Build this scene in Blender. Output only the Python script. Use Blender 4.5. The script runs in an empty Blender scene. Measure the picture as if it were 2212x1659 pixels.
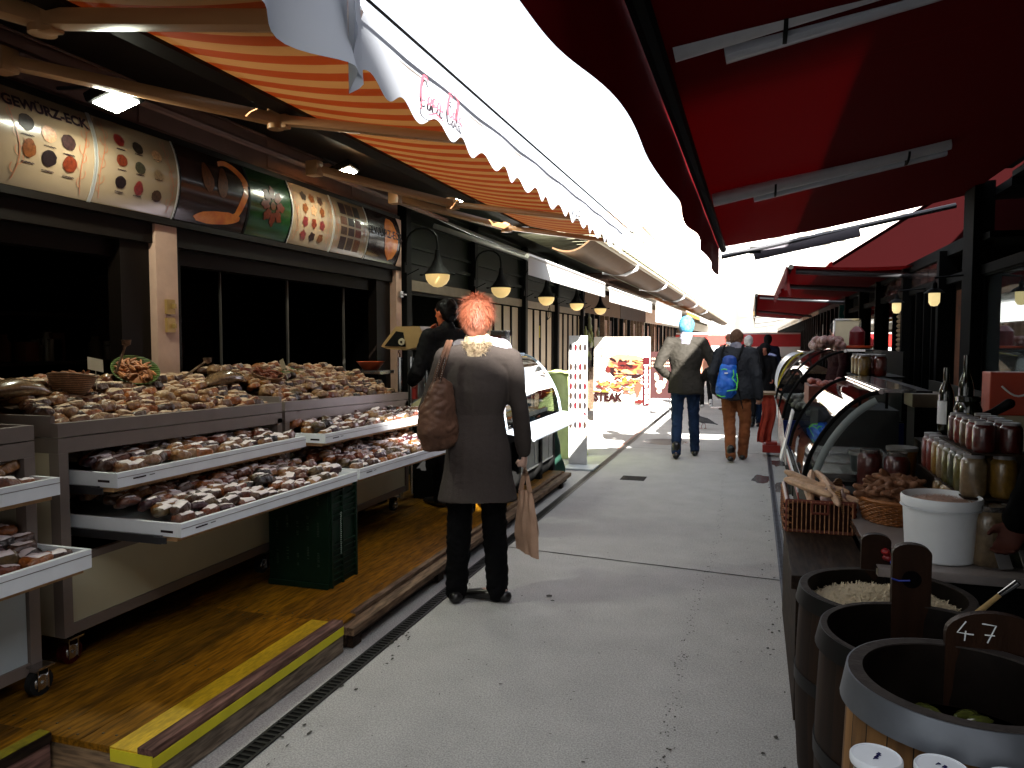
import bpy, bmesh, math, random
from mathutils import Vector, Matrix, noise, Euler
R=math.radians; PI=math.pi
random.seed(7)
S=bpy.context.scene; C=S.collection
# ---------------- camera ----------------
cam=bpy.data.objects.new('camera',bpy.data.cameras.new('camera')); C.objects.link(cam)
cam.data.sensor_width=36; cam.data.lens=1650/2212*36
cam.data.clip_start=.05; cam.data.clip_end=600
cam.location=(0,0,1.5); cam.rotation_euler=(R(90-3.243),0,R(17.592)); S.camera=cam
# ---------------- sky, sun, exposure ----------------
SUN=Vector((-1,1.75,-1.25)).normalized()
w=bpy.data.worlds.new('World'); S.world=w; w.use_nodes=True
nt=w.node_tree; nt.nodes.clear()
sky=nt.nodes.new('ShaderNodeTexSky'); sky.sky_type='NISHITA'; sky.sun_disc=False
sky.sun_elevation=R(31.8); sky.sun_rotation=R(150); sky.air_density=1.2; sky.dust_density=1.6; sky.ozone_density=.6
hs=nt.nodes.new('ShaderNodeHueSaturation'); hs.inputs['Saturation'].default_value=.30
bg=nt.nodes.new('ShaderNodeBackground'); bg.inputs['Strength'].default_value=.05
wo=nt.nodes.new('ShaderNodeOutputWorld')
nt.links.new(sky.outputs[0],hs.inputs['Color']); nt.links.new(hs.outputs[0],bg.inputs[0]); nt.links.new(bg.outputs[0],wo.inputs[0])
sl=bpy.data.lights.new('sun','SUN'); sl.energy=5.0; sl.angle=R(.5); sl.color=(1,.95,.87)
so=bpy.data.objects.new('sun',sl); C.objects.link(so); so.rotation_euler=SUN.to_track_quat('-Z','Y').to_euler(); so.location=(8,-12,12)
S.view_settings.view_transform='Standard'; S.view_settings.look='None'; S.view_settings.gamma=1
S.view_settings.exposure=3.1
S.render.engine='CYCLES'; S.cycles.use_denoising=True; S.cycles.max_bounces=6; S.cycles.diffuse_bounces=4
S.cycles.transparent_max_bounces=12; S.cycles.caustics_reflective=False; S.cycles.caustics_refractive=False
S.cycles.sample_clamp_indirect=4
# ---------------- materials ----------------
MATS={}
KEEP=('concrete','skin','skin_light','tube_diffuser','spice_in_clear_bag','spice_in_clear_bags','paper_label','paper_labels','pickled_content','red_tin')
def mat(name,col,rough=.6,metal=0.,var=.12,scale=8.,bump=0.,bscale=60.,coat=0.,spec=.5,stretch=(1,1,1),col2=None,sat2=None,emit=0.,use_obj=False,use_attr=False,grain=0.):
    m=bpy.data.materials.new(name); m.use_nodes=True; t=m.node_tree; b=t.nodes['Principled BSDF']
    if not emit and name not in KEEP:
        dk=lambda q:tuple(x*(.55+.45*min(1,x/.45)) for x in q)
        col=dk(col); col2=dk(col2) if col2 is not None else None
    if max(col)<.12 and not coat and not metal and rough>.3: spec=min(spec,.12)
    c=tuple(col)+(1,)
    b.inputs['Roughness'].default_value=rough; b.inputs['Metallic'].default_value=metal
    b.inputs['Specular IOR Level'].default_value=spec
    if coat: b.inputs['Coat Weight'].default_value=coat; b.inputs['Coat Roughness'].default_value=.12
    tc=t.nodes.new('ShaderNodeTexCoord'); mp=t.nodes.new('ShaderNodeMapping'); mp.inputs['Scale'].default_value=stretch
    geo=t.nodes.new('ShaderNodeNewGeometry')
    t.links.new(tc.outputs['Object'],mp.inputs['Vector'])
    nz=t.nodes.new('ShaderNodeTexNoise'); nz.inputs['Scale'].default_value=scale; nz.inputs['Detail'].default_value=6; nz.inputs['Roughness'].default_value=.6
    t.links.new(mp.outputs[0],nz.inputs['Vector'])
    rp=t.nodes.new('ShaderNodeMapRange'); rp.inputs['From Min'].default_value=.3; rp.inputs['From Max'].default_value=.7
    t.links.new(nz.outputs['Fac'],rp.inputs['Value'])
    src=None
    if use_obj: oi=t.nodes.new('ShaderNodeObjectInfo'); src=oi.outputs['Color']
    if use_attr: at=t.nodes.new('ShaderNodeAttribute'); at.attribute_name='col'; src=at.outputs['Color']
    mx=t.nodes.new('ShaderNodeMix'); mx.data_type='RGBA'
    t.links.new(rp.outputs[0],mx.inputs[0])
    if src is not None:
        ml=t.nodes.new('ShaderNodeMix'); ml.data_type='RGBA'; ml.blend_type='MULTIPLY'; ml.inputs[0].default_value=1
        t.links.new(src,ml.inputs[6]); ml.inputs[7].default_value=(1-var*2,)*3+(1,)
        t.links.new(ml.outputs[2],mx.inputs[6]); t.links.new(src,mx.inputs[7])
    elif col2 is not None:
        mx.inputs[6].default_value=c; mx.inputs[7].default_value=tuple(col2)+(1,)
    else:
        mx.inputs[6].default_value=tuple(x*(1-var) for x in col)+(1,); mx.inputs[7].default_value=tuple(min(1,x*(1+var)) for x in col)+(1,)
    out=mx.outputs[2]
    if grain:
        n2=t.nodes.new('ShaderNodeTexNoise'); n2.inputs['Scale'].default_value=bscale*1.7; n2.inputs['Detail'].default_value=3
        t.links.new(mp.outputs[0],n2.inputs['Vector'])
        r2=t.nodes.new('ShaderNodeMapRange'); r2.inputs['From Min'].default_value=.35; r2.inputs['From Max'].default_value=.65; r2.inputs['To Min'].default_value=1-grain; r2.inputs['To Max'].default_value=1+grain*.4
        t.links.new(n2.outputs['Fac'],r2.inputs['Value'])
        vm=t.nodes.new('ShaderNodeVectorMath'); vm.operation='SCALE'; t.links.new(out,vm.inputs[0]); t.links.new(r2.outputs[0],vm.inputs['Scale']); out=vm.outputs[0]
    t.links.new(out,b.inputs['Base Color'])
    if bump:
        bz=t.nodes.new('ShaderNodeTexNoise'); bz.inputs['Scale'].default_value=bscale; bz.inputs['Detail'].default_value=4
        t.links.new(mp.outputs[0],bz.inputs['Vector'])
        bp=t.nodes.new('ShaderNodeBump'); bp.inputs['Strength'].default_value=bump; bp.inputs['Distance'].default_value=.01
        t.links.new(bz.outputs['Fac'],bp.inputs['Height']); t.links.new(bp.outputs[0],b.inputs['Normal'])
    if emit:
        b.inputs['Emission Color'].default_value=c; b.inputs['Emission Strength'].default_value=emit
    MATS[name]=m; return m
def cloth(name,col,trans=.35,tcol=None,stripes=None,period=.2,axis=1,rough=.85,seam=None,wave=.0):
    """awning cloth: part of the light goes through"""
    m=bpy.data.materials.new(name); m.use_nodes=True; t=m.node_tree; b=t.nodes['Principled BSDF']; o=t.nodes['Material Output']
    b.inputs['Roughness'].default_value=rough; b.inputs['Specular IOR Level'].default_value=.04
    tr=t.nodes.new('ShaderNodeBsdfTranslucent'); ms=t.nodes.new('ShaderNodeMixShader'); ms.inputs[0].default_value=trans
    geo=t.nodes.new('ShaderNodeNewGeometry'); sp=t.nodes.new('ShaderNodeSeparateXYZ'); t.links.new(geo.outputs['Position'],sp.inputs[0])
    nz=t.nodes.new('ShaderNodeTexNoise'); nz.inputs['Scale'].default_value=3; nz.inputs['Detail'].default_value=8
    t.links.new(geo.outputs['Position'],nz.inputs['Vector'])
    base=t.nodes.new('ShaderNodeMix'); base.data_type='RGBA'; base.inputs[6].default_value=tuple(col)+(1,); base.inputs[7].default_value=tuple(stripes or [x*.8 for x in col])+(1,)
    if stripes:
        a=t.nodes.new('ShaderNodeMath'); a.operation='DIVIDE'; a.inputs[1].default_value=period; t.links.new(sp.outputs[axis],a.inputs[0])
        f=t.nodes.new('ShaderNodeMath'); f.operation='FRACT'; t.links.new(a.outputs[0],f.inputs[0])
        g=t.nodes.new('ShaderNodeMath'); g.operation='GREATER_THAN'; g.inputs[1].default_value=.5; t.links.new(f.outputs[0],g.inputs[0])
        t.links.new(g.outputs[0],base.inputs[0])
    else: t.links.new(nz.outputs['Fac'],base.inputs[0])
    mo=t.nodes.new('ShaderNodeMapRange'); mo.inputs['To Min'].default_value=.8; mo.inputs['To Max'].default_value=1.12
    t.links.new(nz.outputs['Fac'],mo.inputs['Value'])
    vm=t.nodes.new('ShaderNodeVectorMath'); vm.operation='SCALE'; t.links.new(base.outputs[2],vm.inputs[0]); t.links.new(mo.outputs[0],vm.inputs['Scale'])
    t.links.new(vm.outputs[0],b.inputs['Base Color'])
    v2=t.nodes.new('ShaderNodeVectorMath'); v2.operation='MULTIPLY'; t.links.new(vm.outputs[0],v2.inputs[0]); v2.inputs[1].default_value=tcol or (1,1,1)
    t.links.new(v2.outputs[0],tr.inputs['Color'])
    t.links.new(b.outputs[0],ms.inputs[1]); t.links.new(tr.outputs[0],ms.inputs[2]); t.links.new(ms.outputs[0],o.inputs['Surface'])
    wv=t.nodes.new('ShaderNodeTexNoise'); wv.inputs['Scale'].default_value=250; t.links.new(geo.outputs['Position'],wv.inputs['Vector'])
    bp=t.nodes.new('ShaderNodeBump'); bp.inputs['Strength'].default_value=.15; bp.inputs['Distance'].default_value=.002; t.links.new(wv.outputs['Fac'],bp.inputs['Height']); t.links.new(bp.outputs[0],b.inputs['Normal'])
    return m
def glass(name,tint=(1,1,1),refl=.25,rough=.02,dark=0.,const=0.):
    m=bpy.data.materials.new(name); m.use_nodes=True; t=m.node_tree; t.nodes.remove(t.nodes['Principled BSDF']); o=t.nodes['Material Output']
    tp=t.nodes.new('ShaderNodeBsdfTransparent'); tp.inputs[0].default_value=tuple(tint)+(1,)
    gl=t.nodes.new('ShaderNodeBsdfGlossy'); gl.inputs['Roughness'].default_value=rough
    lw=t.nodes.new('ShaderNodeLayerWeight'); lw.inputs['Blend'].default_value=refl
    mn=t.nodes.new('ShaderNodeMath'); mn.operation='MINIMUM'; mn.inputs[1].default_value=.85; ad=t.nodes.new('ShaderNodeMath'); ad.operation='ADD'; ad.inputs[1].default_value=const; t.links.new(lw.outputs['Fresnel'],ad.inputs[0]); t.links.new(ad.outputs[0],mn.inputs[0])
    ms=t.nodes.new('ShaderNodeMixShader'); t.links.new(mn.outputs[0],ms.inputs[0]); t.links.new(tp.outputs[0],ms.inputs[1]); t.links.new(gl.outputs[0],ms.inputs[2]); t.links.new(ms.outputs[0],o.inputs['Surface'])
    return m
def wood(name,c1,c2,axis='y',scale=6,rough=.7,bump=.3,plank=0.):
    st={'x':(.12,1,1),'y':(1,.12,1),'z':(1,1,.12)}[axis]
    return mat(name,c1,rough,col2=c2,scale=scale*3,stretch=st,bump=bump,bscale=40,grain=.55)
# ---------------- mesh builder ----------------
class MB:
    def __init__(s): s.v=[]; s.f=[]; s.m=[]; s.c=[]
    def add(s,vs,fs,mi=0,col=None):
        n=len(s.v); s.v+= [Vector(p) for p in vs]
        for f in fs: s.f.append(tuple(i+n for i in f)); s.m.append(mi); s.c.append(col)
        return s
    def box(s,a,b,mi=0,M=None,col=None):
        (x0,y0,z0),(x1,y1,z1)=a,b
        vs=[(x0,y0,z0),(x1,y0,z0),(x1,y1,z0),(x0,y1,z0),(x0,y0,z1),(x1,y0,z1),(x1,y1,z1),(x0,y1,z1)]
        if M is not None: vs=[M@Vector(p) for p in vs]
        return s.add(vs,[(0,3,2,1),(4,5,6,7),(0,1,5,4),(1,2,6,5),(2,3,7,6),(3,0,4,7)],mi,col)
    def cbox(s,c,d,mi=0,M=None,bev=0.,col=None):
        a=[c[i]-d[i]/2 for i in range(3)]; b=[c[i]+d[i]/2 for i in range(3)]
        if not bev: return s.box(a,b,mi,M,col)
        return s.bbox(a,b,bev,mi,M)
    def bbox(s,a,b,r,mi=0,M=None):
        bm=bmesh.new(); bmesh.ops.create_cube(bm,size=1)
        for v in bm.verts: v.co=Vector([a[i]+(b[i]-a[i])*(v.co[i]+.5) for i in range(3)])
        bmesh.ops.bevel(bm,geom=bm.edges[:],offset=r,segments=2,affect='EDGES',profile=.7)
        bm.verts.ensure_lookup_table()
        vs=[(M@v.co if M is not None else v.co.copy()) for v in bm.verts]; fs=[tuple(v.index for v in f.verts) for f in bm.faces]; bm.free()
        return s.add(vs,fs,mi)
    def loft(s,pts,rad,seg=12,mi=0,caps=True,up=None,rnd=True,sq=1.,col=None):
        """tube along pts; rad: r or (rx,ry) per point; rounded ends"""
        pts=[Vector(p) for p in pts]; rad=[(r,r) if not isinstance(r,(tuple,list)) else tuple(r) for r in rad]
        n=len(pts); T=[]
        for i in range(n):
            d=(pts[min(i+1,n-1)]-pts[max(i-1,0)])
            T.append(d.normalized() if d.length>1e-9 else Vector((0,0,1)))
        u=Vector(up) if up is not None else (Vector((1,0,0)) if abs(T[0].x)<.9 else Vector((0,1,0)))
        rings=[]; 
        def ring(p,t,u,rx,ry):
            u=(u-t*u.dot(t)).normalized(); w_=t.cross(u); o=[]
            for k in range(seg):
                a=2*PI*k/seg; ca,sa=math.cos(a),math.sin(a)
                if sq!=1: ca=math.copysign(abs(ca)**sq,ca); sa=math.copysign(abs(sa)**sq,sa)
                o.append(p+u*rx*ca+w_*ry*sa)
            return o,u
        us=[]
        for i in range(n):
            if up is None and i: u=(u-T[i]*u.dot(T[i])).normalized()
            us.append(u); 
        if rnd:
            m=min(rad[0]); 
            for a in (.15,.5,.85): q=PI/2*a; rings.append(ring(pts[0]-T[0]*m*math.cos(q),T[0],us[0],rad[0][0]*math.sin(q),rad[0][1]*math.sin(q))[0])
        for i in range(n): rings.append(ring(pts[i],T[i],us[i],*rad[i])[0])
        if rnd:
            m=min(rad[-1])
            for a in (.85,.5,.15): q=PI/2*a; rings.append(ring(pts[-1]+T[-1]*m*math.cos(q),T[-1],us[-1],rad[-1][0]*math.sin(q),rad[-1][1]*math.sin(q))[0])
        vs=[v for r in rings for v in r]; fs=[]
        for i in range(len(rings)-1):
            for k in range(seg): fs.append((i*seg+k,i*seg+(k+1)%seg,(i+1)*seg+(k+1)%seg,(i+1)*seg+k))
        if caps: fs.append(tuple(range(seg))[::-1]); fs.append(tuple((len(rings)-1)*seg+k for k in range(seg)))
        return s.add(vs,fs,mi,col)
    def tube(s,pts,r,seg=8,mi=0,col=None): return s.loft(pts,[r]*len(pts),seg,mi,rnd=False,col=col)
    def ell(s,c,r,seg=14,rings=9,mi=0,M=None,col=None):
        vs=[];fs=[]
        for i in range(rings+1):
            t=PI*i/rings
            for k in range(seg):
                a=2*PI*k/seg; p=Vector((r[0]*math.sin(t)*math.cos(a),r[1]*math.sin(t)*math.sin(a),r[2]*math.cos(t)))
                if M is not None: p=M@p
                vs.append(p+Vector(c))
        for i in range(rings):
            for k in range(seg): fs.append((i*seg+k,(i+1)*seg+k,(i+1)*seg+(k+1)%seg,i*seg+(k+1)%seg))
        return s.add(vs,fs,mi,col)
    def lathe(s,c,prof,seg=24,mi=0,col=None,sx=1.,sy=1.,cap=True):
        """prof: list of (r,z)"""
        vs=[];fs=[]; c=Vector(c)
        for r,z in prof:
            for k in range(seg): a=2*PI*k/seg; vs.append(c+Vector((r*sx*math.cos(a),r*sy*math.sin(a),z)))
        for i in range(len(prof)-1):
            for k in range(seg): fs.append((i*seg+k,i*seg+(k+1)%seg,(i+1)*seg+(k+1)%seg,(i+1)*seg+k))
        if cap and prof[0][0]>1e-6: fs.append(tuple(range(seg))[::-1])
        if cap and prof[-1][0]>1e-6: fs.append(tuple((len(prof)-1)*seg+k for k in range(seg)))
        return s.add(vs,fs,mi,col)
    def grid(s,fn,nu,nv,mi=0,thick=0.,col=None):
        vs=[Vector(fn(i/nu,j/nv)) for i in range(nu+1) for j in range(nv+1)]
        fs=[(i*(nv+1)+j,(i+1)*(nv+1)+j,(i+1)*(nv+1)+j+1,i*(nv+1)+j+1) for i in range(nu) for j in range(nv)]
        if thick:
            nn=[Vector() for _ in vs]
            for f in fs:
                q=(vs[f[1]]-vs[f[0]]).cross(vs[f[3]]-vs[f[0]])
                for k in f: nn[k]+=q
            N=len(vs); vs=vs+[vs[i]-nn[i].normalized()*thick for i in range(N)]
            fs2=[tuple(k+N for k in f[::-1]) for f in fs]
            W=nv+1; e=[]
            for i in range(nu): e+= [(i*W,i*W+N,(i+1)*W+N,(i+1)*W),((i+1)*W+nv,(i+1)*W+nv+N,i*W+nv+N,i*W+nv)]
            for j in range(nv): e+= [(j+1,j+1+N,j+N,j),(nu*W+j,nu*W+j+N,nu*W+j+1+N,nu*W+j+1)]
            fs=fs+fs2+e
        return s.add(vs,fs,mi,col)
    def prism(s,poly,axis,a,b,mi=0,col=None):
        """poly 2D list extruded along axis 0/1/2 from a to b"""
        n=len(poly)
        def P(p,t):
            q=[0,0,0]; r=[i for i in range(3) if i!=axis]; q[r[0]]=p[0]; q[r[1]]=p[1]; q[axis]=t; return q
        vs=[P(p,a) for p in poly]+[P(p,b) for p in poly]
        fs=[tuple(range(n))[::-1],tuple(range(n,2*n))]+[(i,(i+1)%n,(i+1)%n+n,i+n) for i in range(n)]
        return s.add(vs,fs,mi,col)
    def build(s,name,mats,parent=None,smooth=False,off=None,vcol=False):
        me=bpy.data.meshes.new(name); o_=Vector(off) if off is not None else None
        me.from_pydata([tuple(v-o_) if o_ is not None else tuple(v) for v in s.v],[],s.f)
        if not isinstance(mats,(list,tuple)): mats=[mats]
        for m in mats: me.materials.append(m)
        me.polygons.foreach_set('material_index',[min(k,len(mats)-1) for k in s.m])
        if vcol:
            at=me.color_attributes.new('col','FLOAT_COLOR','CORNER'); buf=[]
            for p,c in zip(me.polygons,s.c):
                cc=tuple(c or (.5,.5,.5))+(1,); buf+=list(cc)*p.loop_total
            at.data.foreach_set('color',buf)
        bm=bmesh.new(); bm.from_mesh(me); bmesh.ops.recalc_face_normals(bm,faces=bm.faces); bm.to_mesh(me); bm.free()
        if smooth:
            me.polygons.foreach_set('use_smooth',[True]*len(me.polygons))
            try: me.set_sharp_from_angle(angle=R(smooth if smooth>1 else 40))
            except Exception: pass
        o=bpy.data.objects.new(name,me); C.objects.link(o)
        if parent is not None: o.parent=parent
        if o_ is not None and parent is None: o.location=o_
        return o
def tag(o,label,cat=None,group=None,kind=None):
    o['label']=label
    if cat: o['category']=cat
    if group: o['group']=group
    if kind: o['kind']=kind
    return o
def thing(name,label,cat,loc=(0,0,0),rz=0.,group=None):
    o=bpy.data.objects.new(name,None); C.objects.link(o); o.empty_display_size=.1
    o.location=loc; o.rotation_euler=(0,0,rz); return tag(o,label,cat,group)
def part(p,name,mb,m,smooth=False,world=True,label=None,vcol=False):
    """world=True: verts are in world space and the thing is unrotated"""
    root=p
    off=None
    if world:
        off=Vector((0,0,0)); q=p
        while q is not None: off+=q.location; q=q.parent
    o=mb.build(name,m,p,smooth,off,vcol)
    if label: o['label']=label
    return o
def struct(name,mb,m,smooth=False): o=mb.build(name,m,None,smooth); o['kind']='structure'; return o
def single(name,mb,m,label,cat,loc,group=None,smooth=False,vcol=False,kind=None):
    o=mb.build(name,m,None,smooth,loc,vcol); return tag(o,label,cat,group,kind)
def copy_thing(src,loc,rz=None,label=None,color=None):
    c=src.copy(); C.objects.link(c); c.location=loc
    if rz is not None: c.rotation_euler=(0,0,rz)
    if label: c['label']=label
    if color: c.color=color
    for ch in list(src.children):
        d=ch.copy(); C.objects.link(d); d.parent=c
        if color: d.color=color
        for g in list(ch.children):
            e=g.copy(); C.objects.link(e); e.parent=d
    return c
def mod_apply(o,mods):
    for k,kw in mods:
        m=o.modifiers.new(k,k)
        for a,b in kw.items(): setattr(m,a,b)
    bpy.context.view_layer.update()
    dg=bpy.context.evaluated_depsgraph_get(); me=bpy.data.meshes.new_from_object(o.evaluated_get(dg)); old=o.data
    o.modifiers.clear(); mt=list(old.materials); o.data=me; bpy.data.meshes.remove(old)
    if not me.materials:
        for x in mt: me.materials.append(x)
    me.polygons.foreach_set('use_smooth',[True]*len(me.polygons)); return o
def organic(mb,name,m,parent,vox=.01,sm=4,fold=0.,fs=(7,7,3),folds2=0.,seed=0,label=None,world=False):
    """fuse overlapping shapes into one continuous skin, then wrinkle it"""
    o=part(parent,name,mb,m,world=world,label=label)
    mod_apply(o,[('REMESH',dict(mode='VOXEL',voxel_size=vox,use_smooth_shade=True)),('SMOOTH',dict(factor=.5,iterations=sm))])
    if fold or folds2:
        me=o.data; ns=[v.normal.copy() for v in me.vertices]
        for v,n in zip(me.vertices,ns):
            p=v.co; q=Vector((p.x*fs[0]+seed,p.y*fs[1],p.z*fs[2]+seed))
            d=noise.noise(q)*fold
            if folds2: d+=(abs(noise.noise(Vector((p.x*18+seed,p.y*18,p.z*26))))-.2)*folds2
            v.co=p+n*d
    return o
def textmesh(body,size,m,parent,name,fn,shear=0.,bold=0.,sub=0,align='CENTER',sx=1.):
    cu=bpy.data.curves.new(name,'FONT'); cu.body=body; cu.size=size; cu.align_x=align; cu.align_y='CENTER'; cu.shear=shear; cu.offset=bold; cu.resolution_u=3
    o=bpy.data.objects.new(name,cu); C.objects.link(o); bpy.context.view_layer.update()
    dg=bpy.context.evaluated_depsgraph_get(); me=bpy.data.meshes.new_from_object(o.evaluated_get(dg)); bpy.data.objects.remove(o)
    if sub:
        bm=bmesh.new(); bm.from_mesh(me); bmesh.ops.triangulate(bm,faces=bm.faces[:]); bmesh.ops.subdivide_edges(bm,edges=bm.edges[:],cuts=sub); bm.to_mesh(me); bm.free()
    off=Vector((0,0,0)); q=parent
    while q is not None: off+=q.location; q=q.parent
    for v in me.vertices: v.co=Vector(fn(v.co.x*sx,v.co.y))-off
    me.materials.clear(); me.materials.append(m)
    t=bpy.data.objects.new(name,me); C.objects.link(t); t.parent=parent; return t
# shared materials
m_conc=mat('concrete',(.47,.462,.448),.85,var=.08,scale=4,bump=.5,bscale=90,grain=.34)
m_black=mat('black_paint',(.005,.005,.005),.7,var=.3,spec=.25)
m_dgreen=mat('dark_green_paint',(.005,.009,.003),.5,var=.2,scale=3,spec=.3)
m_white=mat('white_paint',(.72,.74,.76),.45,var=.05,scale=5)
m_whitep=mat('white_plastic',(.75,.78,.82),.4,var=.05)
m_cream=mat('cream_paint',(.42,.38,.29),.5,var=.08,scale=4)
m_beige=mat('beige_laminate',(.46,.42,.34),.5,var=.06,scale=3)
m_alu=mat('brushed_aluminium',(.55,.53,.5),.38,metal=.6,var=.08,scale=6,stretch=(1,.1,1))
m_steel=mat('steel',(.6,.6,.6),.25,metal=1,var=.1)
m_dsteel=mat('dark_steel',(.12,.12,.13),.35,metal=.8,var=.1)
m_chrome=mat('chrome',(.8,.8,.82),.12,metal=1,var=.03)
m_rubber=mat('rubber',(.02,.02,.02),.7)
m_dwood=wood('dark_old_wood',(.03,.018,.012),(.06,.036,.022),'y')
m_mwood=wood('weathered_wood',(.16,.10,.065),(.26,.19,.13),'y')
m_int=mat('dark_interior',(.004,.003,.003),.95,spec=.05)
m_glass=glass('clear_glass',(.93,.96,.96),.18)
m_dglass=glass('window_glass',(.35,.4,.42),.35)
# ================= SETTING =================
def build_ground():
    g=MB(); g.box((-60,-40,-.3),(60,260,0)); struct('ground',g,mat('asphalt_ground',(.16,.155,.15),.9,var=.15,scale=1.5,bump=.3))
    s=MB(); s.box((-1.93,-8,.001),(.9,70,.006)); s.box((-6,15.9,.0012),(-1.93,70,.0055)); s.box((-3.4,-8,.0012),(-1.93,15.9,.0052)); struct('street_paving',s,m_conc)
    j=MB(); rr=random.Random(3)
    def line(x0,y0,x1,y1,wd,z=.0085):
        n=max(2,int(math.hypot(x1-x0,y1-y0)/.08)); d=Vector((x1-x0,y1-y0,0)).normalized(); p=Vector((-d.y,d.x,0)); prev=None; vs=[];fs=[]
        for i in range(n+1):
            t=i/n; c=Vector((x0+(x1-x0)*t,y0+(y1-y0)*t,z)); w_=wd*(.7+.6*rr.random())/2; o=p*(rr.random()-.5)*wd*.4
            vs+= [c+o+p*w_,c+o-p*w_]
        for i in range(n): fs.append((2*i,2*i+1,2*i+3,2*i+2))
        j.add(vs,fs)
    line(-1.72,5.2,.19,4.97,.012)
    for y in (.6,10.6,16.,21.5,27,33,39): line(-1.7,y+.06,.17,y-.06,.012)
    line(-1.7,12.6,-3.2,12.7,.01); line(-2.4,9.5,-3.,9.6,.01)
    struct('paving_joint',j,mat('joint_dirt',(.03,.028,.025),.9))
    # gutters on both sides of the walking strip
    for nm,x,wd in (('gutter',-1.72,.075),('gutter',.2,.05)):
        gt=MB(); y=-6.
        while y<66:
            L=.5; gt.box((x-wd/2,y,.007),(x-wd/2+.012,y+L-.006,.013),1); gt.box((x+wd/2-.012,y,.007),(x+wd/2,y+L-.006,.013),1)
            y+=L
        gt.box((x-wd/2+.012,-6,.0066),(x+wd/2-.012,66,.0086),0)
        k=-6.
        while k<14:
            gt.box((x-wd/2+.012,k,.0088),(x+wd/2-.012,k+.012,.0125),1); k+=.03
        struct(nm,gt,[m_black,mat('gutter_rim'+str(x),(.014,.014,.015) if x<0 else (.10,.10,.12),.5,metal=.4,var=.4,scale=20)])
    d=MB()
    # dirt, chewing gum, spilled dots beside the gutters
    def blot(x,y,rx,ry,z=.0105,n=11):
        a0=rr.random()*6; vs=[(x,y,z)]
        for k in range(n):
            a=a0+2*PI*k/n; q=.7+.5*rr.random(); vs.append((x+rx*q*math.cos(a),y+ry*q*math.sin(a),z))
        d.add(vs,[(0,1+k,1+(k+1)%n) for k in range(n)])
    for i in range(330):
        y=1.6+(i/330)**1.6*9+rr.random()*.25; blot(-.27+.1*math.sin(y*1.3)*.3+rr.gauss(0,.016)+(0 if y>3 else .03*(3-y)*rr.random()),y,.0025+.003*rr.random(),.003+.004*rr.random())
    for i in range(520): blot(-1.65+1.8*rr.random(),1.5+rr.random()**1.5*12,.002+.007*rr.random()**4,.002+.007*rr.random()**4)
    for i in range(26): blot(-1.68+rr.random()**2*.1,2.+rr.random()*1.6,.003+.006*rr.random(),.006+.012*rr.random())
    blot(-1.12,4.25,.02,.02); blot(-1.08,4.18,.012,.01); blot(-1.5,2.0,.02,.012)
    for i in range(60): blot(.12+rr.gauss(0,.03),1.5+rr.random()*9,.003+.006*rr.random(),.005+.012*rr.random())
    struct('ground_stain',d,mat('stain',(.11,.105,.095),.8))
    s2=MB(); d=s2
    for x,y,a,b in ((.33,8.2,.16,.35),(.1,8.6,.1,.3),(.42,7.3,.12,.3),(.3,9.8,.12,.25),(.27,6.6,.05,.4)): blot(x,y,a,b,.0075,18)
    struct('wet_patch',s2,mat('wet',(.05,.05,.052),.25))
    # worn red-painted line and slab edge by the boards
    r=MB(); r.box((-1.79,10.4,.0068),(-1.765,13.2,.0078)); struct('painted_line',r,mat('worn_red_line',(.30,.16,.12),.8,var=.4,scale=12))
build_ground()
def manhole(x,y,r,lab,kind='manhole_cover'):
    e=thing(kind,lab,'manhole cover',(x,y,.007)); m=MB(); m.lathe((x,y,.007),[(r,0),(r,.004),(r*.93,.005),(r*.92,.003),(0,.003)],36); part(e,'frame',m,m_dsteel,True)
    c=MB()
    for i in range(-9,10):
        for k in range(-9,10):
            px,py=i*r/10.5,k*r/10.5
            if math.hypot(px,py)<r*.88 and (i+k)%2==0: c.cbox((x+px,y+py,.0115),(r*.07,r*.07,.004))
    part(e,'tread_pattern',c,m_dsteel)
manhole(-1.23,11.4,.34,'round cast iron cover by the feet of the man in the blue hat'); manhole(-.62,17.6,.3,'round rusty cast iron cover further along the street')
dr=MB(); dr.box((-1.36,8.12,.007),(-1.1,8.38,.009))
for i in range(6):
    for k in range(4): dr.cbox((-1.33+i*.04+.015,8.15+k*.065,.0105),(.026,.03,.003),1)
single('drain_grate',dr,[m_black,mat('grate_iron',(.04,.04,.04),.7)],'small square drain grate set in the pale paving','drain',(-1.23,8.25,.0),kind=None)

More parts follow.
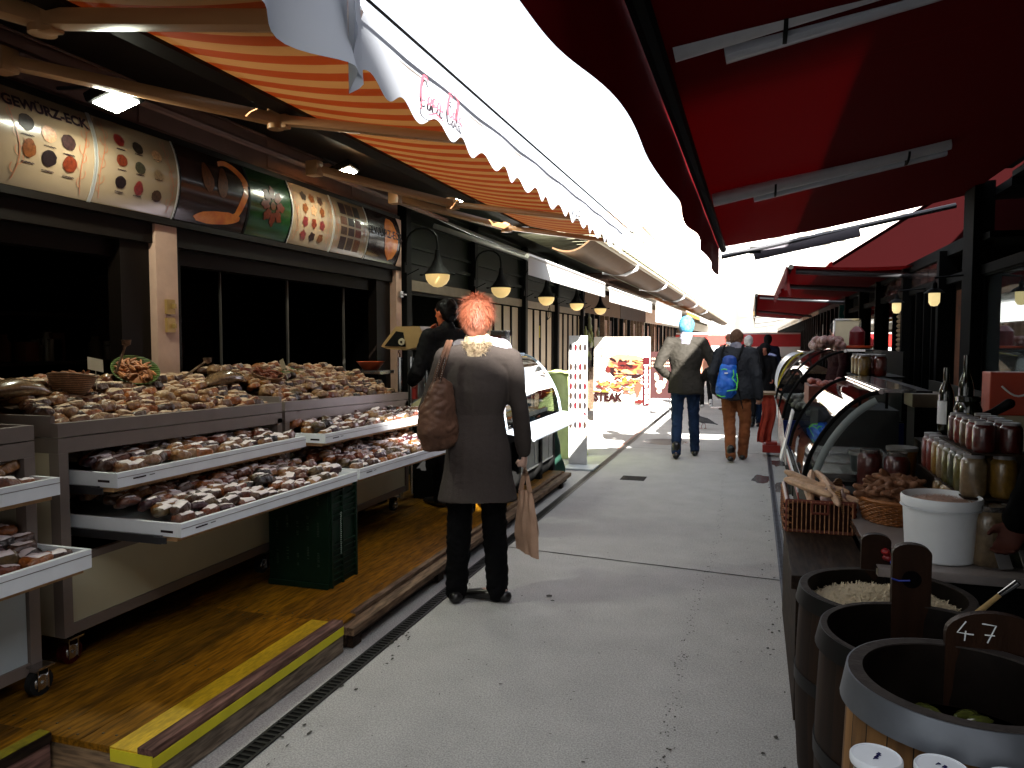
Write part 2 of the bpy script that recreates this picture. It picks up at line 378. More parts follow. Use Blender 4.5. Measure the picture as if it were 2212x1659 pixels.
# wooden platforms in front of the left stall
m_ywood=wood('worn_yellow_painted_wood',(.055,.028,.008),(.40,.215,.012),'y',scale=1.5,rough=.55)
m_ypaint=mat('yellow_paint',(.66,.43,.02),.5,var=.22,scale=9,stretch=(1,.25,1),grain=.25)
m_ytape=mat('yellow_tape',(.62,.55,.02),.45,var=.1)
m_rboard=wood('reddish_board',(.14,.08,.065),(.28,.17,.14),'y')
m_endgrain=wood('pale_timber',(.22,.15,.085),(.36,.26,.16),'x')
m_gtimber=wood('grey_timber',(.14,.115,.09),(.32,.26,.20),'y')
def platform(x0,x1,y0,y1,z,lab,style):
    e=thing('wooden_platform',lab,'platform',((x0+x1)/2,(y0+y1)/2,0),group='wooden platforms along the left stall')
    d=MB(); n=int((x1-x0-(.2 if style==1 else .0))/.13); X1=x1-(.175 if style==1 else .03)
    wdt=(X1-x0)/n
    for i in range(n): d.cbox((x0+wdt*(i+.5),(y0+y1)/2,z-.012),(wdt-.003,y1-y0-.004,.024),bev=.002)
    part(e,'deck',d,m_ywood)
    q=MB(); rn=random.Random(int(y1*10))
    for i in range(n):
        yy=y0+.06
        while yy<y1: 
            for dx in (-.03,.03): q.cbox((x0+wdt*(i+.5)+dx+rn.gauss(0,.004),yy+rn.gauss(0,.01),z+.0008),(.007,.007,.0015))
            yy+=.55
    part(e,'nail_heads',q,m_dsteel)['kind']='stuff'
    if style==1:
        q=MB(); q.bbox((X1+.001,y0,z-.024),(x1-.062,y1,z+.001),.002); part(e,'yellow_strip',q,m_ypaint)
        q=MB(); q.bbox((x1-.06,y0+.0,z-.022),(x1-.002,y1,z+.016),.004); part(e,'edge_board',q,m_rboard)
        q=MB(); q.box((x1-.001,y0+.002,z-.052),(x1+.003,y1-.002,z-.014)); q.box((x1-.17,y0-.003,z-.047),(x1+.002,y0+.001,z-.005)); part(e,'yellow_tape_band',q,m_ytape)
        q=MB(); q.bbox((x1-.09,y0+.001,.012),(x1-.002,y1,z-.026),.003); part(e,'front_beam',q,m_gtimber)
        q=MB(); q.bbox((x0,y0+.001,.012),(x1-.092,y0+.05,z-.026),.003); part(e,'side_beam',q,m_endgrain)
    elif style==2:
        q=MB(); q.bbox((x1-.03,y0,z-.05),(x1+.045,y1,z-.012),.003); q.bbox((x1-.06,y0+.15,z-.01),(x1-.025,y1-.1,z+.012),.004); part(e,'edge_board',q,m_mwood)
        q=MB()
        k=y0+.03
        while k<y1: q.bbox((x1-.07,k,.012),(x1+.02,k+.09,z-.052),.004); k+=1.05
        q.bbox((x1-.06,y0,.03),(x1-.005,y1,z-.055),.002); part(e,'support_block',q,m_dwood)
    else:
        q=MB(); q.bbox((x1-.03,y0,z-.03),(x1,y1,z+.004),.003); part(e,'edge_board',q,m_dwood)
        q=MB(); q.box((x1-.05,y0,z+.005),(x1-.005,y1-.002,z+.008)); part(e,'yellow_tape_band',q,mat('dull_yellow_tape',(.30,.27,.02),.5,var=.4,scale=30))
        q=MB(); q.bbox((x0,y0,.012),(x1-.006,y1-.002,z-.032),.003); part(e,'side_beam',q,m_rboard)
platform(-3.35,-1.85,1.95,3.17,.15,'wooden platform with fresh yellow stripe and tape on its front edge',1)
platform(-3.35,-1.85,3.19,7.75,.135,'long worn wooden platform with a loose edge board, under the spice counters',2)
platform(-3.2,-2.25,.3,1.93,.17,'dark low platform with a dull yellow strip in the lower left corner',0)

# ================= LEFT SPICE STALL =================
XW=-3.4
m_fascia=mat('dusty_pink_fascia',(.20,.11,.085),.6,var=.12,scale=5)
m_header=mat('brown_header',(.010,.006,.004),.5,var=.2,spec=.3)
m_post=mat('rosy_cream_post',(.52,.36,.29),.5,var=.08,scale=12)
def spice_stall():
    e=thing('market_stall','brown stall with curved picture signs over two dark openings','stall',(-4.2,4.5,0))
    p=MB(); p.box((-6.0,-2,3.22),(-3.12,7.0,3.3)); p.grid(lambda u,v:(-3.5+1.14*v,-2+9.1*u,3.0-.18*v),2,2,0,.04); part(e,'roof',p,m_header)
    p=MB(); p.box((-3.62,-1,2.74),(XW-.01,6.98,3.22))
    part(e,'fascia',p,m_fascia)
    p=MB(); y=2.4
    while y<6.8: p.box((XW-.0095,y,2.76),(XW+.0,y+.9,2.96)); p.box((XW-.0095,y+.3,2.975),(XW+.004,y+1.2,3.2)); y+=1.22
    part(e,'fascia_panel',p,m_fascia)
    p=MB(); p.box((XW-.06,-1,2.70),(XW+.02,6.97,2.735)); p.box((XW-.06,-1,2.195),(XW+.03,6.97,2.232)); p.box((XW-.12,-1,2.08),(XW-.02,6.96,2.194)); p.box((XW-.2,-1,1.98),(XW-.1,6.96,2.08)); part(e,'header',p,m_header)
    p=MB(); p.bbox((XW-.1,3.72,0),(XW+.0,3.9,2.195),.005); part(e,'post',p,m_post)
    p=MB(); p.bbox((XW-.08,6.88,0),(XW+.02,7.0,2.7),.005); part(e,'post',p,m_post)
    for yy in (3.78,):
        p=MB(); p.bbox((XW,yy,1.66),(XW+.02,yy+.07,1.75),.005); p.cbox((XW+.03,yy+.05,1.71),(.02,.02,.03),bev=.004); p.bbox((XW,yy,1.55),(XW+.02,yy+.07,1.64),.005); p.cbox((XW+.03,yy+.05,1.59),(.02,.02,.03),bev=.004); part(e,'latch',p,mat('brass_latch',(.45,.33,.15),.4,metal=.5))
    p=MB(); p.bbox((XW+.02,6.92,1.93),(XW+.05,6.98,1.99),.004); p.cbox((XW+.05,6.99,1.96),(.04,.05,.015)); part(e,'latch',p,m_steel)
    for y0,y1 in ((3.5,3.72),(3.9,3.98),(6.6,6.88)): p=MB(); p.box((XW-.14,y0,.0),(XW-.05,y1,2.08)); part(e,'inner_frame',p,m_header)
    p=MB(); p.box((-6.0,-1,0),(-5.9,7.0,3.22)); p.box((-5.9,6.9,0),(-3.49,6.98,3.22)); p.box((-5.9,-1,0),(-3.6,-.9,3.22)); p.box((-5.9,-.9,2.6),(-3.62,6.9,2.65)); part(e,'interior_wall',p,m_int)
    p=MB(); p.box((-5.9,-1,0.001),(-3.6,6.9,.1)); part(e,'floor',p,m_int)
    p=MB()
    for z in (.9,1.3,1.7): p.box((-5.88,3.0,z),(-5.5,6.8,z+.03))
    for y in (4.3,5.6,6.78): p.box((-5.88,y,.1),(-5.5,y+.03,2.1))
    part(e,'shelf',p,mat('dark_shelf',(.03,.018,.01),.6))
    p=MB(); p.box((XW-.18,5.3,.6),(XW-.165,5.32,2.0)); p.box((XW-.18,6.18,.6),(XW-.165,6.2,2.0)); p.box((XW-.18,4.5,1.2),(XW-.165,4.51,2.05)); part(e,'glazing_bar',p,mat('dull_bar',(.10,.09,.08),.5))
    # scribble on the end post
    pts=[(XW+.024,6.93+.02*math.sin(i*1.9),1.52-.022*i) for i in range(18)]
    p=MB(); p.tube(pts,.004,5); part(e,'graffiti',p,m_black)
    return e
stall=spice_stall()
rs=random.Random(5)
for i in range(22):
    y=4.1+2.5*rs.random(); z=rs.choice((.93,1.33,1.33)); h=.12+.14*rs.random()
    m=MB()
    if i%2: m.lathe((-5.68,y,z),[(.05,0),(.055,.01),(.055,h*.7),(.03,h*.85),(.03,h)],12)
    else: m.cbox((-5.68,y,z+h/2),(.14,.12,h),bev=.006)
    single('storage_jar' if i%2 else 'cardboard_box',m,mat('shelfgood%d'%i,rs.choice([(.16,.05,.02),(.12,.08,.04),(.2,.16,.1),(.1,.03,.02)]),.5),('dim storage jar' if i%2 else 'dim brown box')+' on the dark shelves inside the spice stall','jar' if i%2 else 'box',(-5.68,y,z),'goods on the shelves inside the spice stall',smooth=True)
# --- curved sign panels
def arc(y,s,o=0.):
    y0_=y; y=y-.06
    a=PI*s; X=XW+.012+.068*math.sin(a*.96+.02)**.85; z=2.236+.462*s
    if o:
        e_=.01; p=arc(y0_,min(1,s+e_)); q=arc(y0_,max(0,s-e_)); t=(p-q).normalized(); n=Vector((t.z,0,-t.x)); 
        return Vector((X,y,z))+n*o
    return Vector((X,y,z))
def sarc(y,s,o=0.): return arc(y,max(.01,min(.99,s)),o)
m_signw=mat('sign_print_cream',(.30,.23,.16),.22,var=.05,scale=3,coat=.5)
m_signk=mat('sign_print_dark',(.035,.012,.008),.2,var=.5,scale=4,coat=.6)
m_signg=mat('sign_print_green',(.01,.035,.01),.2,col2=(.02,.09,.02),scale=3,coat=.6)
m_signo=mat('sign_print_orange',(.55,.14,.02),.2,col2=(.75,.38,.04),scale=5,coat=.6)
m_vine=mat('vine_print',(.33,.12,.05),.4); m_ink=mat('black_print',(.03,.015,.02),.35); m_glow=mat('orange_swirl_print',(.50,.12,.03),.25,col2=(.75,.30,.06),scale=9,coat=.5)
SP=[mat('spice_print%d'%i,c,.4,var=.45,scale=60) for i,c in enumerate([(.03,.012,.01),(.40,.20,.09),(.05,.022,.02),(.16,.055,.015),(.02,.011,.012),(.15,.03,.012),(.17,.015,.012),(.045,.03,.022),(.36,.22,.12),(.06,.05,.03),(.20,.13,.07),(.08,.04,.025)])]
def blob(mb,y,s,ry,rs_,mi,ro=0.,shape=0,o=.0035,rr=random.Random(11)):
    N=22;K=3; vs=[sarc(y,s,o)]; fs=[]
    rad=[]
    for k in range(N):
        a=2*PI*k/N; q=1+.10*(rr.random()-.5)
        if shape==1: q*=1+.35*max(0,math.sin(a))**6-.12*abs(math.cos(a))
        if shape==2: q*=.75+.35*abs(math.sin(a*2.5+1))
        rad.append(q)
    for r in range(1,K+1):
        for k in range(N):
            a=2*PI*k/N; f=r/K*rad[k]; dy=ry*math.cos(a)*f; ds=rs_*math.sin(a)*f
            vs.append(sarc(y+dy*math.cos(ro)-ds*.46*math.sin(ro),s+(dy/.46)*math.sin(ro)+ds*math.cos(ro),o))
    for k in range(N): fs.append((0,1+k,1+(k+1)%N))
    for r in range(K-1):
        for k in range(N): fs.append((1+r*N+k,1+(r+1)*N+k,1+(r+1)*N+(k+1)%N,1+r*N+(k+1)%N))
    mb.add(vs,fs,mi)
def ribbon(mb,pts,wd,mi=0,o=.003):
    P=[sarc(*p,o) for p in pts]; vs=[];fs=[]
    for i,p in enumerate(P):
        d=(P[min(i+1,len(P)-1)]-P[max(0,i-1)]).normalized(); n=Vector((1,0,0)); q=d.cross(n).normalized()*wd*(1-.6*abs(i/len(P)-.5))
        vs+=[p+q,p-q]
    for i in range(len(P)-1): fs.append((2*i,2*i+1,2*i+3,2*i+2))
    mb.add(vs,fs,mi)
def vine(mb,y,sgn):
    f=lambda t:(y+.022*sgn*math.sin(t*5.5),.06+.88*t)
    ribbon(mb,[f(i/30) for i in range(31)],.0028)
    for k in range(9):
        t=.08+.1*k; y0,s0=f(t); g=(1 if k%2 else -1)
        ribbon(mb,[(y0+g*.035*math.sin(a*.35)*(1-.06*a),s0+.05*(1-math.cos(a*.45))) for a in range(7)],.0018)
def panel(y0,y1,base,lab,fnc,cat='sign'):
    e=thing('sign_panel',lab,cat,(XW,(y0+y1)/2,2.236),group='curved picture signs over the spice stall')
    b=MB(); b.grid(lambda u,v:arc(y0+.008+(y1-y0-.016)*u,.005+.99*v),6,22,0,.006)
    part(e,'board',b,base,True)
    t=MB()
    for yy in (y0+.004,y1-.004): t.grid(lambda u,v:arc(yy+(u-.5)*.014,v,.004),1,22,0,.004)
    part(e,'edge_strip',t,m_alu if base is m_signw else m_black,True)
    pr=MB(); vn=MB(); fnc(e,pr,vn)
    if pr.v: part(e,'picture',pr,SP+[m_glow,m_vine,m_ink])
    if vn.v: part(e,'vine_ornament',vn,m_vine)
    return e
def ptext(e,body,size,y,s,ro=0.,m=m_ink,bold=.0):
    def fn(a,b):
        yy=y+a*math.cos(ro)-b*math.sin(ro); ss=s+(a*math.sin(ro)+b*math.cos(ro))/.5
        return sarc(yy,ss,.0045)
    return textmesh(body,size,m,e,'lettering',fn,bold=bold,sub=1)
def tinytext(pr,y,s,w_): ribbon(pr,[(y-w_/2+w_*i/8,s+.006*(i%2)) for i in range(9)],.0028,14,.0036)
def f1(e,pr,vn):
    vine(vn,2.83,1); vine(vn,3.22,-1); ptext(e,'GEWÜRZ-ECK',.075,3.02,.84,bold=.003)
    for (y,s,m,sh) in ((2.89,.69,0,0),(3.01,.63,1,0),(3.12,.6,2,0),(2.9,.42,3,1),(3.01,.38,4,0),(3.13,.37,5,0)):
        blob(pr,y,s-.03,.042,.085,m,0,sh); tinytext(pr,y,s-.165,.07)
def f2(e,pr,vn):
    vine(vn,3.34,-1); vine(vn,3.83,1)
    k=0
    for i,s in enumerate((.78,.54,.29)):
        for j,y in enumerate((3.46,3.59,3.73)):
            m=[6,7,8,5,9,10,4,6,11][k]; blob(pr,y,s-.03*j,.038,.07,m,-.05,1 if k==7 else 0); tinytext(pr,y,s-.115,.06); k+=1
def f3(e,pr,vn):
    pts=[(4.36+.17*math.cos(a)*(1+.15*math.sin(3*a)),.55+.36*math.sin(a)) for a in [(-1.2+i*.14) for i in range(24)]]
    ribbon(pr,pts,.03,12); blob(pr,4.16,.62,.06,.17,3,.2,1); blob(pr,4.30,.6,.055,.19,3,-.2,1); blob(pr,4.28,.14,.22,.09,12,.1)
def f4(e,pr,vn):
    for k in range(8):
        a=k*PI/4; blob(pr,4.84+.09*math.cos(a),.5+.2*math.sin(a),.05,.07,5,a,2)
    blob(pr,4.84,.5,.03,.06,3)
def f5(e,pr,vn):
    vine(vn,5.14,1); vine(vn,5.62,-1); k=0
    for s in (.82,.62,.4,.18):
        for y in (5.26,5.38,5.5): blob(pr,y,s,.04,.075,[7,3,11,3,8,3,6,5,6,6,0,3][k],.3*k,2); k+=1
def f6(e,pr,vn):
    vine(vn,5.73,1); vine(vn,6.2,-1); k=0
    for s,h in ((.82,.1),(.6,.07),(.42,.07),(.2,.11)):
        for y in (5.84,5.96,6.08):
            pr.grid(lambda u,v:sarc(y-.05+.1*u,s-h+2*h*v,.0035),3,4,[2,11,7,3,0,5,11,2,5,2,11,3][k]); k+=1
def f7(e,pr,vn):
    blob(pr,6.72,.5,.14,.42,12,.1); ptext(e,'GEWÜRZ-ECK',.11,6.6,.58,bold=.002)
panel(2.2,3.29,m_signw,'cream curved sign with GEWÜRZ-ECK lettering over six spice heaps',f1)
panel(3.29,3.9,m_signw,'cream curved sign with nine spice heaps, above the pink post',f2)
panel(3.9,4.57,m_signk,'dark curved sign with an orange swirl picture',f3)
panel(4.57,5.08,m_signg,'dark green curved sign with a star-shaped spice picture',f4)
panel(5.08,5.68,m_signw,'cream curved sign with red fruit pictures beside the green sign',f5)
panel(5.68,6.27,m_signw,'cream curved sign with rows of square spice pictures',f6)
panel(6.27,6.92,m_signk,'dark curved sign with an orange glow and black GEWÜRZ-ECK lettering',f7)
pn=MB(); pn.grid(lambda u,v:arc(.6+1.58*u,.005+.99*v),4,16,0,.006); single('sign_panel',pn,m_signw,'plain cream curved sign cut off by the left picture edge','sign',(XW,1.4,2.236),'curved picture signs over the spice stall',smooth=True)

# --- floodlights
m_led=mat('led_panel',(.95,1.,.82),.4,emit=22)
def flood(x,y,z,lab,pw,rx=25):
    e=thing('floodlight',lab,'lamp',(x,y,z),group='square floodlights under the left awning'); M=Matrix.Translation((x,y,z))@Euler((0,R(-20),R(8))).to_matrix().to_4x4()
    h=MB(); h.bbox((-.09,-.11,.0),(.09,.11,.05),.012,0,M)
    part(e,'housing',h,m_black,True)
    l=MB(); l.cbox((0,0,-.003),(.135,.17,.006),0,M); part(e,'light_panel',l,m_led)
    b=MB(); b.tube([(x-.02,y-.12,z+.03),(x-.12,y-.12,z+.09),(x-.12,y+.12,z+.09),(x-.02,y+.12,z+.03)],.008,6); b.tube([(x-.12,y,z+.09),(XW,y,z+.1)],.01,6); part(e,'bracket',b,m_dsteel)
    L=bpy.data.lights.new('floodlight_glow','AREA'); L.energy=pw; L.size=.12; L.color=(.95,1,.8); lo=bpy.data.objects.new('light_source',L); C.objects.link(lo); lo.parent=e; lo.location=(0,0,-.02); lo.rotation_euler=(0,R(-20),R(8))
flood(-3.03,3.08,2.68,'bright square floodlight over the cream signs, nearest one',.9)
flood(-3.0,5.25,2.78,'square floodlight over the cream sign with red fruit',.6)
flood(-2.75,7.1,2.9,'small far floodlight above the folding awning arm',.7)

# ================= LEFT AWNING =================
m_stripe=cloth('orange_striped_cloth',(.20,.036,.008),.085,(1.2,.9,.6),stripes=(.27,.145,.055),period=.20)
m_valw=cloth('white_valance_cloth',(.44,.47,.53),.12)
m_arm=mat('cream_lacquer_arm',(.40,.235,.11),.35,var=.06,scale=4,spec=.5)
def val_z(y,zt,h,per=.30,amp=.027): return zt-h+amp*math.cos(2*PI*y/per)
def left_awning(y0,y1,lab,xf=-1.3,zf=2.56,xb=-2.28,zb=2.70,arms=(),valh=.165,vary=lambda y:0.):
    e=thing('awning',lab,'awning',(-2.3,(y0+y1)/2,2.7))
    c=MB(); c.grid(lambda u,v:(xb+(xf-xb)*v,y0+(y1-y0)*u,zb+(zf-zb)*v-.03*math.sin(PI*v)),30,8); part(e,'cloth',c,m_stripe,True)
    b=MB(); b.loft([(xf-.02,y0,zf-.01),(xf-.02,y1,zf-.01)],[(.035,.03)]*2,8,rnd=False); part(e,'front_bar',b,m_alu)
    n=int((y1-y0)/.02)
    v=MB(); v.grid(lambda u,t:(xf+.015+.010*t*math.sin(y0*3+u*(y1-y0)*9)+vary(y0+(y1-y0)*u)*t,y0+(y1-y0)*u,zf+.055-(zf+.055-val_z(y0+(y1-y0)*u,zf,valh))*t),n,6); part(e,'valance',v,m_valw,True)
    k=MB(); k.box((xb-.10,y0,zb-.02),(xb+.01,y1,zb+.09)); part(e,'cassette',k,m_header)
    k=MB(); k.tube([(-3.2,y0,2.80),(-3.2,y1,2.80)],.025,8); part(e,'roller_bar',k,m_fascia)
    for sh,el,ha in arms:
        a=MB(); sh,el,ha=Vector(sh),Vector(el),Vector(ha)
        d=(el-sh).normalized(); a.loft([sh,el],[(.030,.042)]*2,8,up=(0,0,1),sq=.5,rnd=False); a.loft([el+(ha-el).normalized()*.06,ha],[(.026,.04),(.022,.034)],8,up=(0,0,1),sq=.5,rnd=False)
        r_=part(e,'folding_arm',a,m_arm,True)
        j=MB(); j.loft([el-Vector((0,0,.05)),el+Vector((0,0,.05))],[.042,.042],12,rnd=False); j.cbox(el+(ha-el).normalized()*.05,(.05,.05,.085),bev=.008); j.cbox(sh,(.10,.09,.11),bev=.02); part(r_,'joint',j,m_arm,True)
    return e
A=left_awning(2.35,7.75,'orange and cream striped awning with scalloped white valance over the spice stall',
   arms=[((-3.2,2.62,2.74),(-2.42,3.52,2.66),(-1.36,3.64,2.50)),((-3.05,4.9,2.74),(-2.52,6.2,2.68),(-1.36,6.15,2.49)),((-3.0,6.1,2.74),(-2.50,7.65,2.68),(-1.36,7.62,2.49))])
# near neighbouring awning with a loose, drooping valance end
def near_awning():
    e=thing('awning','near orange striped awning whose white valance droops to a loose pointed corner','awning',(-2.3,1.,2.7))
    xf,zf,xb,zb=-1.27,2.6,-2.38,2.72
    c=MB(); c.grid(lambda u,v:(xb+(xf-xb)*v,-1.6+3.93*u,zb+(zf-zb)*v-.03*math.sin(PI*v)),20,8); part(e,'cloth',c,m_stripe,True)
    b=MB(); b.loft([(xf-.02,-1.6,zf-.01),(xf-.02,2.33,zf-.01)],[(.035,.03)]*2,8,rnd=False); part(e,'front_bar',b,m_alu)
    def vf(u,t):
        y=-1.6+3.82*u; q=max(0,(y-1.55)/.67); h=.235+.07*q**1.6+.008*math.sin(y*17)
        return (xf+.015+.035*math.sin(y*16)*t*(1+q)+.05*q*t,y+.02*t*q,zf+.055-(h+.055)*t)
    v=MB(); v.grid(vf,130,8); part(e,'valance',v,m_valw,True)
    v=MB(); v.grid(lambda u,t:(xf+.02+.10*u+.02*math.sin(9*u)*t,2.22+.05*math.sin(5*u)-.10*u,zf+.02-(.33-.16*u)*t),10,8); part(e,'folded_flap',v,m_valw,True)
    k=MB(); k.box((xb-.10,-1.6,zb-.02),(xb+.01,2.33,zb+.09)); part(e,'cassette',k,m_header)
    for sh,el,ha in [((-3.2,1.2,2.78),(-2.56,2.26,2.7),(-1.36,2.09,2.48))]:
        a=MB(); sh,el,ha=Vector(sh),Vector(el),Vector(ha)
        a.loft([sh,el],[(.034,.048)]*2,8,up=(0,0,1),sq=.5,rnd=False); a.loft([el+(ha-el).normalized()*.06,ha],[(.034,.046),(.028,.04)],8,up=(0,0,1),sq=.5,rnd=False); r_=part(e,'folding_arm',a,m_arm,True)
        j=MB(); j.loft([el-Vector((0,0,.055)),el+Vector((0,0,.055))],[.05,.05],12,rnd=False); j.cbox(el+(ha-el).normalized()*.05,(.07,.06,.1),bev=.01); part(r_,'joint',j,m_arm,True)
near_awning()
# drink brand lettering on the valance of the spice stall's awning, hand drawn as pen strokes
def script(e,strokes,fn,m,name='lettering'):
    b=MB()
    for st,wd in strokes:
        P=[]
        n=len(st)
        for i in range(n-1):   # Catmull-Rom
            p0,p1,p2,p3=[Vector((*st[max(0,min(n-1,i+k))],0)) for k in (-1,0,1,2)]
            for s_ in range(6):
                t=s_/6; P.append(.5*((2*p1)+(-p0+p2)*t+(2*p0-5*p1+4*p2-p3)*t*t+(-p0+3*p1-3*p2+p3)*t**3))
        P.append(Vector((*st[-1],0))); vs=[];fs=[]; N=len(P)
        for i,p in enumerate(P):
            d=(P[min(N-1,i+1)]-P[max(0,i-1)]).normalized(); q=Vector((-d.y,d.x,0))*wd*2.1*(.35+.65*abs(d.y))*(.6+.4*math.sin(PI*i/(N-1)))
            vs+=[fn(*(p+q)[:2]),fn(*(p-q)[:2])]
        for i in range(N-1): fs.append((2*i,2*i+1,2*i+3,2*i+2))
        b.add(vs,fs)
    return part(e,name,b,m)
o_=lambda x,y,a=.5,b=.8:[(x+a*math.cos(t)*.55+.12*math.sin(t),y+b*math.sin(t)*.5) for t in [1.6+i*.63 for i in range(11)]]
COCA=[([(1.5,2.3),(1.1,2.75),(.6,2.5),(.25,1.6),(.2,.6),(.5,.05),(1.0,.25)],.10),([(.5,.05),(.1,-.5),(.6,-1.0),(1.8,-.95),(3.0,-.5),(3.7,-.9),(4.2,-.75)],.07),
 (o_(1.75,.45),.09),([(2.95,.8),(2.6,.95),(2.3,.5),(2.5,.02),(3.0,.25)],.09),(o_(3.45,.45),.08),([(3.8,.9),(3.7,.3),(3.95,.0),(4.2,.3)],.08),([(4.35,.55),(4.6,.6)],.08),
 ([(6.1,2.0),(5.9,2.45),(5.5,2.2),(5.15,1.3),(5.2,.4),(5.6,.0),(6.0,.3)],.10),([(5.3,2.5),(6.2,2.9),(7.4,2.6),(8.1,2.1)],.07),
 (o_(6.55,.45),.09),([(7.1,.3),(7.6,1.4),(7.75,2.4),(7.45,2.3),(7.3,1.0),(7.4,.1),(7.7,.15)],.08),(o_(8.15,.45),.08),([(8.5,.9),(8.4,.3),(8.6,.0),(8.85,.25)],.08)]
def onval(a,b,y0=2.83,sc=.048): 
    y=y0+a*sc; return (-1.283+.010*math.sin(2.35*3+(y-2.35)*9)+.013,y,2.455+b*sc*.80)
script(A,COCA,onval,mat('faded_red_print',(.42,.10,.14),.7))
textmesh('KEB',.13,mat('faint_grey_print',(.45,.45,.46),.8),A,'lettering',lambda a,b:(-1.255,5.6+a*1.3,2.475+b),sub=0)
cb=MB(); cb.tube([(-1.24,-1.5,2.63),(-1.24,4,2.625),(-1.24,9.3,2.63)],.006,6); single('cable',cb,m_black,'thin dark cord stretched along the top of the white valance','cable',(-1.24,4,2.62))

# ---------------- display trolleys ----------------
m_panelw=mat('grey_white_laminate',(.50,.47,.36),.45,var=.05,scale=3)
m_trim=mat('grey_brown_trim',(.22,.185,.165),.4,var=.08)
m_traywhite=mat('tray_white',(.72,.75,.78),.4,var=.05,scale=9)
m_particle=mat('chipboard_edge',(.42,.28,.15),.8,var=.2,scale=60)
def caster(e,x,y,z,r=.055,red=False):
    p=MB(); p.cbox((x,y,z+2*r+.014),(.09,.07,.008)); p.cbox((x-.0,y-.022,z+r*1.3),(.05,.004,r*1.7)); p.cbox((x,y+.022,z+r*1.3),(.05,.004,r*1.7)); c=part(e,'caster',p,m_steel)
    w_=MB(); w_.loft([(x-.015,y-.0,z+r),(x+.015,y,z+r)],[r,r],20,rnd=False); 
    w2=MB(); w2.loft([(x+.0155,y,z+r),(x+.019,y,z+r)],[r*.62,r*.55],16,rnd=False); w2.loft([(x+.019,y,z+r),(x+.027,y,z+r)],[r*.15,r*.1],8,rnd=False)
    wo_=part(c,'wheel',w_,mat('red_wheel',(.06,.004,.006),.4) if red else m_rubber,True); part(c,'hub',w2,m_steel,True)
def tray(e,xf,xb,ya,yb,z,hf=.055,name='drawer',lab=None,dz=0.,slide=True):
    """pulled-out tray: front lip at xf"""
    sh=lambda y:dz*(y-ya)/(yb-ya)
    p=MB()
    def bx(a,b,mi=0):
        n=len(p.v); p.box(a,b,mi)
        for v in p.v[n:]: v.z+=sh(v.y)
    bx((xf-.018,ya,z-hf),(xf,yb,z)); bx((xb,ya,z-hf),(xf-.019,ya+.016,z)); bx((xb,yb-.016,z-hf),(xf-.019,yb,z)); bx((xb,ya+.017,z-hf+.004),(xf-.019,yb-.017,z-hf+.012)); bx((xf+.0005,ya+.002,z-.021),(xf+.002,yb-.002,z-.019),1)
    bx((xb,ya+.01,z-hf-.02),(xf-.03,yb-.01,z-hf+.003),2)
    t=part(e,name,p,[m_traywhite,m_trim,m_particle],label=lab)
    if slide:
        s=MB(); s.box((xb-.05,ya-.014,z-hf-.03),(xf-.09,ya-.001,z-hf+.004)); s.box((xf-.12,ya-.02,z-hf-.025),(xf-.06,ya-.013,z-hf)); part(t,'slide_rail',s,m_dsteel)
    k=MB(); k.box((xf+.0022,ya+.08,z-.036),(xf+.0028,ya+.15,z-.030)); k.box((xf+.0022,ya+.17,z-.034),(xf+.0028,ya+.20,z-.031)); k.box((xf-.04,ya-.0006,z-.04),(xf-.10,ya-.0001,z-.03)); part(t,'barcode_sticker',k,m_ink)
    return t
def trolley(ya,yb,zt,lab,dz=0.,xf=-2.63,zb=.30,drawers=(),panel=m_panelw,lowtop=.62,cx=None):
    e=thing('display_trolley',lab,'display counter',(-3.,(ya+yb)/2,.135),group='trolley counters of the spice stall')
    xb=-3.33; t=.05
    p=MB(); p.box((xb,ya,zt-.12),(xf+.0,yb,zt-.06)); p.box((xf-.035,ya,zt-.055),(xf,yb,zt)); p.box((xb,ya,zt-.055),(xf-.036,ya+.02,zt+.03)); p.box((xb,yb-.02,zt-.055),(xf-.036,yb,zt+.0))
    for v in p.v: v.z+=dz*(v.y-ya)/(yb-ya)
    part(e,'top_tray',p,m_trim)
    p=MB(); p.box((xf-.05,ya,zb),(xf,ya+.045,zt-.121)); p.box((xf-.05,yb-.045,zb),(xf,yb,zt-.121)); 
    part(e,'frame',p,m_trim)
    p=MB(); p.box((xb,ya+.002,zb),(xf-.051,ya+.02,zt-.121)); part(e,'side_panel',p,m_beige)
    p=MB(); p.box((xb,yb-.02,zb),(xf-.051,yb-.002,zt-.121)); part(e,'side_panel',p,m_beige)
    p=MB(); p.box((xf-.03,ya+.046,zb),(xf-.004,yb-.046,zb+.045)); p.box((xf-.03,ya+.046,lowtop-.03),(xf-.004,yb-.046,lowtop)); part(e,'rail',p,m_trim)
    p=MB(); p.box((xf-.028,ya+.05,zb+.046),(xf-.012,yb-.05,lowtop-.031)); part(e,'front_panel',p,panel)
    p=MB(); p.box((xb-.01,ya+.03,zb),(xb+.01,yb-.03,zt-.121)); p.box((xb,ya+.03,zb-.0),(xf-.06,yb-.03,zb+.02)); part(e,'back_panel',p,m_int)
    for y in (ya+.1,yb-.1):
        for x in (cx or xf-.09,xb+.1): caster(e,x,y+(.07 if cx else 0),.15,.05,red=(2.3<y<3))
    for d in drawers: tray(e,*d)
    return e
T1=trolley(2.33,3.84,1.17,'long spice trolley with two pulled-out drawers, the pale front panel reaching low over the platform',-.03,
   drawers=[(-2.44,-3.2,2.43,3.79,.965,.06,'drawer',None,-.01),(-2.15,-3.1,2.45,3.86,.775,.055,'drawer',None,-.02)])
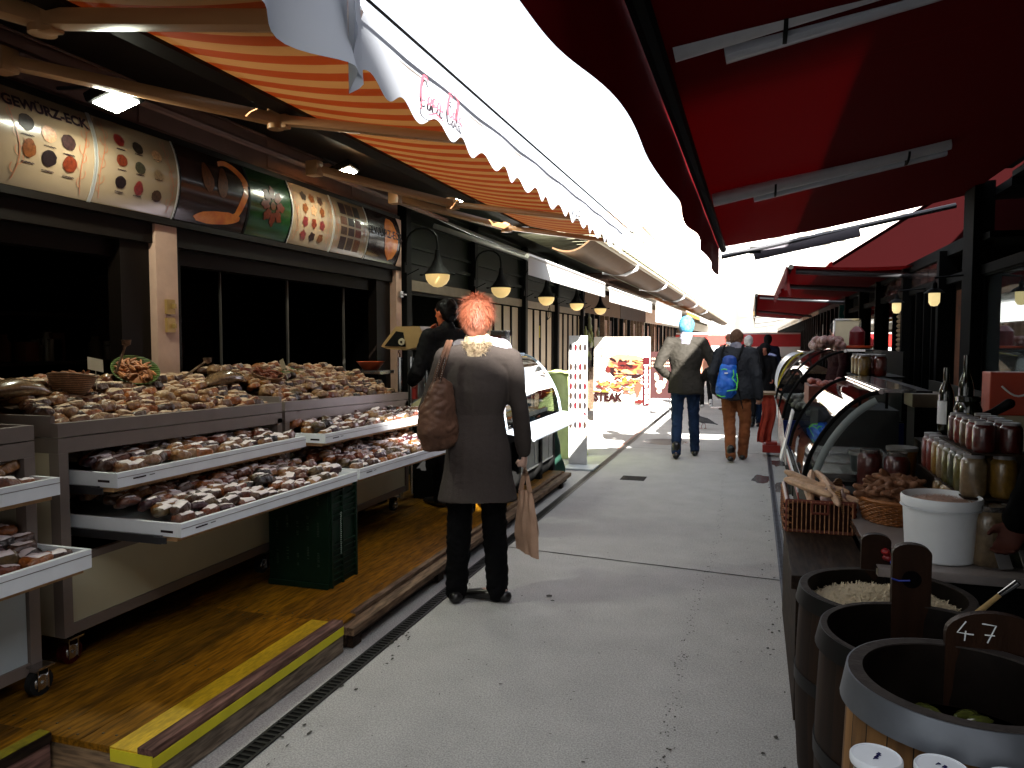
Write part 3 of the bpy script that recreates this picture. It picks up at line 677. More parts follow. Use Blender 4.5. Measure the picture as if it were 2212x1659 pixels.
T2=trolley(3.87,5.55,1.14,'second spice trolley beside the dark doorway, its tray edge catching sunlight',-.05,
   drawers=[(-2.38,-3.2,3.90,5.5,.955,.055,'drawer',None,-.02,False),(-2.17,-3.1,3.92,5.52,.755,.06,'drawer',None,-.03,False)])
T0=trolley(.9,2.20,1.18,'nearest spice trolley cut off by the left picture edge, on a black caster',0.,xf=-2.6,zb=.23,cx=-2.585,
   drawers=[(-2.47,-3.2,.95,2.19,.99,.065,'drawer'),(-2.33,-3.1,.95,2.19,.73,.07,'drawer')],panel=mat('blue_grey_laminate',(.42,.47,.50),.4,var=.04))
# ---------------- spice bags ----------------
PAL=[('dark brown',(.070,.026,.012)),('rust red',(.19,.040,.012)),('golden brown',(.30,.125,.03)),('olive brown',(.11,.065,.020)),('tan',(.34,.18,.075)),('deep purple',(.055,.014,.02)),('orange',(.34,.10,.018)),('black',(.018,.010,.008)),('reddish brown',(.15,.045,.020)),('light brown',(.24,.105,.04))]
m_bag=mat('spice_in_clear_bag',(.5,.5,.5),.36,use_obj=True,var=.26,scale=70,bump=.5,bscale=90,coat=.35)
m_bags=mat('spice_in_clear_bags',(.5,.5,.5),.36,use_attr=True,var=.26,scale=70,bump=.5,bscale=90,coat=.35)
m_lab=mat('paper_label',(.5,.5,.5),.5,use_obj=True,var=.05,scale=30)
m_labs=mat('paper_labels',(.5,.5,.5),.5,use_attr=True,var=.05,scale=30)
def labcol(n): return (.46,.31,.20) if 'top' in n else (.74,.66,.66)  # top-tier labels beige: warm awning light put into the label colour
def bagmesh(seed,tall=1.):
    rr=random.Random(seed); a,b,c=.054,.036,.026*tall; NU,NV=14,9; vs=[];fs=[]; sd=rr.random()*50
    def P(i,j,o=0.):
        u=-1+2*i/NU; th=2*PI*j/ (2*NV); # cross-section ring
        e=(1-abs(u)**5)**.5 if abs(u)<1 else 0
        ex=max(e,.18); y=b*ex*math.copysign(abs(math.cos(th))**.6,math.cos(th)); z=c*(max(e,.06))*math.copysign(abs(math.sin(th))**.62,math.sin(th))
        x=a*u*(1.0+.08*math.cos(th)**2)
        n_=noise.noise(Vector((x*38+sd,y*38,z*38)))*.008+abs(noise.noise(Vector((x*75,y*75+sd,z*55))))*.008-.002
        r=Vector((0,y,z)); rl=r.length
        if rl>1e-6: r=r*(1+(n_+o)/rl)
        return Vector((x,r.y,r.z+c*.85))
    m=MB()
    vs=[P(i,j) for i in range(NU+1) for j in range(2*NV)]; W=2*NV
    for i in range(NU):
        for j in range(W): fs.append((i*W+j,(i+1)*W+j,(i+1)*W+(j+1)%W,i*W+(j+1)%W))
    fs.append(tuple(range(W))[::-1]); fs.append(tuple(NU*W+j for j in range(W)))
    m.add(vs,fs)
    l=MB(); i0,i1=(3,11) if seed%3 else (3,10); j0,j1=3,7
    if seed%2: j0,j1=4,8
    vs=[];fs=[]
    for i in range(i0,i1+1):
        for j in range(j0,j1+1): vs.append(P(i,j,.0018))
    W2=j1-j0+1
    for i in range(i1-i0):
        for j in range(W2-1): fs.append((i*W2+j,(i+1)*W2+j,(i+1)*W2+j+1,i*W2+j+1))
    l.add(vs,fs); return m,l
VAR=[]
for sd in range(8):
    m,l=bagmesh(sd+1,(1.,1.15,.9)[sd%3]); VAR.append((m,l))
protos={}
def make_bag(pos,rz,tilt,vi,ci,lab,grp,sc=1.,lc=(.7,.6,.6)):
    if vi not in protos:
        m,l=VAR[vi]; bo=m.build('spice_bag',m_bag,None,50); lo=l.build('label_sticker',m_lab,bo,50); protos[vi]=(bo.data,lo.data)
        bpy.data.objects.remove(lo); bpy.data.objects.remove(bo)
    bd,ld=protos[vi]
    o=bpy.data.objects.new('spice_bag',bd); C.objects.link(o); k=bpy.data.objects.new('label_sticker',ld); C.objects.link(k); k.parent=o
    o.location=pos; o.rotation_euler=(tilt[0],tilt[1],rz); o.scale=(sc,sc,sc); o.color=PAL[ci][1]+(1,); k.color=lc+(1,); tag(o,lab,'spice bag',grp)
rb=random.Random(42)
def colour_field(y,x,k): # neighbouring bags share a spice
    c=int(abs(noise.noise(Vector((y*2.2+k*9,x*3.,k*3.3))))*31+rb.random()*1.6)%len(PAL)
    if k in (1,2,7,8) and rb.random()<.72: c=rb.choice((2,2,4,9,8,0,6))
    elif rb.random()<.25: c=rb.choice((0,8,9))
    return c
BAGS=[]
def heap(name,xf,xb,ya,yb,z0,rise,k,rows=None,layers=1,slope=0.,sc=1.,big=1.):
    """bags laid in staggered rows from the front lip to the back"""
    px=.047*big; n=int((xf-xb)/px); py=.083*big
    for r_ in range(n):
        x=xf-.045*big-r_*px; t=r_/max(1,n-1); z=z0+rise*(1-(1-t)**1.6)
        y=ya+.06+(.04 if r_%2 else 0)
        while y<yb-.04:
            BAGS.append((Vector((x+rb.gauss(0,.012),y+rb.gauss(0,.01),z+slope*(y-ya)+rb.gauss(0,.007)+(.016 if rb.random()<.25 else 0))),PI/2+rb.gauss(0,.16),(rb.gauss(0,.12)-.25,rb.gauss(0,.12)),rb.randrange(8),colour_field(y,x,k),name,('front row' if r_==0 else 'near the front' if r_<3 else 'further back'),big*.86*rb.uniform(.93,1.08)))
            y+=py*rb.uniform(.88,1.05)
heap('long trolley top',-2.665,-3.3,2.36,3.83,1.135,.15,1,slope=-.02)
heap('second trolley top',-2.665,-3.3,3.9,5.52,1.11,.19,2,slope=-.03)
heap('long trolley upper drawer',-2.465,-2.95,2.48,3.76,.94,.06,3,slope=-.01)
heap('long trolley lower drawer',-2.175,-2.85,2.50,3.83,.752,.075,4,slope=-.014)
heap('second trolley upper drawer',-2.405,-2.88,3.93,5.47,.93,.06,5,slope=-.014)
heap('second trolley lower drawer',-2.2,-2.75,3.97,5.48,.728,.065,6,slope=-.02)
heap('nearest trolley top',-2.64,-3.2,.95,2.17,1.135,.12,7,big=1.2)
heap('nearest trolley upper drawer',-2.5,-2.85,.99,2.16,.95,.10,8,big=1.2)
heap('nearest trolley lower drawer',-2.365,-2.85,.99,2.16,.685,.09,9,big=1.2)
vis=lambda b:(b[0]-Vector((0,0,1.5))).length
def inframe(b):
    p=b[0]-Vector((0,0,1.5)); yaw=R(17.592); f=Vector((-math.sin(yaw),math.cos(yaw),0)); r_=Vector((math.cos(yaw),math.sin(yaw),0)); return p.dot(r_)/p.dot(f)>-.70
BAGS.sort(key=lambda b:(not inframe(b),vis(b)))
for b in BAGS[:300]:
    cn=PAL[b[4]][0]
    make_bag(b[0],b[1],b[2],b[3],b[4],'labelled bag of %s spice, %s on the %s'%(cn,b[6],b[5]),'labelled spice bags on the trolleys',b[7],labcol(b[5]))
sb=MB()
for b in BAGS[300:]:
    m,l=VAR[b[3]]; M=Matrix.Translation(b[0])@Euler((b[2][0],b[2][1],b[1])).to_matrix().to_4x4()@Matrix.Scale(b[7],4)
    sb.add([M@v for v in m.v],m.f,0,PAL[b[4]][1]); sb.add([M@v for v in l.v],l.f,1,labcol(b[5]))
single('spice_bags',sb,[m_bags,m_labs],'hundreds more small labelled spice bags heaped further along the trolleys','spice bags',(-2.8,4.8,1.),kind='stuff',smooth=50,vcol=True)
# filling under the heaps so no gap shows
fm=MB()
for (xf,xb,ya,yb,z0,rise) in ((-2.69,-3.3,2.36,3.83,1.115,.12),(-2.69,-3.3,3.9,5.52,1.08,.15)):
    fm.grid(lambda u,v:(xf+(xb-xf)*v,ya+(yb-ya)*u,z0+rise*(1-(1-v)**1.6)+.012*noise.noise(Vector((u*20,v*9,z0)))),30,12,0,.04)
single('bag_filler',fm,mat('bag_bed',(.07,.035,.02),.5,var=.5,scale=60),'dark filler mound added under the heaped spice bags','spice bags',(-2.9,4,1.1),kind='stuff',smooth=True)

# ---------------- things standing on the heaps ----------------
def wicker(name,col,tile=90):
    m=bpy.data.materials.new(name); m.use_nodes=True; t=m.node_tree; b=t.nodes['Principled BSDF']; b.inputs['Roughness'].default_value=.55
    geo=t.nodes.new('ShaderNodeTexCoord'); s1=t.nodes.new('ShaderNodeTexWave'); s1.wave_type='BANDS'; s1.bands_direction='Z'; s1.inputs['Scale'].default_value=tile*.35; s1.inputs['Distortion'].default_value=1.5; s1.inputs['Detail Scale'].default_value=6
    s2=t.nodes.new('ShaderNodeTexNoise'); s2.inputs['Scale'].default_value=40
    t.links.new(geo.outputs['Object'],s1.inputs['Vector']); t.links.new(geo.outputs['Object'],s2.inputs['Vector'])
    mu=t.nodes.new('ShaderNodeMath'); mu.operation='MULTIPLY'; t.links.new(s1.outputs['Fac'],mu.inputs[0]); t.links.new(s2.outputs['Fac'],mu.inputs[1])
    mx=t.nodes.new('ShaderNodeMix'); mx.data_type='RGBA'; mx.inputs[6].default_value=tuple(x*.25 for x in col)+(1,); mx.inputs[7].default_value=tuple(x*1.5 for x in col)+(1,)
    t.links.new(mu.outputs[0],mx.inputs[0]); t.links.new(mx.outputs[2],b.inputs['Base Color'])
    bp=t.nodes.new('ShaderNodeBump'); bp.inputs['Strength'].default_value=.8; bp.inputs['Distance'].default_value=.004; t.links.new(mu.outputs[0],bp.inputs['Height']); t.links.new(bp.outputs[0],b.inputs['Normal']); return m
m_wick=wicker('wicker_brown',(.30,.15,.07)); m_wickg=wicker('wicker_green',(.10,.16,.02)); m_wickr=wicker('wicker_golden',(.42,.22,.08))
m_root=mat('dried_roots',(.34,.15,.05),.6,var=.5,scale=20); m_leaf=mat('dried_leaves',(.22,.12,.05),.7,var=.5,scale=20)
def tilted_basket(x,y,z,r,mt,lab,tilt,rz,fillc,n=34,seed=0,price=True,body='basket'):
    e=thing('basket',lab,'basket',(x,y,z),group='baskets on top of the spice heaps')
    M=Matrix.Translation((x,y,z+r*.65))@Euler((tilt,0,rz)).to_matrix().to_4x4()
    b=MB(); b.lathe((0,0,0),[(r*.55,-r*.55),(r*.62,-r*.5),(r*.9,0),(r,r*.3),(r*1.04,r*.33),(r*1.0,r*.36),(r*.93,r*.3),(r*.84,0),(r*.55,-r*.45),(0,-r*.45)],26)
    b.v=[M@v for v in b.v]; part(e,'bowl',b,mt,True)
    q=random.Random(seed); f=MB()
    f.ell((0,0,-.05*r),(r*.8,r*.8,r*.3))
    for i in range(n):
        a=q.random()*6.28; d=q.random()**.5*r*.75; c=Vector((d*math.cos(a),d*math.sin(a),r*.22+q.random()*r*.25)); dr=Vector((q.gauss(0,1),q.gauss(0,1),q.gauss(0,.35))).normalized()*r*(.12+.16*q.random())
        f.loft([c-dr,c,c+dr],[r*.05,r*(.07+.04*q.random()),r*.04],6)
    f.v=[M@v for v in f.v]; part(e,'contents',f,fillc,True)
    if price:
        c=MB(); c.cbox((0,0,0),(.085,.002,.06)); P=Matrix.Translation((x+.07,y+.07,z+r*1.5))@Euler((R(-15),R(12),rz+R(70))).to_matrix().to_4x4(); c.v=[P@v for v in c.v]; c.tube([P@Vector((0,0,-.03)),P@Vector((0,0,-.12))],.002,5); part(e,'price_card',c,m_cream)
    return e
tilted_basket(-2.98,2.72,1.24,.10,m_wick,'brown wicker basket piled with dried roots and paper tags, leftmost on the heap',R(-12),.3,m_root,50,3)
tilted_basket(-3.1,3.22,1.245,.115,m_wickg,'green-rimmed woven basket tipped forward with orange-brown roots, by the pink post',R(38),R(60),m_root,46,4,False)
tilted_basket(-2.95,4.15,1.2,.10,m_wick,'brown basket of dark red pods with a blank price card, near the heap middle',R(20),R(70),mat('dried_pods',(.22,.06,.02),.5,var=.4,scale=30),46,5)
sc_=MB()
for (x,y,z,dx,dy,dz) in ((-3.05,3.05,1.34,.02,.05,.15),(-2.95,3.4,1.30,.05,.14,.09)):
    p=Vector((x,y,z)); d=Vector((dx,dy,dz)); sc_.tube([p,p+d],.006,6); sc_.lathe(p+d,[(0,-.02),(.02,-.01),(.024,.015),(.02,.015),(0,-.01)],10)
single('wooden_scoop',sc_,m_mwood,'pair of thin wooden scoops stuck into the green basket','scoop',(-3.05,3.2,1.3),smooth=True)
for i,(x,y,z,l) in enumerate(((-2.97,2.42,1.27,'long pale bag of pale roots lying at the left end of the heap'),(-2.95,3.75,1.255,'long pale bag of roots lying behind the spice bags near the post'))):
    m=MB(); m.loft([(x,y-.16,z),(x,y-.1,z+.02),(x,y,z+.03),(x,y+.1,z+.02),(x,y+.17,z)],[(.03,.015),(.055,.035),(.06,.045),(.055,.035),(.02,.012)],14); single('root_bag',m,mat('bagged_roots%d'%i,(.20,.13,.07),.25,var=.45,scale=60,coat=.7),l,'bag',(x,y,z),smooth=True)
lf=MB(); q=random.Random(2)
for i in range(26):
    c=Vector((-2.98+q.gauss(0,.03),4.42+q.gauss(0,.07),1.27+q.random()*.05)); a=q.random()*6.3; d=Vector((math.cos(a),math.sin(a),.3*q.random()))*.04; n=Vector((-d.y,d.x,0))*.35; lf.add([c-d,c+n,c+d,c-n],[(0,1,2,3)])
single('green_herb_bunch',lf,mat('green_leaf',(.05,.13,.015),.5,var=.3),'small bunch of bright green leaves lying on the heap','herbs',(-2.98,4.42,1.28))
# scale with orange bowl at the far end of the heap
e=thing('kitchen_scale','flat steel scale with an orange bowl, at the far end of the spice heap','scale',(-3.05,5.72,1.2))
p=MB(); p.bbox((-3.2,5.6,1.225),(-2.9,5.86,1.255),.006); part(e,'platform',p,m_steel); p=MB(); p.lathe((-3.05,5.72,1.255),[(.05,0),(.07,.012),(.115,.07),(.12,.072),(.11,.068),(.06,.012),(0,.01)],24); part(e,'bowl',p,mat('orange_bowl',(.42,.10,.03),.35),True)
p=MB(); p.box((-3.15,5.66,.14),(-2.95,5.8,1.224)); part(e,'stand',p,m_black)
# ---------------- green crate on the platform ----------------
def crate():
    e=thing('plastic_crate','tall dark green plastic crate standing on end under the lower drawer','crate',(-2.37,3.74,.137))
    m=mat('green_crate',(.007,.026,.013),.45,var=.25,scale=7); x0,x1,y0,y1,z0,z1=-2.58,-2.2,3.62,3.94,.137,.69
    b=MB(); b.bbox((x0,y0+.002,z0),(x1-.0,y0+.02,z1),.004); part(e,'base',b,m)
    b=MB()
    for yy in (y1-.02,): b.box((x0,yy,z0),(x1,yy+.02,z1))
    b.box((x0,y0+.021,z0),(x0+.018,y1-.021,z1)); b.box((x0+.019,y0+.021,z0),(x1-.019,y1-.021,z0+.018)); b.box((x0+.019,y0+.021,z1-.018),(x1-.019,y1-.021,z1)); b.box((x1-.018,y0+.021,z0),(x1-.004,y1-.021,z1)); part(e,'side_wall',b,m)
    b=MB(); 
    for i in range(16):
        z=z0+.03+i*.033
        if i in (7,8,9): continue
        b.box((x1-.004,y0+.03,z),(x1+.008,y1-.03,z+.007))
    b.box((x1-.0039,y0+.02,z0),(x1+.012,y0+.034,z1)); b.box((x1-.0039,y1-.034,z0),(x1+.012,y1-.02,z1)); b.box((x1-.0039,y0+.14,z0),(x1+.010,y0+.15,z1)); part(e,'rib',b,m)
    b=MB(); qq=random.Random(3)
    for c in range(5):
        for r_ in range(3):
            zz=z0+.12+r_*.17+.03*(c%2)
            for k in range(9):
                if qq.random()<.8: b.box((x0+.05+c*.065,y0-.001,zz+k*.009),(x0+.062+c*.065,y0+.0019,zz+k*.009+.004))
    part(e,'slot',b,mat('crate_slot',(.05,.07,.05),.6))
    b=MB(); b.bbox((x0,y0-.012,z0),(x1,y0+.001,z0+.03),.004); part(e,'rim',b,m)
    b=MB()
    for k in range(22): b.box((x1+.008,3.735,z0+.17+k*.011),(x1+.0087,3.735+.010+.006*qq.random(),z0+.176+k*.011))
    part(e,'worn_print',b,mat('crate_print',(.30,.36,.31),.6))
crate()
# ================= PEOPLE =================
m_skin=mat('skin',(.50,.27,.19),.5,var=.08,scale=20)
m_lskin=mat('skin_light',(.62,.40,.31),.5,var=.08,scale=20)
m_shoe=mat('black_leather',(.012,.011,.011),.3,var=.3)
def hand(mb,w_,d,n,s=1.,curl=.5,side=1,grip=False):
    """w_ wrist, d pointing direction, n palm normal (towards which fingers curl), side: thumb side vector sign"""
    w_=Vector(w_); d=Vector(d).normalized(); n=Vector(n); n=(n-d*n.dot(d)).normalized(); t=d.cross(n)*side
    M=Matrix((t,n,d)).transposed()
    mb.ell(w_+d*.045*s,(.040*s,.017*s,.052*s),12,8,0,M)
    mb.ell(w_+d*.01*s,(.027*s,.020*s,.03*s),12,8,0,M)
    for k,(off,L) in enumerate(((.029,.072),(.010,.080),(-.010,.075),(-.028,.058))):
        b0=w_+d*.085*s+t*off*s; c=curl*(1+.12*k); ang=0; p=b0-d*.02*s; pts=[p]; 
        for seg_,l in enumerate((.40,.32,.28)):
            ang+=c*(.75,1.,.9)[seg_]; dd=d*math.cos(ang)+n*math.sin(ang); p=p+dd*L*l*s*(1.25 if seg_==0 else 1); pts.append(p)
        mb.loft(pts,[.0098*s,.0092*s,.0085*s,.0072*s],8)
    b0=w_+d*.03*s+t*.030*s; mb.loft([b0,b0+(t*.8+d*.7+n*.35)*.028*s,b0+(t*.85+d*1.5+n*(.7+curl*.4))*.032*s],[.0135*s,.0115*s,.0085*s],8)
def lerp(a,b,t): return Vector(a)*(1-t)+Vector(b)*t
BASE=dict(pelvis=(0,0,.95),chest=(0,0,1.28),neck=(0,.0,1.475),head=(0,.02,1.62),
 shL=(-.185,0,1.42),elL=(-.25,-.02,1.13),wrL=(-.26,.05,.88),shR=(.185,0,1.42),elR=(.25,-.02,1.13),wrR=(.26,.05,.88),
 hipL=(-.09,0,.92),knL=(-.10,.02,.5),anL=(-.10,-.02,.09),hipR=(.09,0,.92),knR=(.10,.02,.5),anR=(.10,-.02,.09),toL=0.,toR=0.,heelL=0.,heelR=0.)
def person(label,loc,rz,H,J=None,skin=None,vox=.010,coat=None,trousers=None,shoes=None,hair=None,hat=None,group=None,female=False,collar=None,bulk=1.,hem=.86,coatkw={},curl=.5,palm=None,head_turn=0.,head_tilt=0.,face=True,thick=1.,legw=1.,hairlen=1.):
    s=H/1.76; j=dict(BASE); j.update(J or {})
    P={k:(Vector(v)*s if isinstance(v,tuple) else v) for k,v in j.items()}
    e=thing('person',label,'person',loc,rz,group); skin=skin or m_skin
    b=MB(); T=thick
    # trunk
    b.loft([P['pelvis']+Vector((0,0,-.06*s)),P['pelvis']+Vector((0,0,.03*s)),lerp(P['pelvis'],P['chest'],.45),P['chest'],lerp(P['chest'],P['neck'],.55)],
        [(.145*s,.095*s),(.155*s*T,.105*s*T),(.125*s*T,.09*s*T),(.155*s*T,.105*s*T),(.15*s,.085*s)],16,up=(1,0,0))
    b.loft([P['shL'],lerp(P['chest'],P['neck'],.8),P['shR']],[.052*s,.075*s,.052*s],12)
    nk=lerp(P['chest'],P['neck'],.85); b.loft([nk,P['neck'],P['head']-Vector((0,.0,.04*s))],[.06*s,.052*s,.05*s],12)
    Hd=Euler((head_tilt,0,head_turn)).to_matrix(); hc=P['head']; hp=lambda x,y,z:hc+Hd@(Vector((x,y,z))*s)
    b.ell(hp(0,-.008,.025),(.076*s,.094*s,.092*s),16,12,0,Hd); b.ell(hp(0,.022,-.035),(.056*s,.066*s,.075*s),14,10,0,Hd)
    if face:
        b.loft([hp(0,.088,.022),hp(0,.108,-.012),hp(0,.094,-.02)],[.008*s,.013*s,.010*s],8); b.ell(hp(0,.082,-.052),(.024*s,.010*s,.009*s),10,6,0,Hd); b.ell(hp(0,.073,-.088),(.024*s,.018*s,.016*s),10,6,0,Hd)
        b.ell(hp(0,.078,.045),(.05*s,.014*s,.010*s),10,6,0,Hd)
    for sx in (-1,1): b.ell(hp(sx*.078,-.004,-.005),(.010*s,.020*s,.032*s),10,6,0,Hd)
    # arms
    for q in 'LR':
        sh,el,wr=P['sh'+q],P['el'+q],P['wr'+q]
        b.loft([sh,lerp(sh,el,.5),el,lerp(el,wr,.35),wr],[.05*s,.044*s,.037*s,.038*s,.025*s],12)
        d=(wr-el).normalized(); sd=(1 if q=='R' else -1)
        n=(palm or {}).get(q,(-sd,.25,0)); hand(b,wr,(palm or {}).get('d'+q,d),n,s,(palm or {}).get('c'+q,curl),(palm or {}).get('t'+q, 1 if q=='R' else -1))
    for q in 'LR':
        hi,kn,an=P['hip'+q],P['kn'+q],P['an'+q]
        b.loft([hi,lerp(hi,kn,.4),kn,lerp(kn,an,.35),an],[.088*s,.075*s,.052*s,.054*s,.034*s],12)
        a=P['to'+q]; f=Vector((math.sin(a),math.cos(a),0)); drop=P['heel'+q]*s
        b.loft([an+Vector((0,0,-.03*s))-f*.03*s,an+f*.08*s+Vector((0,0,-.05*s-drop)),an+f*.16*s+Vector((0,0,-.062*s-drop))],[.032*s,.03*s,.022*s],10)
    organic(b,'body',skin,e,vox,3,label=None)
    # clothing
    if trousers:
        c=MB(); L=legw
        c.loft([P['pelvis']+Vector((0,0,-.09*s)),P['pelvis']+Vector((0,0,.06*s))],[(.14*s,.10*s),(.15*s,.105*s)],16,up=(1,0,0))
        for q in 'LR':
            hi,kn,an=P['hip'+q],P['kn'+q],P['an'+q]
            c.loft([hi,lerp(hi,kn,.4),kn,lerp(kn,an,.4),an-Vector((0,0,.03*s))],[.092*s,.086*s*L,.068*s*L,.066*s*L,.058*s*L],14)
        organic(c,'trousers',trousers,e,vox,4,.007,(9,9,16),.012,seed=loc[0]*3)
    if shoes:
        for q in 'LR':
            c=MB(); an=P['an'+q]; a=P['to'+q]; f=Vector((math.sin(a),math.cos(a),0)); drop=P['heel'+q]*s; g=an-Vector((0,0,.09*s))
            c.loft([g-f*.05*s+Vector((0,0,.034*s)),g+f*.02*s+Vector((0,0,.036*s)),g+f*.11*s+Vector((0,0,.032*s-drop)),g+f*.19*s+Vector((0,0,.024*s-drop))],[(.040*s,.036*s),(.043*s,.038*s),(.047*s,.031*s),(.036*s,.022*s)],14,up=(f.y,-f.x,0))
            c.loft([g+Vector((0,0,.05*s)),g+Vector((0,0,.16*s))],[.052*s,.050*s],14)
            organic(c,'shoe',shoes,e,vox*.8,2)
    if coat:
        c=MB(); B=bulk*T; kw=dict(waist=.9,flare=1.,sleeve=1.); kw.update(coatkw); hz=hem*s; pv=P['pelvis']
        top=lerp(P['chest'],P['neck'],.72)
        hemp=Vector((pv.x,pv.y,hz))
        c.loft([hemp,lerp(hemp,pv,.5) if hz<pv.z else hemp+Vector((0,0,.02)),lerp(pv,P['chest'],.45),lerp(pv,P['chest'],.85),P['chest']+Vector((0,0,.05*s)),top],
            [(.195*s*B*kw['flare'],.145*s*B*kw['flare']),(.198*s*B,.145*s*B),(.172*s*B*kw['waist'],.125*s*B*kw['waist']),(.19*s*B,.135*s*B),(.19*s*B,.13*s*B),(.135*s,.10*s)],22,up=(1,0,0),rnd=False)
        c.loft([P['shL']+Vector((-.005,0,-.005)),lerp(P['chest'],P['neck'],.80),P['shR']+Vector((.005,0,-.005))],[.064*s*B,.085*s*B,.064*s*B],14)
        for q in 'LR':
            sh,el,wr=P['sh'+q],P['el'+q],P['wr'+q]; W=kw['sleeve']*B
            c.loft([sh,lerp(sh,el,.5),el,lerp(el,wr,.5),lerp(el,wr,.97)],[.068*s*W,.064*s*W,.060*s*W,.054*s*W,.046*s*W],14)
        c.loft([top-Vector((0,0,.03*s)),P['neck']+Vector((0,-.008*s,.03*s))],[.078*s,.066*s],14)
        organic(c,'coat',coat,e,vox,4,kw.get('fold',.010),(7,7,4.5),kw.get('fold2',.010),seed=loc[1]*7,label=kw.get('label'))
    if hair:
        c=MB(); hl=hairlen
        c.ell(hp(0,-.020,.035),(.088*s,.100*s,.095*s),18,12,0,Hd); c.ell(hp(0,-.045,-.015*hl),(.080*s,.068*s,.085*s*hl),16,10,0,Hd)
        organic(c,'hair',hair,e,vox*.8,2,.010,(22,22,22),.006,seed=3)
    if hat:
        c=MB(); c.ell(hp(0,-.012,.045),(.095*s,.108*s,.105*s),18,12,0,Hd); c.loft([hp(0,-.012,.0),hp(0,-.012,.03)],[(.093*s,.106*s)]*2,18,up=Hd@Vector((1,0,0)))
        organic(c,'hat',hat,e,vox*.8,2,.006,(14,14,14),.0)
    if collar:
        c=MB(); c.loft([P['neck']+Vector((0,-.01,-.035*s)),P['neck']+Vector((0,-.006,.035*s))],[(.098*s,.092*s),(.080*s,.082*s)],18); organic(c,'scarf',collar,e,vox*.7,2,.010,(20,20,30),.010)
    e['_s']=s; 
    return e,P,hp,Hd
def eyes(e,hp,s=1.):
    for x in (-.03,.03):
        m=MB(); m.ell(hp(x,.076,.02),(.010,.007,.006),8,6); part(e,'eye',m,mat('eye_dark%g'%x,(.02,.015,.012),.2),True,world=False)
# ---- woman in front
m_coat=mat('grey_brown_wool',(.092,.078,.072),.9,var=.06,scale=60,bump=.4,bscale=260,grain=.15,spec=.1)
m_blackt=mat('black_trousers',(.004,.004,.005),.9,var=.3,spec=.15)
m_redhair=mat('red_hair',(.25,.085,.042),.62,var=.35,scale=30,stretch=(3,3,.6))
def woman():
    W,P,hp,Hd=person('red-haired woman in a long grey-brown coat, seen from behind at the spice trolleys',(-1.50,4.08,0.006),R(20),1.73,
      J=dict(elL=(-.285,.0,1.12),wrL=(-.20,.17,.98),elR=(.245,-.01,1.12),wrR=(.275,.045,.86),hipL=(-.09,0,.9),hipR=(.09,0,.9),
             knL=(-.105,.01,.5),anL=(-.125,-.01,.09),knR=(.095,.02,.5),anR=(.115,-.03,.09),toL=.1,toR=-1.15,head=(.0,.015,1.635)),
      vox=.0065,coat=m_coat,trousers=m_blackt,shoes=m_shoe,hem=.60,bulk=1.0,female=True,coatkw=dict(waist=.93,flare=1.20,fold=.014,fold2=.003,sleeve=.95),
      palm=dict(R=(-.9,.3,0),dR=(.0,.05,-1),cR=1.25,L=(.6,0,-.5),cL=.9),legw=1.08,hair=mat('red_hair_base',(.17,.06,.03),.8),hairlen=1.15,head_turn=R(-8),skin=m_lskin)  # hair base darkened, shade between the strands put into its colour
    s=1.73/1.76
    # loose hair strands
    q=random.Random(9); h=MB()
    for i in range(5200):
        th=q.random()*2*PI; ph=q.random()**.8*2.05
        nrm=Vector((math.sin(ph)*math.cos(th),math.sin(ph)*math.sin(th),math.cos(ph)))
        if nrm.y>.55 and nrm.z<.55: continue
        p=Vector((nrm.x*.086,nrm.y*.098-.022,nrm.z*.100+.034)); 
        if nrm.z<-.1: p.x*=.95
        down=Vector((0,0,-1))-nrm*(-nrm.z); down=down.normalized() if down.length>.1 else Vector((q.gauss(0,1),q.gauss(0,1),0)).normalized()
        if nrm.z>.75: down=(down+Vector((q.gauss(0,.7),q.gauss(0,.7),.2))).normalized()
        L=.028+.03*q.random(); j_=Vector((q.gauss(0,.22),q.gauss(0,.22),q.gauss(0,.12)))
        a=p+nrm*.002; b=p+nrm*(.007+.009*q.random())+(down+j_)*L*.5; c=p+nrm*(.004+.013*q.random())+(down+j_*1.5)*L
        if nrm.z>.6 and q.random()<.3: c+=Vector((0,0,.004+.010*q.random()))
        w_=(down.cross(nrm)).normalized()*(.0009+.0008*q.random())
        pts=[hp(*(x)) for x in (a-w_,a+w_,b+w_*.8,b-w_*.8,c)]
        h.add(pts,[(0,1,2,3),(3,2,4)])
    part(W,'hair_strands',h,m_redhair,False,world=False)
    # fur collar
    f=MB(); 
    for i in range(2200):
        a=q.random()*2*PI; z=q.random(); r=Vector((math.cos(a),math.sin(a),0)); c=P['neck']+Vector((r.x*(.088-.012*z),r.y*.086-.006,-.035+.075*z)); d=(r+Vector((q.gauss(0,.35),q.gauss(0,.35),q.gauss(.0,.5)))).normalized()*(.014+.012*q.random()); w_=Vector((-r.y,r.x,q.gauss(0,.4)))*.0016
        f.add([c-w_,c+w_,c+d],[(0,1,2)])
    core=MB(); core.loft([P['neck']+Vector((0,-.006,-.035)),P['neck']+Vector((0,-.006,.04))],[(.092,.088),(.078,.076)],18); organic(core,'fur_collar',mat('fur_cream',(.62,.52,.38),.9,var=.4,scale=40,col2=(.16,.10,.06)),W,.007,2,.008,(30,30,30))
    part(W,'fur_strands',f,mat('fur_hair',(.62,.52,.38),.9,var=.4,scale=25,col2=(.22,.14,.08)),False,world=False)
    c=MB(); zc=P['neck'].z-.02 # back seam of the coat
    return W
WOMAN=woman()
WM=WOMAN.matrix_world if False else Matrix.Translation((-1.50,4.08,.006))@Matrix.Rotation(R(20),4,'Z')
def wl(x,y,z): return WM@Vector((x,y,z))
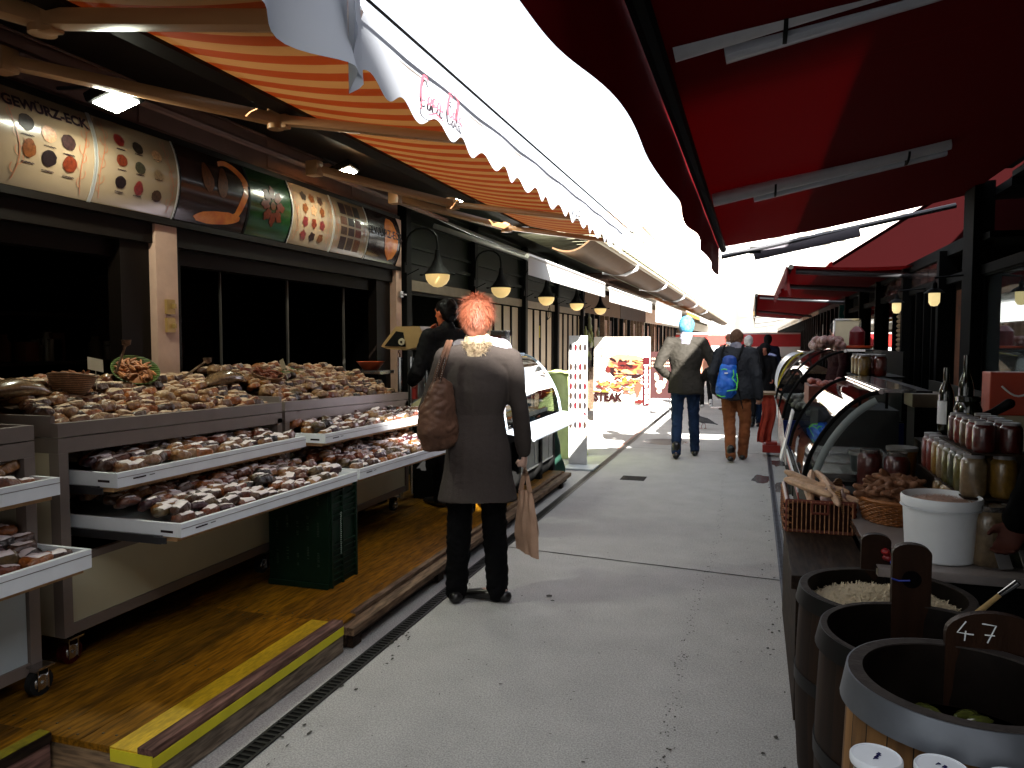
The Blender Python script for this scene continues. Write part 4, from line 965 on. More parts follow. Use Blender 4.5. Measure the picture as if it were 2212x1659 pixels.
# shoulder bag
def handbag():
    e=thing('shoulder_bag','slouchy brown leather shoulder bag with studded strap on the left shoulder of the red-haired woman','handbag',tuple(wl(-.25,-.1,1.0)))
    m=mat('brown_leather',(.14,.08,.055),.38,var=.35,scale=14,bump=.3,bscale=50); M=WM
    b=MB(); pts=[(-.205,-.115,.93),(-.215,-.125,1.0),(-.225,-.12,1.1),(-.20,-.11,1.2),(-.19,-.105,1.25)]
    b.loft([Vector(p) for p in pts],[(.115,.055),(.13,.07),(.11,.065),(.08,.05),(.06,.032)],20,up=(.9,.35,0))
    b.v=[M@v for v in b.v]
    o=organic(b,'pouch',m,e,.007,4,.016,(11,11,5),.010,seed=4,world=True)
    s_=MB()
    for dx in (0,.035):
        s_.loft([M@Vector(p) for p in ((-.25+dx,-.13,1.22),(-.225+dx*.8,-.135,1.32),(-.185+dx*.6,-.115,1.43),(-.165+dx*.5,-.03,1.495),(-.165+dx*.4,.06,1.46),(-.19,.10,1.38))],[(.011,.005)]*6,8,rnd=False)
    part(e,'strap',s_,m,True)
    d=MB()
    for dx in (0,.035):
        for i in range(16):
            t=i/15; p=lerp((-.25+dx,-.14,1.22),(-.20+dx*.7,-.138,1.40),t); d.ell(M@p,(.0045,.0045,.0045),6,4)
    part(e,'stud',d,m_steel,True)
    r_=MB(); r_.tube([M@Vector((-.245+.012*math.cos(a),-.14,1.215+.018*math.sin(a))) for a in [k*.7 for k in range(10)]],.0025,6); part(e,'ring',r_,m_chrome,True)
handbag()
def tote():
    hx=wl(.275,.045,.79)
    e=thing('tote_bag','flat pale brown cloth shopping bag hanging from the right hand of the red-haired woman','shopping bag',tuple(hx-Vector((0,0,.5))))
    m=mat('tan_cloth',(.50,.35,.26),.6,var=.1,scale=9,bump=.25,bscale=70); b=MB()
    u=(WM.to_3x3()@Vector((.68,-.73,0))).normalized(); n=Vector((-u.y,u.x,0)); top=hx-Vector((0,0,.16)); H_=.37
    def fn(sd):
        def g(a,t):
            w_=(.055+.035*min(1,t*1.6)); k=(a-.5)*2; z=-t*H_-(.02*k if t>.8 else 0)
            wr=.010*noise.noise(Vector((a*7,t*3,sd*5)))+.006*math.sin(a*19+t*4)*(1-t)
            th=(.006+.030*min(1,t*1.5)*(1-k*k)**.5*(1-.6*t)) if abs(k)<1 else .0
            return top+u*(k*w_+.02*t)+n*(sd*th+wr)+Vector((0,0,z-.015*abs(k)*(1-t)))
        return g
    b.grid(fn(1),20,26); b.grid(fn(-1),20,26); part(e,'pouch',b,m,True)
    s_=MB()
    for sd in (1,-1): s_.loft([top-u*.035+n*sd*.008-Vector((0,0,.01)),top-u*.012+n*sd*.006+Vector((0,0,.08)),hx+n*.0+Vector((0,0,-.012)),top+u*.014+n*sd*.006+Vector((0,0,.08)),top+u*.038+n*sd*.008-Vector((0,0,.01))],[(.012,.003)]*5,8,rnd=False,up=tuple(u))
    part(e,'handle',s_,m,True)
tote()
# ---- two customers at the counter, hidden mostly behind the woman
m_darkc=mat('black_jacket',(.010,.010,.011),.7,var=.3)
D,_,dhp,_=person('person in a black jacket turned left, hand near the face, beside the red-haired woman',(-2.42,5.86,.14),R(62),1.72,J=dict(elR=(.24,.14,1.2),wrR=(.08,.24,1.42),elL=(-.27,.06,1.14),wrL=(-.2,.22,1.05)),skin=mat('skin_warm',(.50,.16,.07),.5),coat=m_darkc,trousers=m_blackt,shoes=m_shoe,hair=mat('black_hair',(.01,.008,.008),.5),hairlen=.8,bulk=1.12,hem=.8,head_tilt=R(-6),head_turn=R(8),palm=dict(dR=(-.3,.1,.95),R=(-.5,-.6,0))); eyes(D,dhp)
m_lilac=mat('pale_lilac_nylon',(.50,.46,.56),.5,var=.06,scale=6)
person('person in a pale lilac jacket, almost hidden behind the red-haired woman',(-2.03,5.60,.14),R(15),1.62,coat=m_lilac,trousers=m_blackt,shoes=m_shoe,hair=mat('dim_hair',(.05,.03,.02),.5),bulk=1.08,hem=.85,J=dict(elL=(-.3,.05,1.15),elR=(.28,.08,1.17),wrR=(.18,.25,1.05)))
# ---- man in blue hat
m_jk=mat('dark_olive_jacket',(.040,.036,.030),.75,var=.2,scale=6); m_jeans=mat('blue_jeans',(.022,.045,.10),.85,var=.4,scale=6,grain=.2)
m_bluehat=mat('blue_knit',(.02,.16,.28),.8,var=.35,scale=30,bump=.5,bscale=60,col2=(.12,.34,.46))
m_scarf=mat('pale_check_scarf',(.14,.14,.18),.85,col2=(.26,.25,.28),scale=14)
B1,P1,_,_=person('man in a bright blue knit hat, dark jacket and jeans walking away',(-.83,9.95,.008),R(3),1.80,
   J=dict(elL=(-.34,-.06,1.14),wrL=(-.18,.12,.98),elR=(.34,-.06,1.14),wrR=(.2,.12,.98),knL=(-.10,.03,.5),anL=(-.10,-.16,.10),knR=(.10,.10,.52),anR=(.12,.18,.09),heelL=.0,shL=(-.2,0,1.43),shR=(.2,0,1.43)),
   coat=m_jk,trousers=m_jeans,shoes=m_shoe,hat=m_bluehat,collar=m_scarf,hem=.80,bulk=1.1,coatkw=dict(waist=.95,flare=1.02,fold=.014,fold2=.012),vox=.011,head_tilt=R(-22),legw=1.0)
for q in 'LR':
    m=MB(); a=P1['sh'+q]; sx=-1 if q=='L' else 1; m.cbox((a.x-sx*.01,a.y,a.z+.075),(.13,.05,.008),bev=.003); part(B1,'epaulette',m,m_jk,True,world=False)
# ---- man with backpack
m_jk2=mat('charcoal_padded_jacket',(.030,.033,.040),.6,var=.2,scale=6)
m_brown=mat('rust_brown_trousers',(.24,.085,.020),.85,var=.22,scale=7,grain=.15)
B2,P2,_,_=person('balding man in a dark padded jacket and rust brown trousers walking away, carrying a backpack',(-.22,9.9,.008),R(-2),1.68,
   J=dict(elL=(-.29,-.06,1.14),wrL=(-.26,.08,.90),elR=(.27,-.03,1.12),wrR=(.29,.02,.84),knL=(-.07,.06,.5),anL=(-.03,-.22,.11),knR=(.13,.08,.5),anR=(.10,.10,.09),chest=(0,.03,1.27),neck=(0,.08,1.45),head=(0,.13,1.585),shL=(-.20,.03,1.40),shR=(.20,.03,1.40)),
   coat=m_jk2,trousers=m_brown,shoes=m_shoe,collar=m_scarf,hem=.80,bulk=1.16,hair=mat('short_brown_hair',(.14,.08,.05),.7,var=.3,scale=30),hairlen=.8,coatkw=dict(waist=1.,fold=.016,fold2=.012),vox=.011,legw=1.12,palm=dict(R=(-.3,.9,0)))
# hood on his back
m=MB(); m.loft([(-.12,-.07,1.30),(0,-.13,1.27),(.12,-.07,1.30)],[.05,.06,.05],12); organic(m,'hood',m_jk2,B2,.012,2,.008)
def backpack():
    M=Matrix.Translation((-.22,9.9,.008))@Matrix.Rotation(R(-2),4,'Z')
    e=thing('backpack','bright blue backpack with neon green straps on the balding man','backpack',tuple(M@Vector((-.06,-.2,1.0))))
    mb_=mat('bright_blue_nylon',(.006,.10,.42),.5,var=.3,scale=8,col2=(.01,.19,.60)); mg=mat('neon_green_strap',(.15,.62,.10),.5)
    b=MB(); b.loft([M@Vector(p) for p in ((-.10,-.19,.86),(-.09,-.22,.96),(-.08,-.21,1.1),(-.06,-.17,1.26))],[(.125,.08),(.125,.085),(.105,.075),(.085,.05)],16,up=(1,0,0)); organic(b,'pouch',mb_,e,.010,3,.012,(14,14,14),.012,world=True)
    b=MB(); b.loft([M@Vector((-.06,-.20,1.22)),M@Vector((-.06,-.215,1.28))],[(.09,.05),(.075,.035)],14,up=(1,0,0)); part(e,'top_flap',b,mat('deep_blue_nylon',(.01,.07,.30),.5),True)
    for x0,pts in ((0,((-.01,-.29,1.14),(.0,-.30,1.08),(-.02,-.30,1.04),(.03,-.29,.98),(.04,-.28,.92))),(1,((-.15,-.27,1.14),(-.12,-.29,1.15),(-.08,-.29,1.14))),(2,((.03,-.28,1.10),(.045,-.28,1.0),(.03,-.29,.90),(-.04,-.31,.89),(-.08,-.31,.88))),(3,((-.20,-.22,.83),(-.15,-.26,.81),(-.10,-.27,.815)))):
        s_=MB(); s_.tube([M@Vector(p) for p in pts],.007,6); part(e,'cord',s_,mg,True)
    s_=MB(); s_.cbox(M@Vector((-.09,-.303,1.10)),(.04,.004,.014)); part(e,'emblem',s_,m_white)
    s_=MB(); s_.tube([M@Vector(p) for p in ((.03,-.17,1.25),(.07,-.14,1.36),(.09,.0,1.44))],.014,8); s_.tube([M@Vector(p) for p in ((-.15,-.17,1.25),(-.15,-.12,1.38),(-.13,.0,1.44))],.014,8); s_.tube([M@Vector(p) for p in ((.05,-.17,.9),(.08,-.15,.75),(.10,-.14,.66))],.007,6); part(e,'strap',s_,m_black,True)
backpack()
# ---- others further along
m_navy=mat('navy_coat',(.014,.018,.042),.8); m_blk=mat('black_coat',(.012,.012,.014),.85); m_pink=mat('peach_quilted_coat',(.50,.27,.20),.6,var=.1,scale=6); m_grey=mat('silver_hair',(.42,.42,.42),.6,var=.2); m_camo=mat('patterned_beige_coat',(.28,.18,.13),.8,col2=(.09,.05,.04),scale=7)
m_purp=mat('mauve_knit',(.16,.12,.20),.85)
person('small person in a peach quilted coat and mauve hat walking further along',(-1.03,17.6,.008),R(5),1.48,J=dict(anL=(-.08,.12,.09),anR=(.13,-.2,.12)),coat=m_pink,trousers=m_blk,shoes=m_white,hat=m_purp,hem=.75,bulk=1.15,vox=.014)
person('silver-haired person in a black coat walking just past the balding man',(-.10,13.9,.008),R(-4),1.60,J=dict(anL=(-.08,.14,.09),anR=(.1,-.14,.1)),coat=m_blk,trousers=m_blk,shoes=m_shoe,hair=m_grey,hem=.6,bulk=1.1,vox=.014,hairlen=.9)
K,_,khp,_=person('small person in a black hooded coat facing the camera beside the second glass case',(.17,14.0,.008),R(176),1.43,J=dict(wrL=(-.2,.22,1.0),elL=(-.24,.05,1.12),wrR=(.16,.24,1.0),elR=(.25,.05,1.12)),skin=mat('skin_ruddy',(.42,.18,.12),.5),coat=m_blk,trousers=m_jeans,shoes=m_shoe,hem=.75,bulk=1.15,vox=.012,collar=m_blk); eyes(K,khp)
m=MB(); m.ell((0,-.02*1.,1.62*.81+.035),(.10,.10,.115),16,12); organic(m,'hood',m_blk,K,.012,2,.006)
person('person in a navy coat walking away behind the hooded one',(.27,17.2,.008),R(3),1.62,coat=m_navy,trousers=m_blk,shoes=m_shoe,hat=m_blk,hem=.7,bulk=1.15,vox=.014)
person('person in a patterned beige coat partly hidden between the two walking men',(-.52,17.0,.008),R(40),1.66,coat=m_camo,trousers=m_blk,shoes=m_shoe,hair=mat('auburn',(.2,.08,.04),.6),hem=.6,bulk=1.15,vox=.014,collar=m_white)
V,_,vhp,_=person('vendor in a dark red jacket standing behind the second glass case',(1.08,11.2,.15),R(100),1.62,skin=mat('skin_dim',(.22,.10,.06),.6),coat=mat('dark_red_jacket',(.04,.006,.009),.7),trousers=m_blk,shoes=m_shoe,hat=m_blk,hem=.7,bulk=1.12,vox=.013); eyes(V,vhp)
N,NP,nhp,_=person('vendor dressed all in black at the right picture edge, holding a ladle over the barrels',(1.02,2.70,.03),R(75),1.88,J=dict(elL=(-.26,.12,1.12),wrL=(-.24,.12,.80),elR=(.27,.08,1.12),wrR=(.22,.20,.80),head=(0,.04,1.63)),skin=mat('skin_shade',(.10,.035,.025),.6),coat=mat('jet_black_jacket',(.003,.003,.003),.95,spec=.05),trousers=m_blk,shoes=m_shoe,hair=mat('black_hair2',(.008,.008,.008),.6),hem=.55,bulk=1.2,vox=.009); eyes(N,nhp)  # vendor's skin darkened, shade put into its colour
# pigeon
def pigeon():
    e=thing('pigeon','grey pigeon walking on the paving between the two men','pigeon',(-.80,13.3,.008),R(75))
    mg=mat('pigeon_grey',(.07,.07,.08),.7,var=.3,scale=30); b=MB()
    b.loft([(0,-.15,.10),(0,-.08,.12),(0,0,.14),(0,.07,.16),(0,.10,.20),(0,.11,.245)],[(.014,.006),(.04,.025),(.06,.055),(.052,.055),(.032,.034),(.022,.024)],14,up=(1,0,0)); b.ell((0,.12,.265),(.022,.028,.023)); b.loft([(0,-.24,.085),(0,-.1,.12)],[(.03,.006),(.035,.02)],10,up=(1,0,0)); organic(b,'body',mg,e,.006,2)
    b=MB(); 
    for x in (-1,1): b.loft([(x*.052,.05,.155),(x*.060,-.04,.14),(x*.03,-.17,.105)],[(.008,.04),(.008,.04),(.004,.012)],10,up=(1,0,0))
    part(e,'wing',b,mat('wing_grey',(.12,.12,.13),.7,var=.5,scale=50),True,world=False)
    b=MB(); b.loft([(0,.145,.262),(0,.168,.255)],[.006,.002],8); part(e,'beak',b,m_black,True,world=False)
    for x,y in ((-.02,.03),(.02,-.03)):
        b=MB(); b.tube([(x,0,.10),(x,y,.05),(x,y+.005,.006)],.004,6)
        for a in (-.5,0,.5,PI): b.tube([(x,y+.005,.005),(x+.025*math.sin(a),y+.005+.025*math.cos(a),.003)],.003,5)
        part(e,'leg',b,mat('pigeon_leg',(.30,.08,.07),.6),True,world=False)
pigeon()
# ================= GREEN STALL BUILDING (left, middle distance) =================
def green_building():
    e=thing('market_stall','dark green stall building with folding cream shutters and gooseneck lamps','stall',(-4.4,11.5,0))
    p=MB(); p.box((-5.5,7.06,0),(-5.4,15.9,3.2)); p.box((-5.5,7.06,3.2),(-3.05,15.9,3.28)); p.box((-3.5,7.06,2.92),(-2.35,15.9,2.97)); p.box((-5.4,15.82,0),(-3.45,15.9,3.2)); part(e,'wall',p,m_dgreen)  # includes a soffit slab added to block skylight on the fascia
    p=MB(); p.box((-3.5,7.06,2.5),(-3.42,15.8,3.2)); 
    p.box((-3.47,7.06,2.14),(-3.43,15.8,2.499)); p.box((-3.44,7.06,2.30),(-3.39,15.8,2.34)); p.box((-3.44,7.06,2.72),(-3.39,15.8,2.75)); p.box((-3.44,7.06,2.46),(-3.39,15.8,2.49)); part(e,'fascia',p,m_dgreen)
    p=MB(); p.box((-3.44,7.2,2.02),(-3.40,15.8,2.13)); part(e,'pale_beam',p,mat('old_cream_beam',(.20,.16,.11),.6,var=.2))
    for y in (7.1,9.07,11.29,13.3,15.4):
        p=MB(); p.bbox((-3.46,y-.06,0),(-3.34,y+.06,3.1),.008); part(e,'post',p,m_black)
    y=9.16
    m_sh=mat('old_cream_shutter',(.34,.28,.20),.55,var=.1,scale=3)
    while y<15.3:
        if not any(abs(y+.19-q)<.22 for q in (11.29,13.3)):
            p=MB(); p.bbox((-3.46,y,.12),(-3.43,y+.36,2.0),.006); p.bbox((-3.429,y+.04,1.1),(-3.422,y+.32,1.94),.002); s_=part(e,'shutter_leaf',p,m_sh)
            k=MB(); k.box((-3.43,y+.361,.12),(-3.405,y+.39,2.0)); part(s_,'hinge_strip',k,m_black)
        y+=.40
    p=MB(); p.box((-3.9,7.16,1.05),(-3.4,9.0,1.1)); p.box((-3.5,7.16,0),(-3.46,9.0,1.05)); part(e,'counter',p,m_black)
    p=MB(); p.box((-3.44,7.2,1.98),(-3.42,9.0,2.015)); p.box((-3.43,7.16,1.1),(-3.42,7.2,2.0)); part(e,'window_frame',p,m_black)
    p=MB(); p.box((-3.425,12.3,1.55),(-3.415,12.37,1.75)); part(e,'notice',p,mat('yellow_notice',(.55,.48,.06),.6))
    p=MB(); p.bbox((-3.42,13.25,1.15),(-3.38,13.4,1.75),.004); part(e,'sign_plate',p,mat('grey_red_plate',(.20,.11,.10),.5))
green_building()
m_globe=mat('lamp_globe',(.9,.62,.25),.5,var=.02,emit=.075)
def gooseneck(y,lab,src=None):
    e=thing('gooseneck_lamp',lab,'lamp',(-2.98,y,2.06),group='gooseneck lamps along the green stall')
    r=.125; q=MB(); x=-2.98; z=2.15
    q.lathe((x,y,z),[(r*1.02,0),(r*1.06,.004),(r*.85,.03),(r*.5,.09),(r*.28,.15),(r*.2,.20),(r*.16,.24),(0,.245)],24); part(e,'lamp_shade',q,m_black,True)
    q=MB(); q.lathe((x,y,z-.002),[(0,-.125),(r*.35,-.117),(r*.7,-.088),(r*.92,-.045),(r*.97,0),(0,0)],24); part(e,'globe',q,m_globe,True)
    pts=[(x,y,z+.23),(x,y,z+.30)]+[(x-.165+.165*math.cos(a),y,z+.32+.14*math.sin(a)) for a in [k*PI/8 for k in range(1,9)]]+[(x-.34,y,z+.1)]
    q=MB(); q.tube(pts,.011,8); q.cbox((-3.335,y,z+.08),(.03,.05,.1),bev=.005); q.tube([(x-.2,y,z+.06),(x-.33,y,z+.0)],.005,6); part(e,'arm',q,m_black,True)
    q=MB(); q.ell((x-r*1.35,y,z+.0),(.022,.022,.01)); q.ell((x+r*1.35,y,z+.0),(.022,.022,.01)); q.tube([(x-r*1.35,y,z),(x+r*1.35,y,z)],.004,6); part(e,'clamp',q,m_black,True)
    return e
for y,l in ((6.98,'largest gooseneck lamp, beside the end of the curved signs'),(8.95,'second gooseneck lamp from the curved signs'),(11.1,'gooseneck lamp in the middle of the row of five, above the display case'),(13.15,'fourth gooseneck lamp in the row, small'),(15.3,'farthest and smallest gooseneck lamp, above the food poster')): gooseneck(y,l)
p=MB(); p.tube([(-3.0,11.3,2.7),(-3.0,11.3,2.2),(-2.98,11.32,1.95),(-2.99,11.36,1.86),(-3.02,11.32,1.82),(-3.0,11.28,1.88),(-3.0,11.3,2.0)],.006,5); single('hanging_cable',p,m_black,'thin black cable hanging in a loop before the shutters','cable',(-3,11.3,2))
# sloping awnings of the green building, blown white by the sun
m_wcloth=cloth('white_awning_cloth',(.80,.80,.78),.25)
m_gcloth=cloth('green_grey_cloth',(.10,.12,.07),.12)
def side_awning(y0,y1,xf,zf,xb,zb,h,mt,lab,vm=None,wavy=0.,grp='awnings along the left side',side=1,drop=False):
    e=thing('awning',lab,'awning',((xf+xb)/2,(y0+y1)/2,zf),group=grp)
    c=MB(); c.grid(lambda u,v:(xb+(xf-xb)*v,y0+(y1-y0)*u,zb+(zf-zb)*v-.03*math.sin(PI*v)),10,6); part(e,'cloth',c,mt,True)
    n=max(12,int((y1-y0)/.08))
    v=MB(); v.grid(lambda u,t:(xf+side*(.01+.03*math.sin(u*23+y0)*t*wavy),y0+(y1-y0)*u,zf+.015-(h+.02*wavy*math.sin(u*n*1.1))*t),n,4); part(e,'valance',v,vm or mt,True)
    b=MB(); b.tube([(xf,y0,zf-.01),(xf,y1,zf-.01)],.022,8); 
    part(e,'front_bar',b,m_alu,True)
    a=MB()
    for y in (y0+.3,y1-.3): a.loft([(xb,y,zb-.1),(xf,y,zf-.03)],[(.018,.026)]*2,8,rnd=False)
    part(e,'arm',a,m_alu,True)
    return e
side_awning(7.45,11.6,-2.2,2.37,-3.35,2.85,.22,m_wcloth,'long blown-out white awning with straight valance in front of the gooseneck lamps')
side_awning(12.0,17.2,-2.2,2.34,-3.35,2.8,.24,m_wcloth,'white awning above the food poster, its valance glowing in the sun')
side_awning(17.9,24.5,-2.2,2.42,-3.35,2.85,.5,m_wcloth,'tall white awning curtain hanging behind the blue knit hat')
side_awning(25.2,31,-2.1,2.45,-3.3,2.95,.16,cloth('orange_cloth',(.6,.25,.08),.35),'orange awning edge far along the left side')
side_awning(31.5,39,-2.1,2.45,-3.3,2.95,.2,m_wcloth,'pale awning far along the left side, past the orange one')
side_awning(40,52,-2.1,2.5,-3.3,2.95,.2,m_wcloth,'farthest pale awning on the left side')
# eave with a half round gutter
def eave():
    e=thing('roof_eave','brown roof eave with rounded soffit and pale ribbed edge above the white awnings','roof',(-2.5,24,2.7))
    p=MB(); p.grid(lambda u,v:(-1.95-.5*v+.03*math.sin(v*3),9.4+50*u,2.78-.14*math.sin(PI*(v*.8))-.02*v),20,8,0,.02); part(e,'soffit',p,mat('brown_soffit',(.16,.10,.055),.6,var=.1),True)
    p=MB(); p.tube([(-1.93,9.4,2.80),(-1.93,59,2.80)],.045,10); part(e,'gutter',p,m_cream,True)
    p=MB(); 
    y=9.4
    while y<58: p.box((-2.9,y,2.85+.0),(-1.88,y+.27,2.87)); y+=.3
    part(e,'roof_sheet',p,mat('grey_green_roof',(.30,.30,.22),.6))
    for y in (13.,17.4,22.,27.,33.):
        p=MB(); p.tube([(-1.9,y,2.80),(-1.92,y,2.70),(-2.1,y,2.62),(-2.5,y,2.66)],.03,8); part(e,'downpipe',p,m_white,True)
eave()
# row of further left stalls
rg=random.Random(12)
cols=[(.10,.05,.03),(.16,.10,.06),(.08,.06,.05),(.14,.04,.03),(.06,.08,.05),(.25,.2,.14)]
for k,(y0,y1) in enumerate(((15.95,20.5),(20.55,25.5),(25.55,31),(31.05,38),(38.05,48),(48.05,62))):
    e=thing('market_stall',['brown open stall behind the food poster with bottles hanging in its window','dim stall beside the white awning curtain','far left stall with orange awning','far left stall past the orange awning','very far pale left stall','last left stall before the distant houses'][k],'stall',(-4.2,(y0+y1)/2,0),group='row of further left stalls')
    p=MB(); p.box((-5,y0,0),(-4.9,y1,2.9)); p.box((-5,y0,2.9),(-2.8,y1,3.0)); p.box((-4.9,y0,0),(-3.5,y0+.08,2.9)); p.box((-4.9,y1-.08,0),(-3.5,y1,2.9)); part(e,'wall',p,mat('stallwall%d'%k,cols[k%6] if k<2 else (.55,.5,.42),.8,var=.3))  # farther walls and fascias paled, sun glare put into their colour
    p=MB(); p.box((-3.6,y0,2.1),(-3.45,y1,2.6)); part(e,'fascia',p,mat('stallfascia%d'%k,cols[(k+1)%6] if k<2 else (.6,.54,.45),.7))
    y=y0+.4
    while y<y1-.3:
        p=MB(); p.bbox((-3.55,y,0),(-3.45,y+.1,2.1),.006); part(e,'post',p,m_black if rg.random()<.5 else m_mwood)
        if rg.random()<.75:
            p=MB(); p.box((-3.50,y+.12,.0),(-3.47,y+.5,rg.choice((.9,2.0,2.0)))); part(e,'panel',p,mat('sp%d_%d'%(k,int(y*10)),rg.choice([(.25,.13,.06),(.20,.12,.08),(.06,.03,.02),(.30,.2,.12)]),.6,var=.3))
        y+=.62
    p=MB(); p.box((-3.9,y0+.1,.85),(-3.3,y1-.1,.92)); p.box((-3.4,y0+.1,0),(-3.36,y1-.1,.85)); part(e,'counter',p,m_mwood)
for i in range(14):
    y=15.9+rg.random()*1.6; z=.95+rg.random()*1.0; m=MB(); m.lathe((-3.42,y,z),[(.0,0),(.035,.0),(.04,.1),(.015,.15),(.014,.2),(0,.2)],10)
    single('hanging_bottle',m,mat('hb%d'%i,rg.choice([(.5,.5,.4),(.25,.28,.1),(.2,.2,.12)]),.3),'small pale bottle displayed beside the brown stall window behind the food poster','bottle',(-3.42,y,z),'bottles in the window of the brown open stall',smooth=True)
# ================= LEFT GLASS CASE =================
def glass_case(lab,x0,side,y0,y1,zb,zt,dep,back,base_m,end_m,nseg=12,curve=.75,panes=2,gm=None,backm=None,grp='curved glass display cases',rail=None,base_h=None,frame=None):
    """x0: street-side foot of the glass, side=+1 right row (glass leans towards +x), -1 left row"""
    e=thing('display_case',lab,'display case',(x0+side*.4,(y0+y1)/2,0),group=grp); frame=frame or m_black
    def prof(t,o=0.):
        a=t*PI/2; return (x0+side*(dep*(1-math.cos(a))**.62-o*math.cos(a)*1.),zb+(zt-zb)*math.sin(a)**curve+o*math.sin(a))
    for k in range(panes):
        a=y0+(y1-y0)*k/panes+.01; b=y0+(y1-y0)*(k+1)/panes-.01
        g=MB(); g.grid(lambda u,v:(prof(v)[0],a+(b-a)*u,prof(v)[1]),2,nseg); part(e,'front_glass',g,gm or m_glass,True)
    for yy in [y0,y1]+[y0+(y1-y0)*k/panes for k in range(1,panes)]:
        f=MB(); f.loft([(prof(t/14)[0],yy,prof(t/14)[1]) for t in range(15)],[(.008,.012)]*15,8,up=(0,1,0),rnd=False); part(e,'glass_edge',f,frame,True)
    for yy in (y0,y1):
        poly=[prof(t/12) for t in range(13)]; poly=[(p[0],p[1]) for p in poly]+[(x0+side*back,zt),(x0+side*back,zb)]
        g=MB(); g.add([(p[0],yy,p[1]) for p in poly],[tuple(range(len(poly)))]); part(e,'side_glass',g,m_glass)
    r=MB(); tx=prof(1)[0]; r.box((min(tx,tx+side*.16),y0-.01,zt),(max(tx,tx+side*.16),y1+.01,zt+.02)); r.tube([(tx-side*.01,y0-.01,zt+.005),(tx-side*.01,y1+.01,zt+.005)],.016,10); part(e,'top_rail',r,rail or m_chrome,True)
    r=MB(); xq=tx+side*.24; r.box((min(tx+side*.161,xq),y0,zt),(max(tx+side*.161,xq),y1,zt+.012)); part(e,'top_plate',r,m_black)
    r=MB(); xa,xc=sorted((x0+side*(back-.02),x0+side*back)); r.box((xa,y0+.01,zb),(xc,y1-.01,zt-.002)); part(e,'back_panel',r,backm or m_black)  # added panel: its black darkens the interior, a white one brightens it
    r=MB(); xa,xc=sorted((x0+side*.01,x0+side*back)); r.bbox((xa,y0,zb-.05),(xc,y1,zb-.004),.006); part(e,'deck',r,m_black)
    bh=base_h if base_h is not None else .08
    r=MB(); xa,xc=sorted((x0+side*.03,x0+side*back)); r.bbox((xa,y0+.01,bh),(xc,y1-.01,zb-.051),.01); part(e,'cabinet',r,base_m)
    if end_m: 
        r=MB(); r.prism([(x0+side*.0,zb-.02),(x0+side*.02,zb-.2),(x0+side*.12,bh+.05),(x0+side*back,bh+.02),(x0+side*back,zb-.02)],1,y0-.02,y0-.001); part(e,'end_panel',r,end_m)
    r=MB(); xa,xc=sorted((x0+side*.1,x0+side*back)); r.box((xa,y0,0),(xc,y1,bh-.001)); part(e,'plinth',r,m_black)
    return e,prof
Lc,_=glass_case('sunlit white glass counter with pale blue top edge, right beside the red-haired woman',-1.95,-1,6.0,7.85,.76,1.35,.42,.85,m_black,None,base_h=.62,gm=glass('bright_glass',(.9,.94,.95),.75,const=.55),panes=1,backm=m_white,rail=mat('pale_blue_rail',(.42,.55,.75),.35),frame=mat('pale_frame',(.35,.42,.5),.4))
p=MB(); p.grid(lambda u,v:(-1.95+.24*v,5.95+1.97*u,.735-.035*v),2,4,0,.02); p.tube([(-1.70,5.95,.695),(-1.70,7.95,.695)],.016,8); part(Lc,'ledge',p,mat('ledge_steel',(.55,.62,.72),.25,metal=.6))
p=MB(); p.box((-2.6,6.5,.28),(-2.0,7.8,.30)); p.box((-2.6,6.5,.30),(-2.58,7.8,.60)); part(Lc,'shelf',p,m_steel)
for k in range(5):
    p=MB(); y=6.5+k*.27; p.box((-2.012,y,.3),(-2.004,y+.25,.58)); part(Lc,'lower_pane',p,mat('grey_pane%d'%k,(.30,.32,.30),.2))
p=MB(); p.box((-2.07,6.47,.0),(-1.99,6.55,.62)); p.box((-2.07,7.2,.0),(-1.99,7.28,.62)); p.box((-2.7,7.74,.0),(-2.0,7.82,.62)); part(Lc,'leg',p,m_black)
rq=random.Random(8)
for i in range(5):
    for j in range(2):
        y=6.56+i*.25; x=-2.08-.3*j; e=thing('food_tray','shallow white food tray with %s inside the sunlit glass counter'%['orange slices','pale cheese','yellow salad','cream spread','crumbly snacks'][i],'tray',(x-.13,y+.17,.762),group='food trays in the sunlit glass counter')
        p=MB(); p.box((x-.27,y,.762),(x,y+.24,.77)); p.box((x-.27,y,.77),(x-.26,y+.24,.80)); p.box((x-.01,y,.77),(x,y+.24,.80)); part(e,'dish',p,m_white)
        p=MB()
        for k in range(26): p.ell((x-.25+.23*rq.random(),y+.02+.2*rq.random(),.785+.012*rq.random()),(.02,.024,.013),7,5)
        part(e,'contents',p,mat('ft%d%d'%(i,j),[(.7,.25,.04),(.7,.6,.4),(.65,.45,.1),(.7,.62,.5),(.5,.33,.16)][i],.5),True)
p=MB(); p.box((-2.46,6.9,1.372),(-2.30,7.05,1.55)); single('syrup_jar',p,mat('cola_brown',(.13,.04,.02),.15,coat=.5),'square jar of brown syrup on top of the sunlit glass counter','jar',(-2.38,6.97,1.37))
p=MB(); p.bbox((-2.48,7.12,1.372),(-2.32,7.26,1.60),.006); single('napkin_box',p,mat('dark_chrome_box',(.2,.2,.22),.2,metal=.8),'shiny dark metal napkin box on top of the sunlit glass counter','dispenser',(-2.4,7.2,1.37))
p=MB(); p.box((-2.44,7.34,1.372),(-2.38,7.40,1.54)); p.box((-2.43,7.47,1.372),(-2.42,7.6,1.55)); single('card_holder',p,mat('acrylic_yellow',(.5,.42,.2),.2),'clear and yellow card holder on top of the sunlit glass counter','card holder',(-2.42,7.45,1.37))
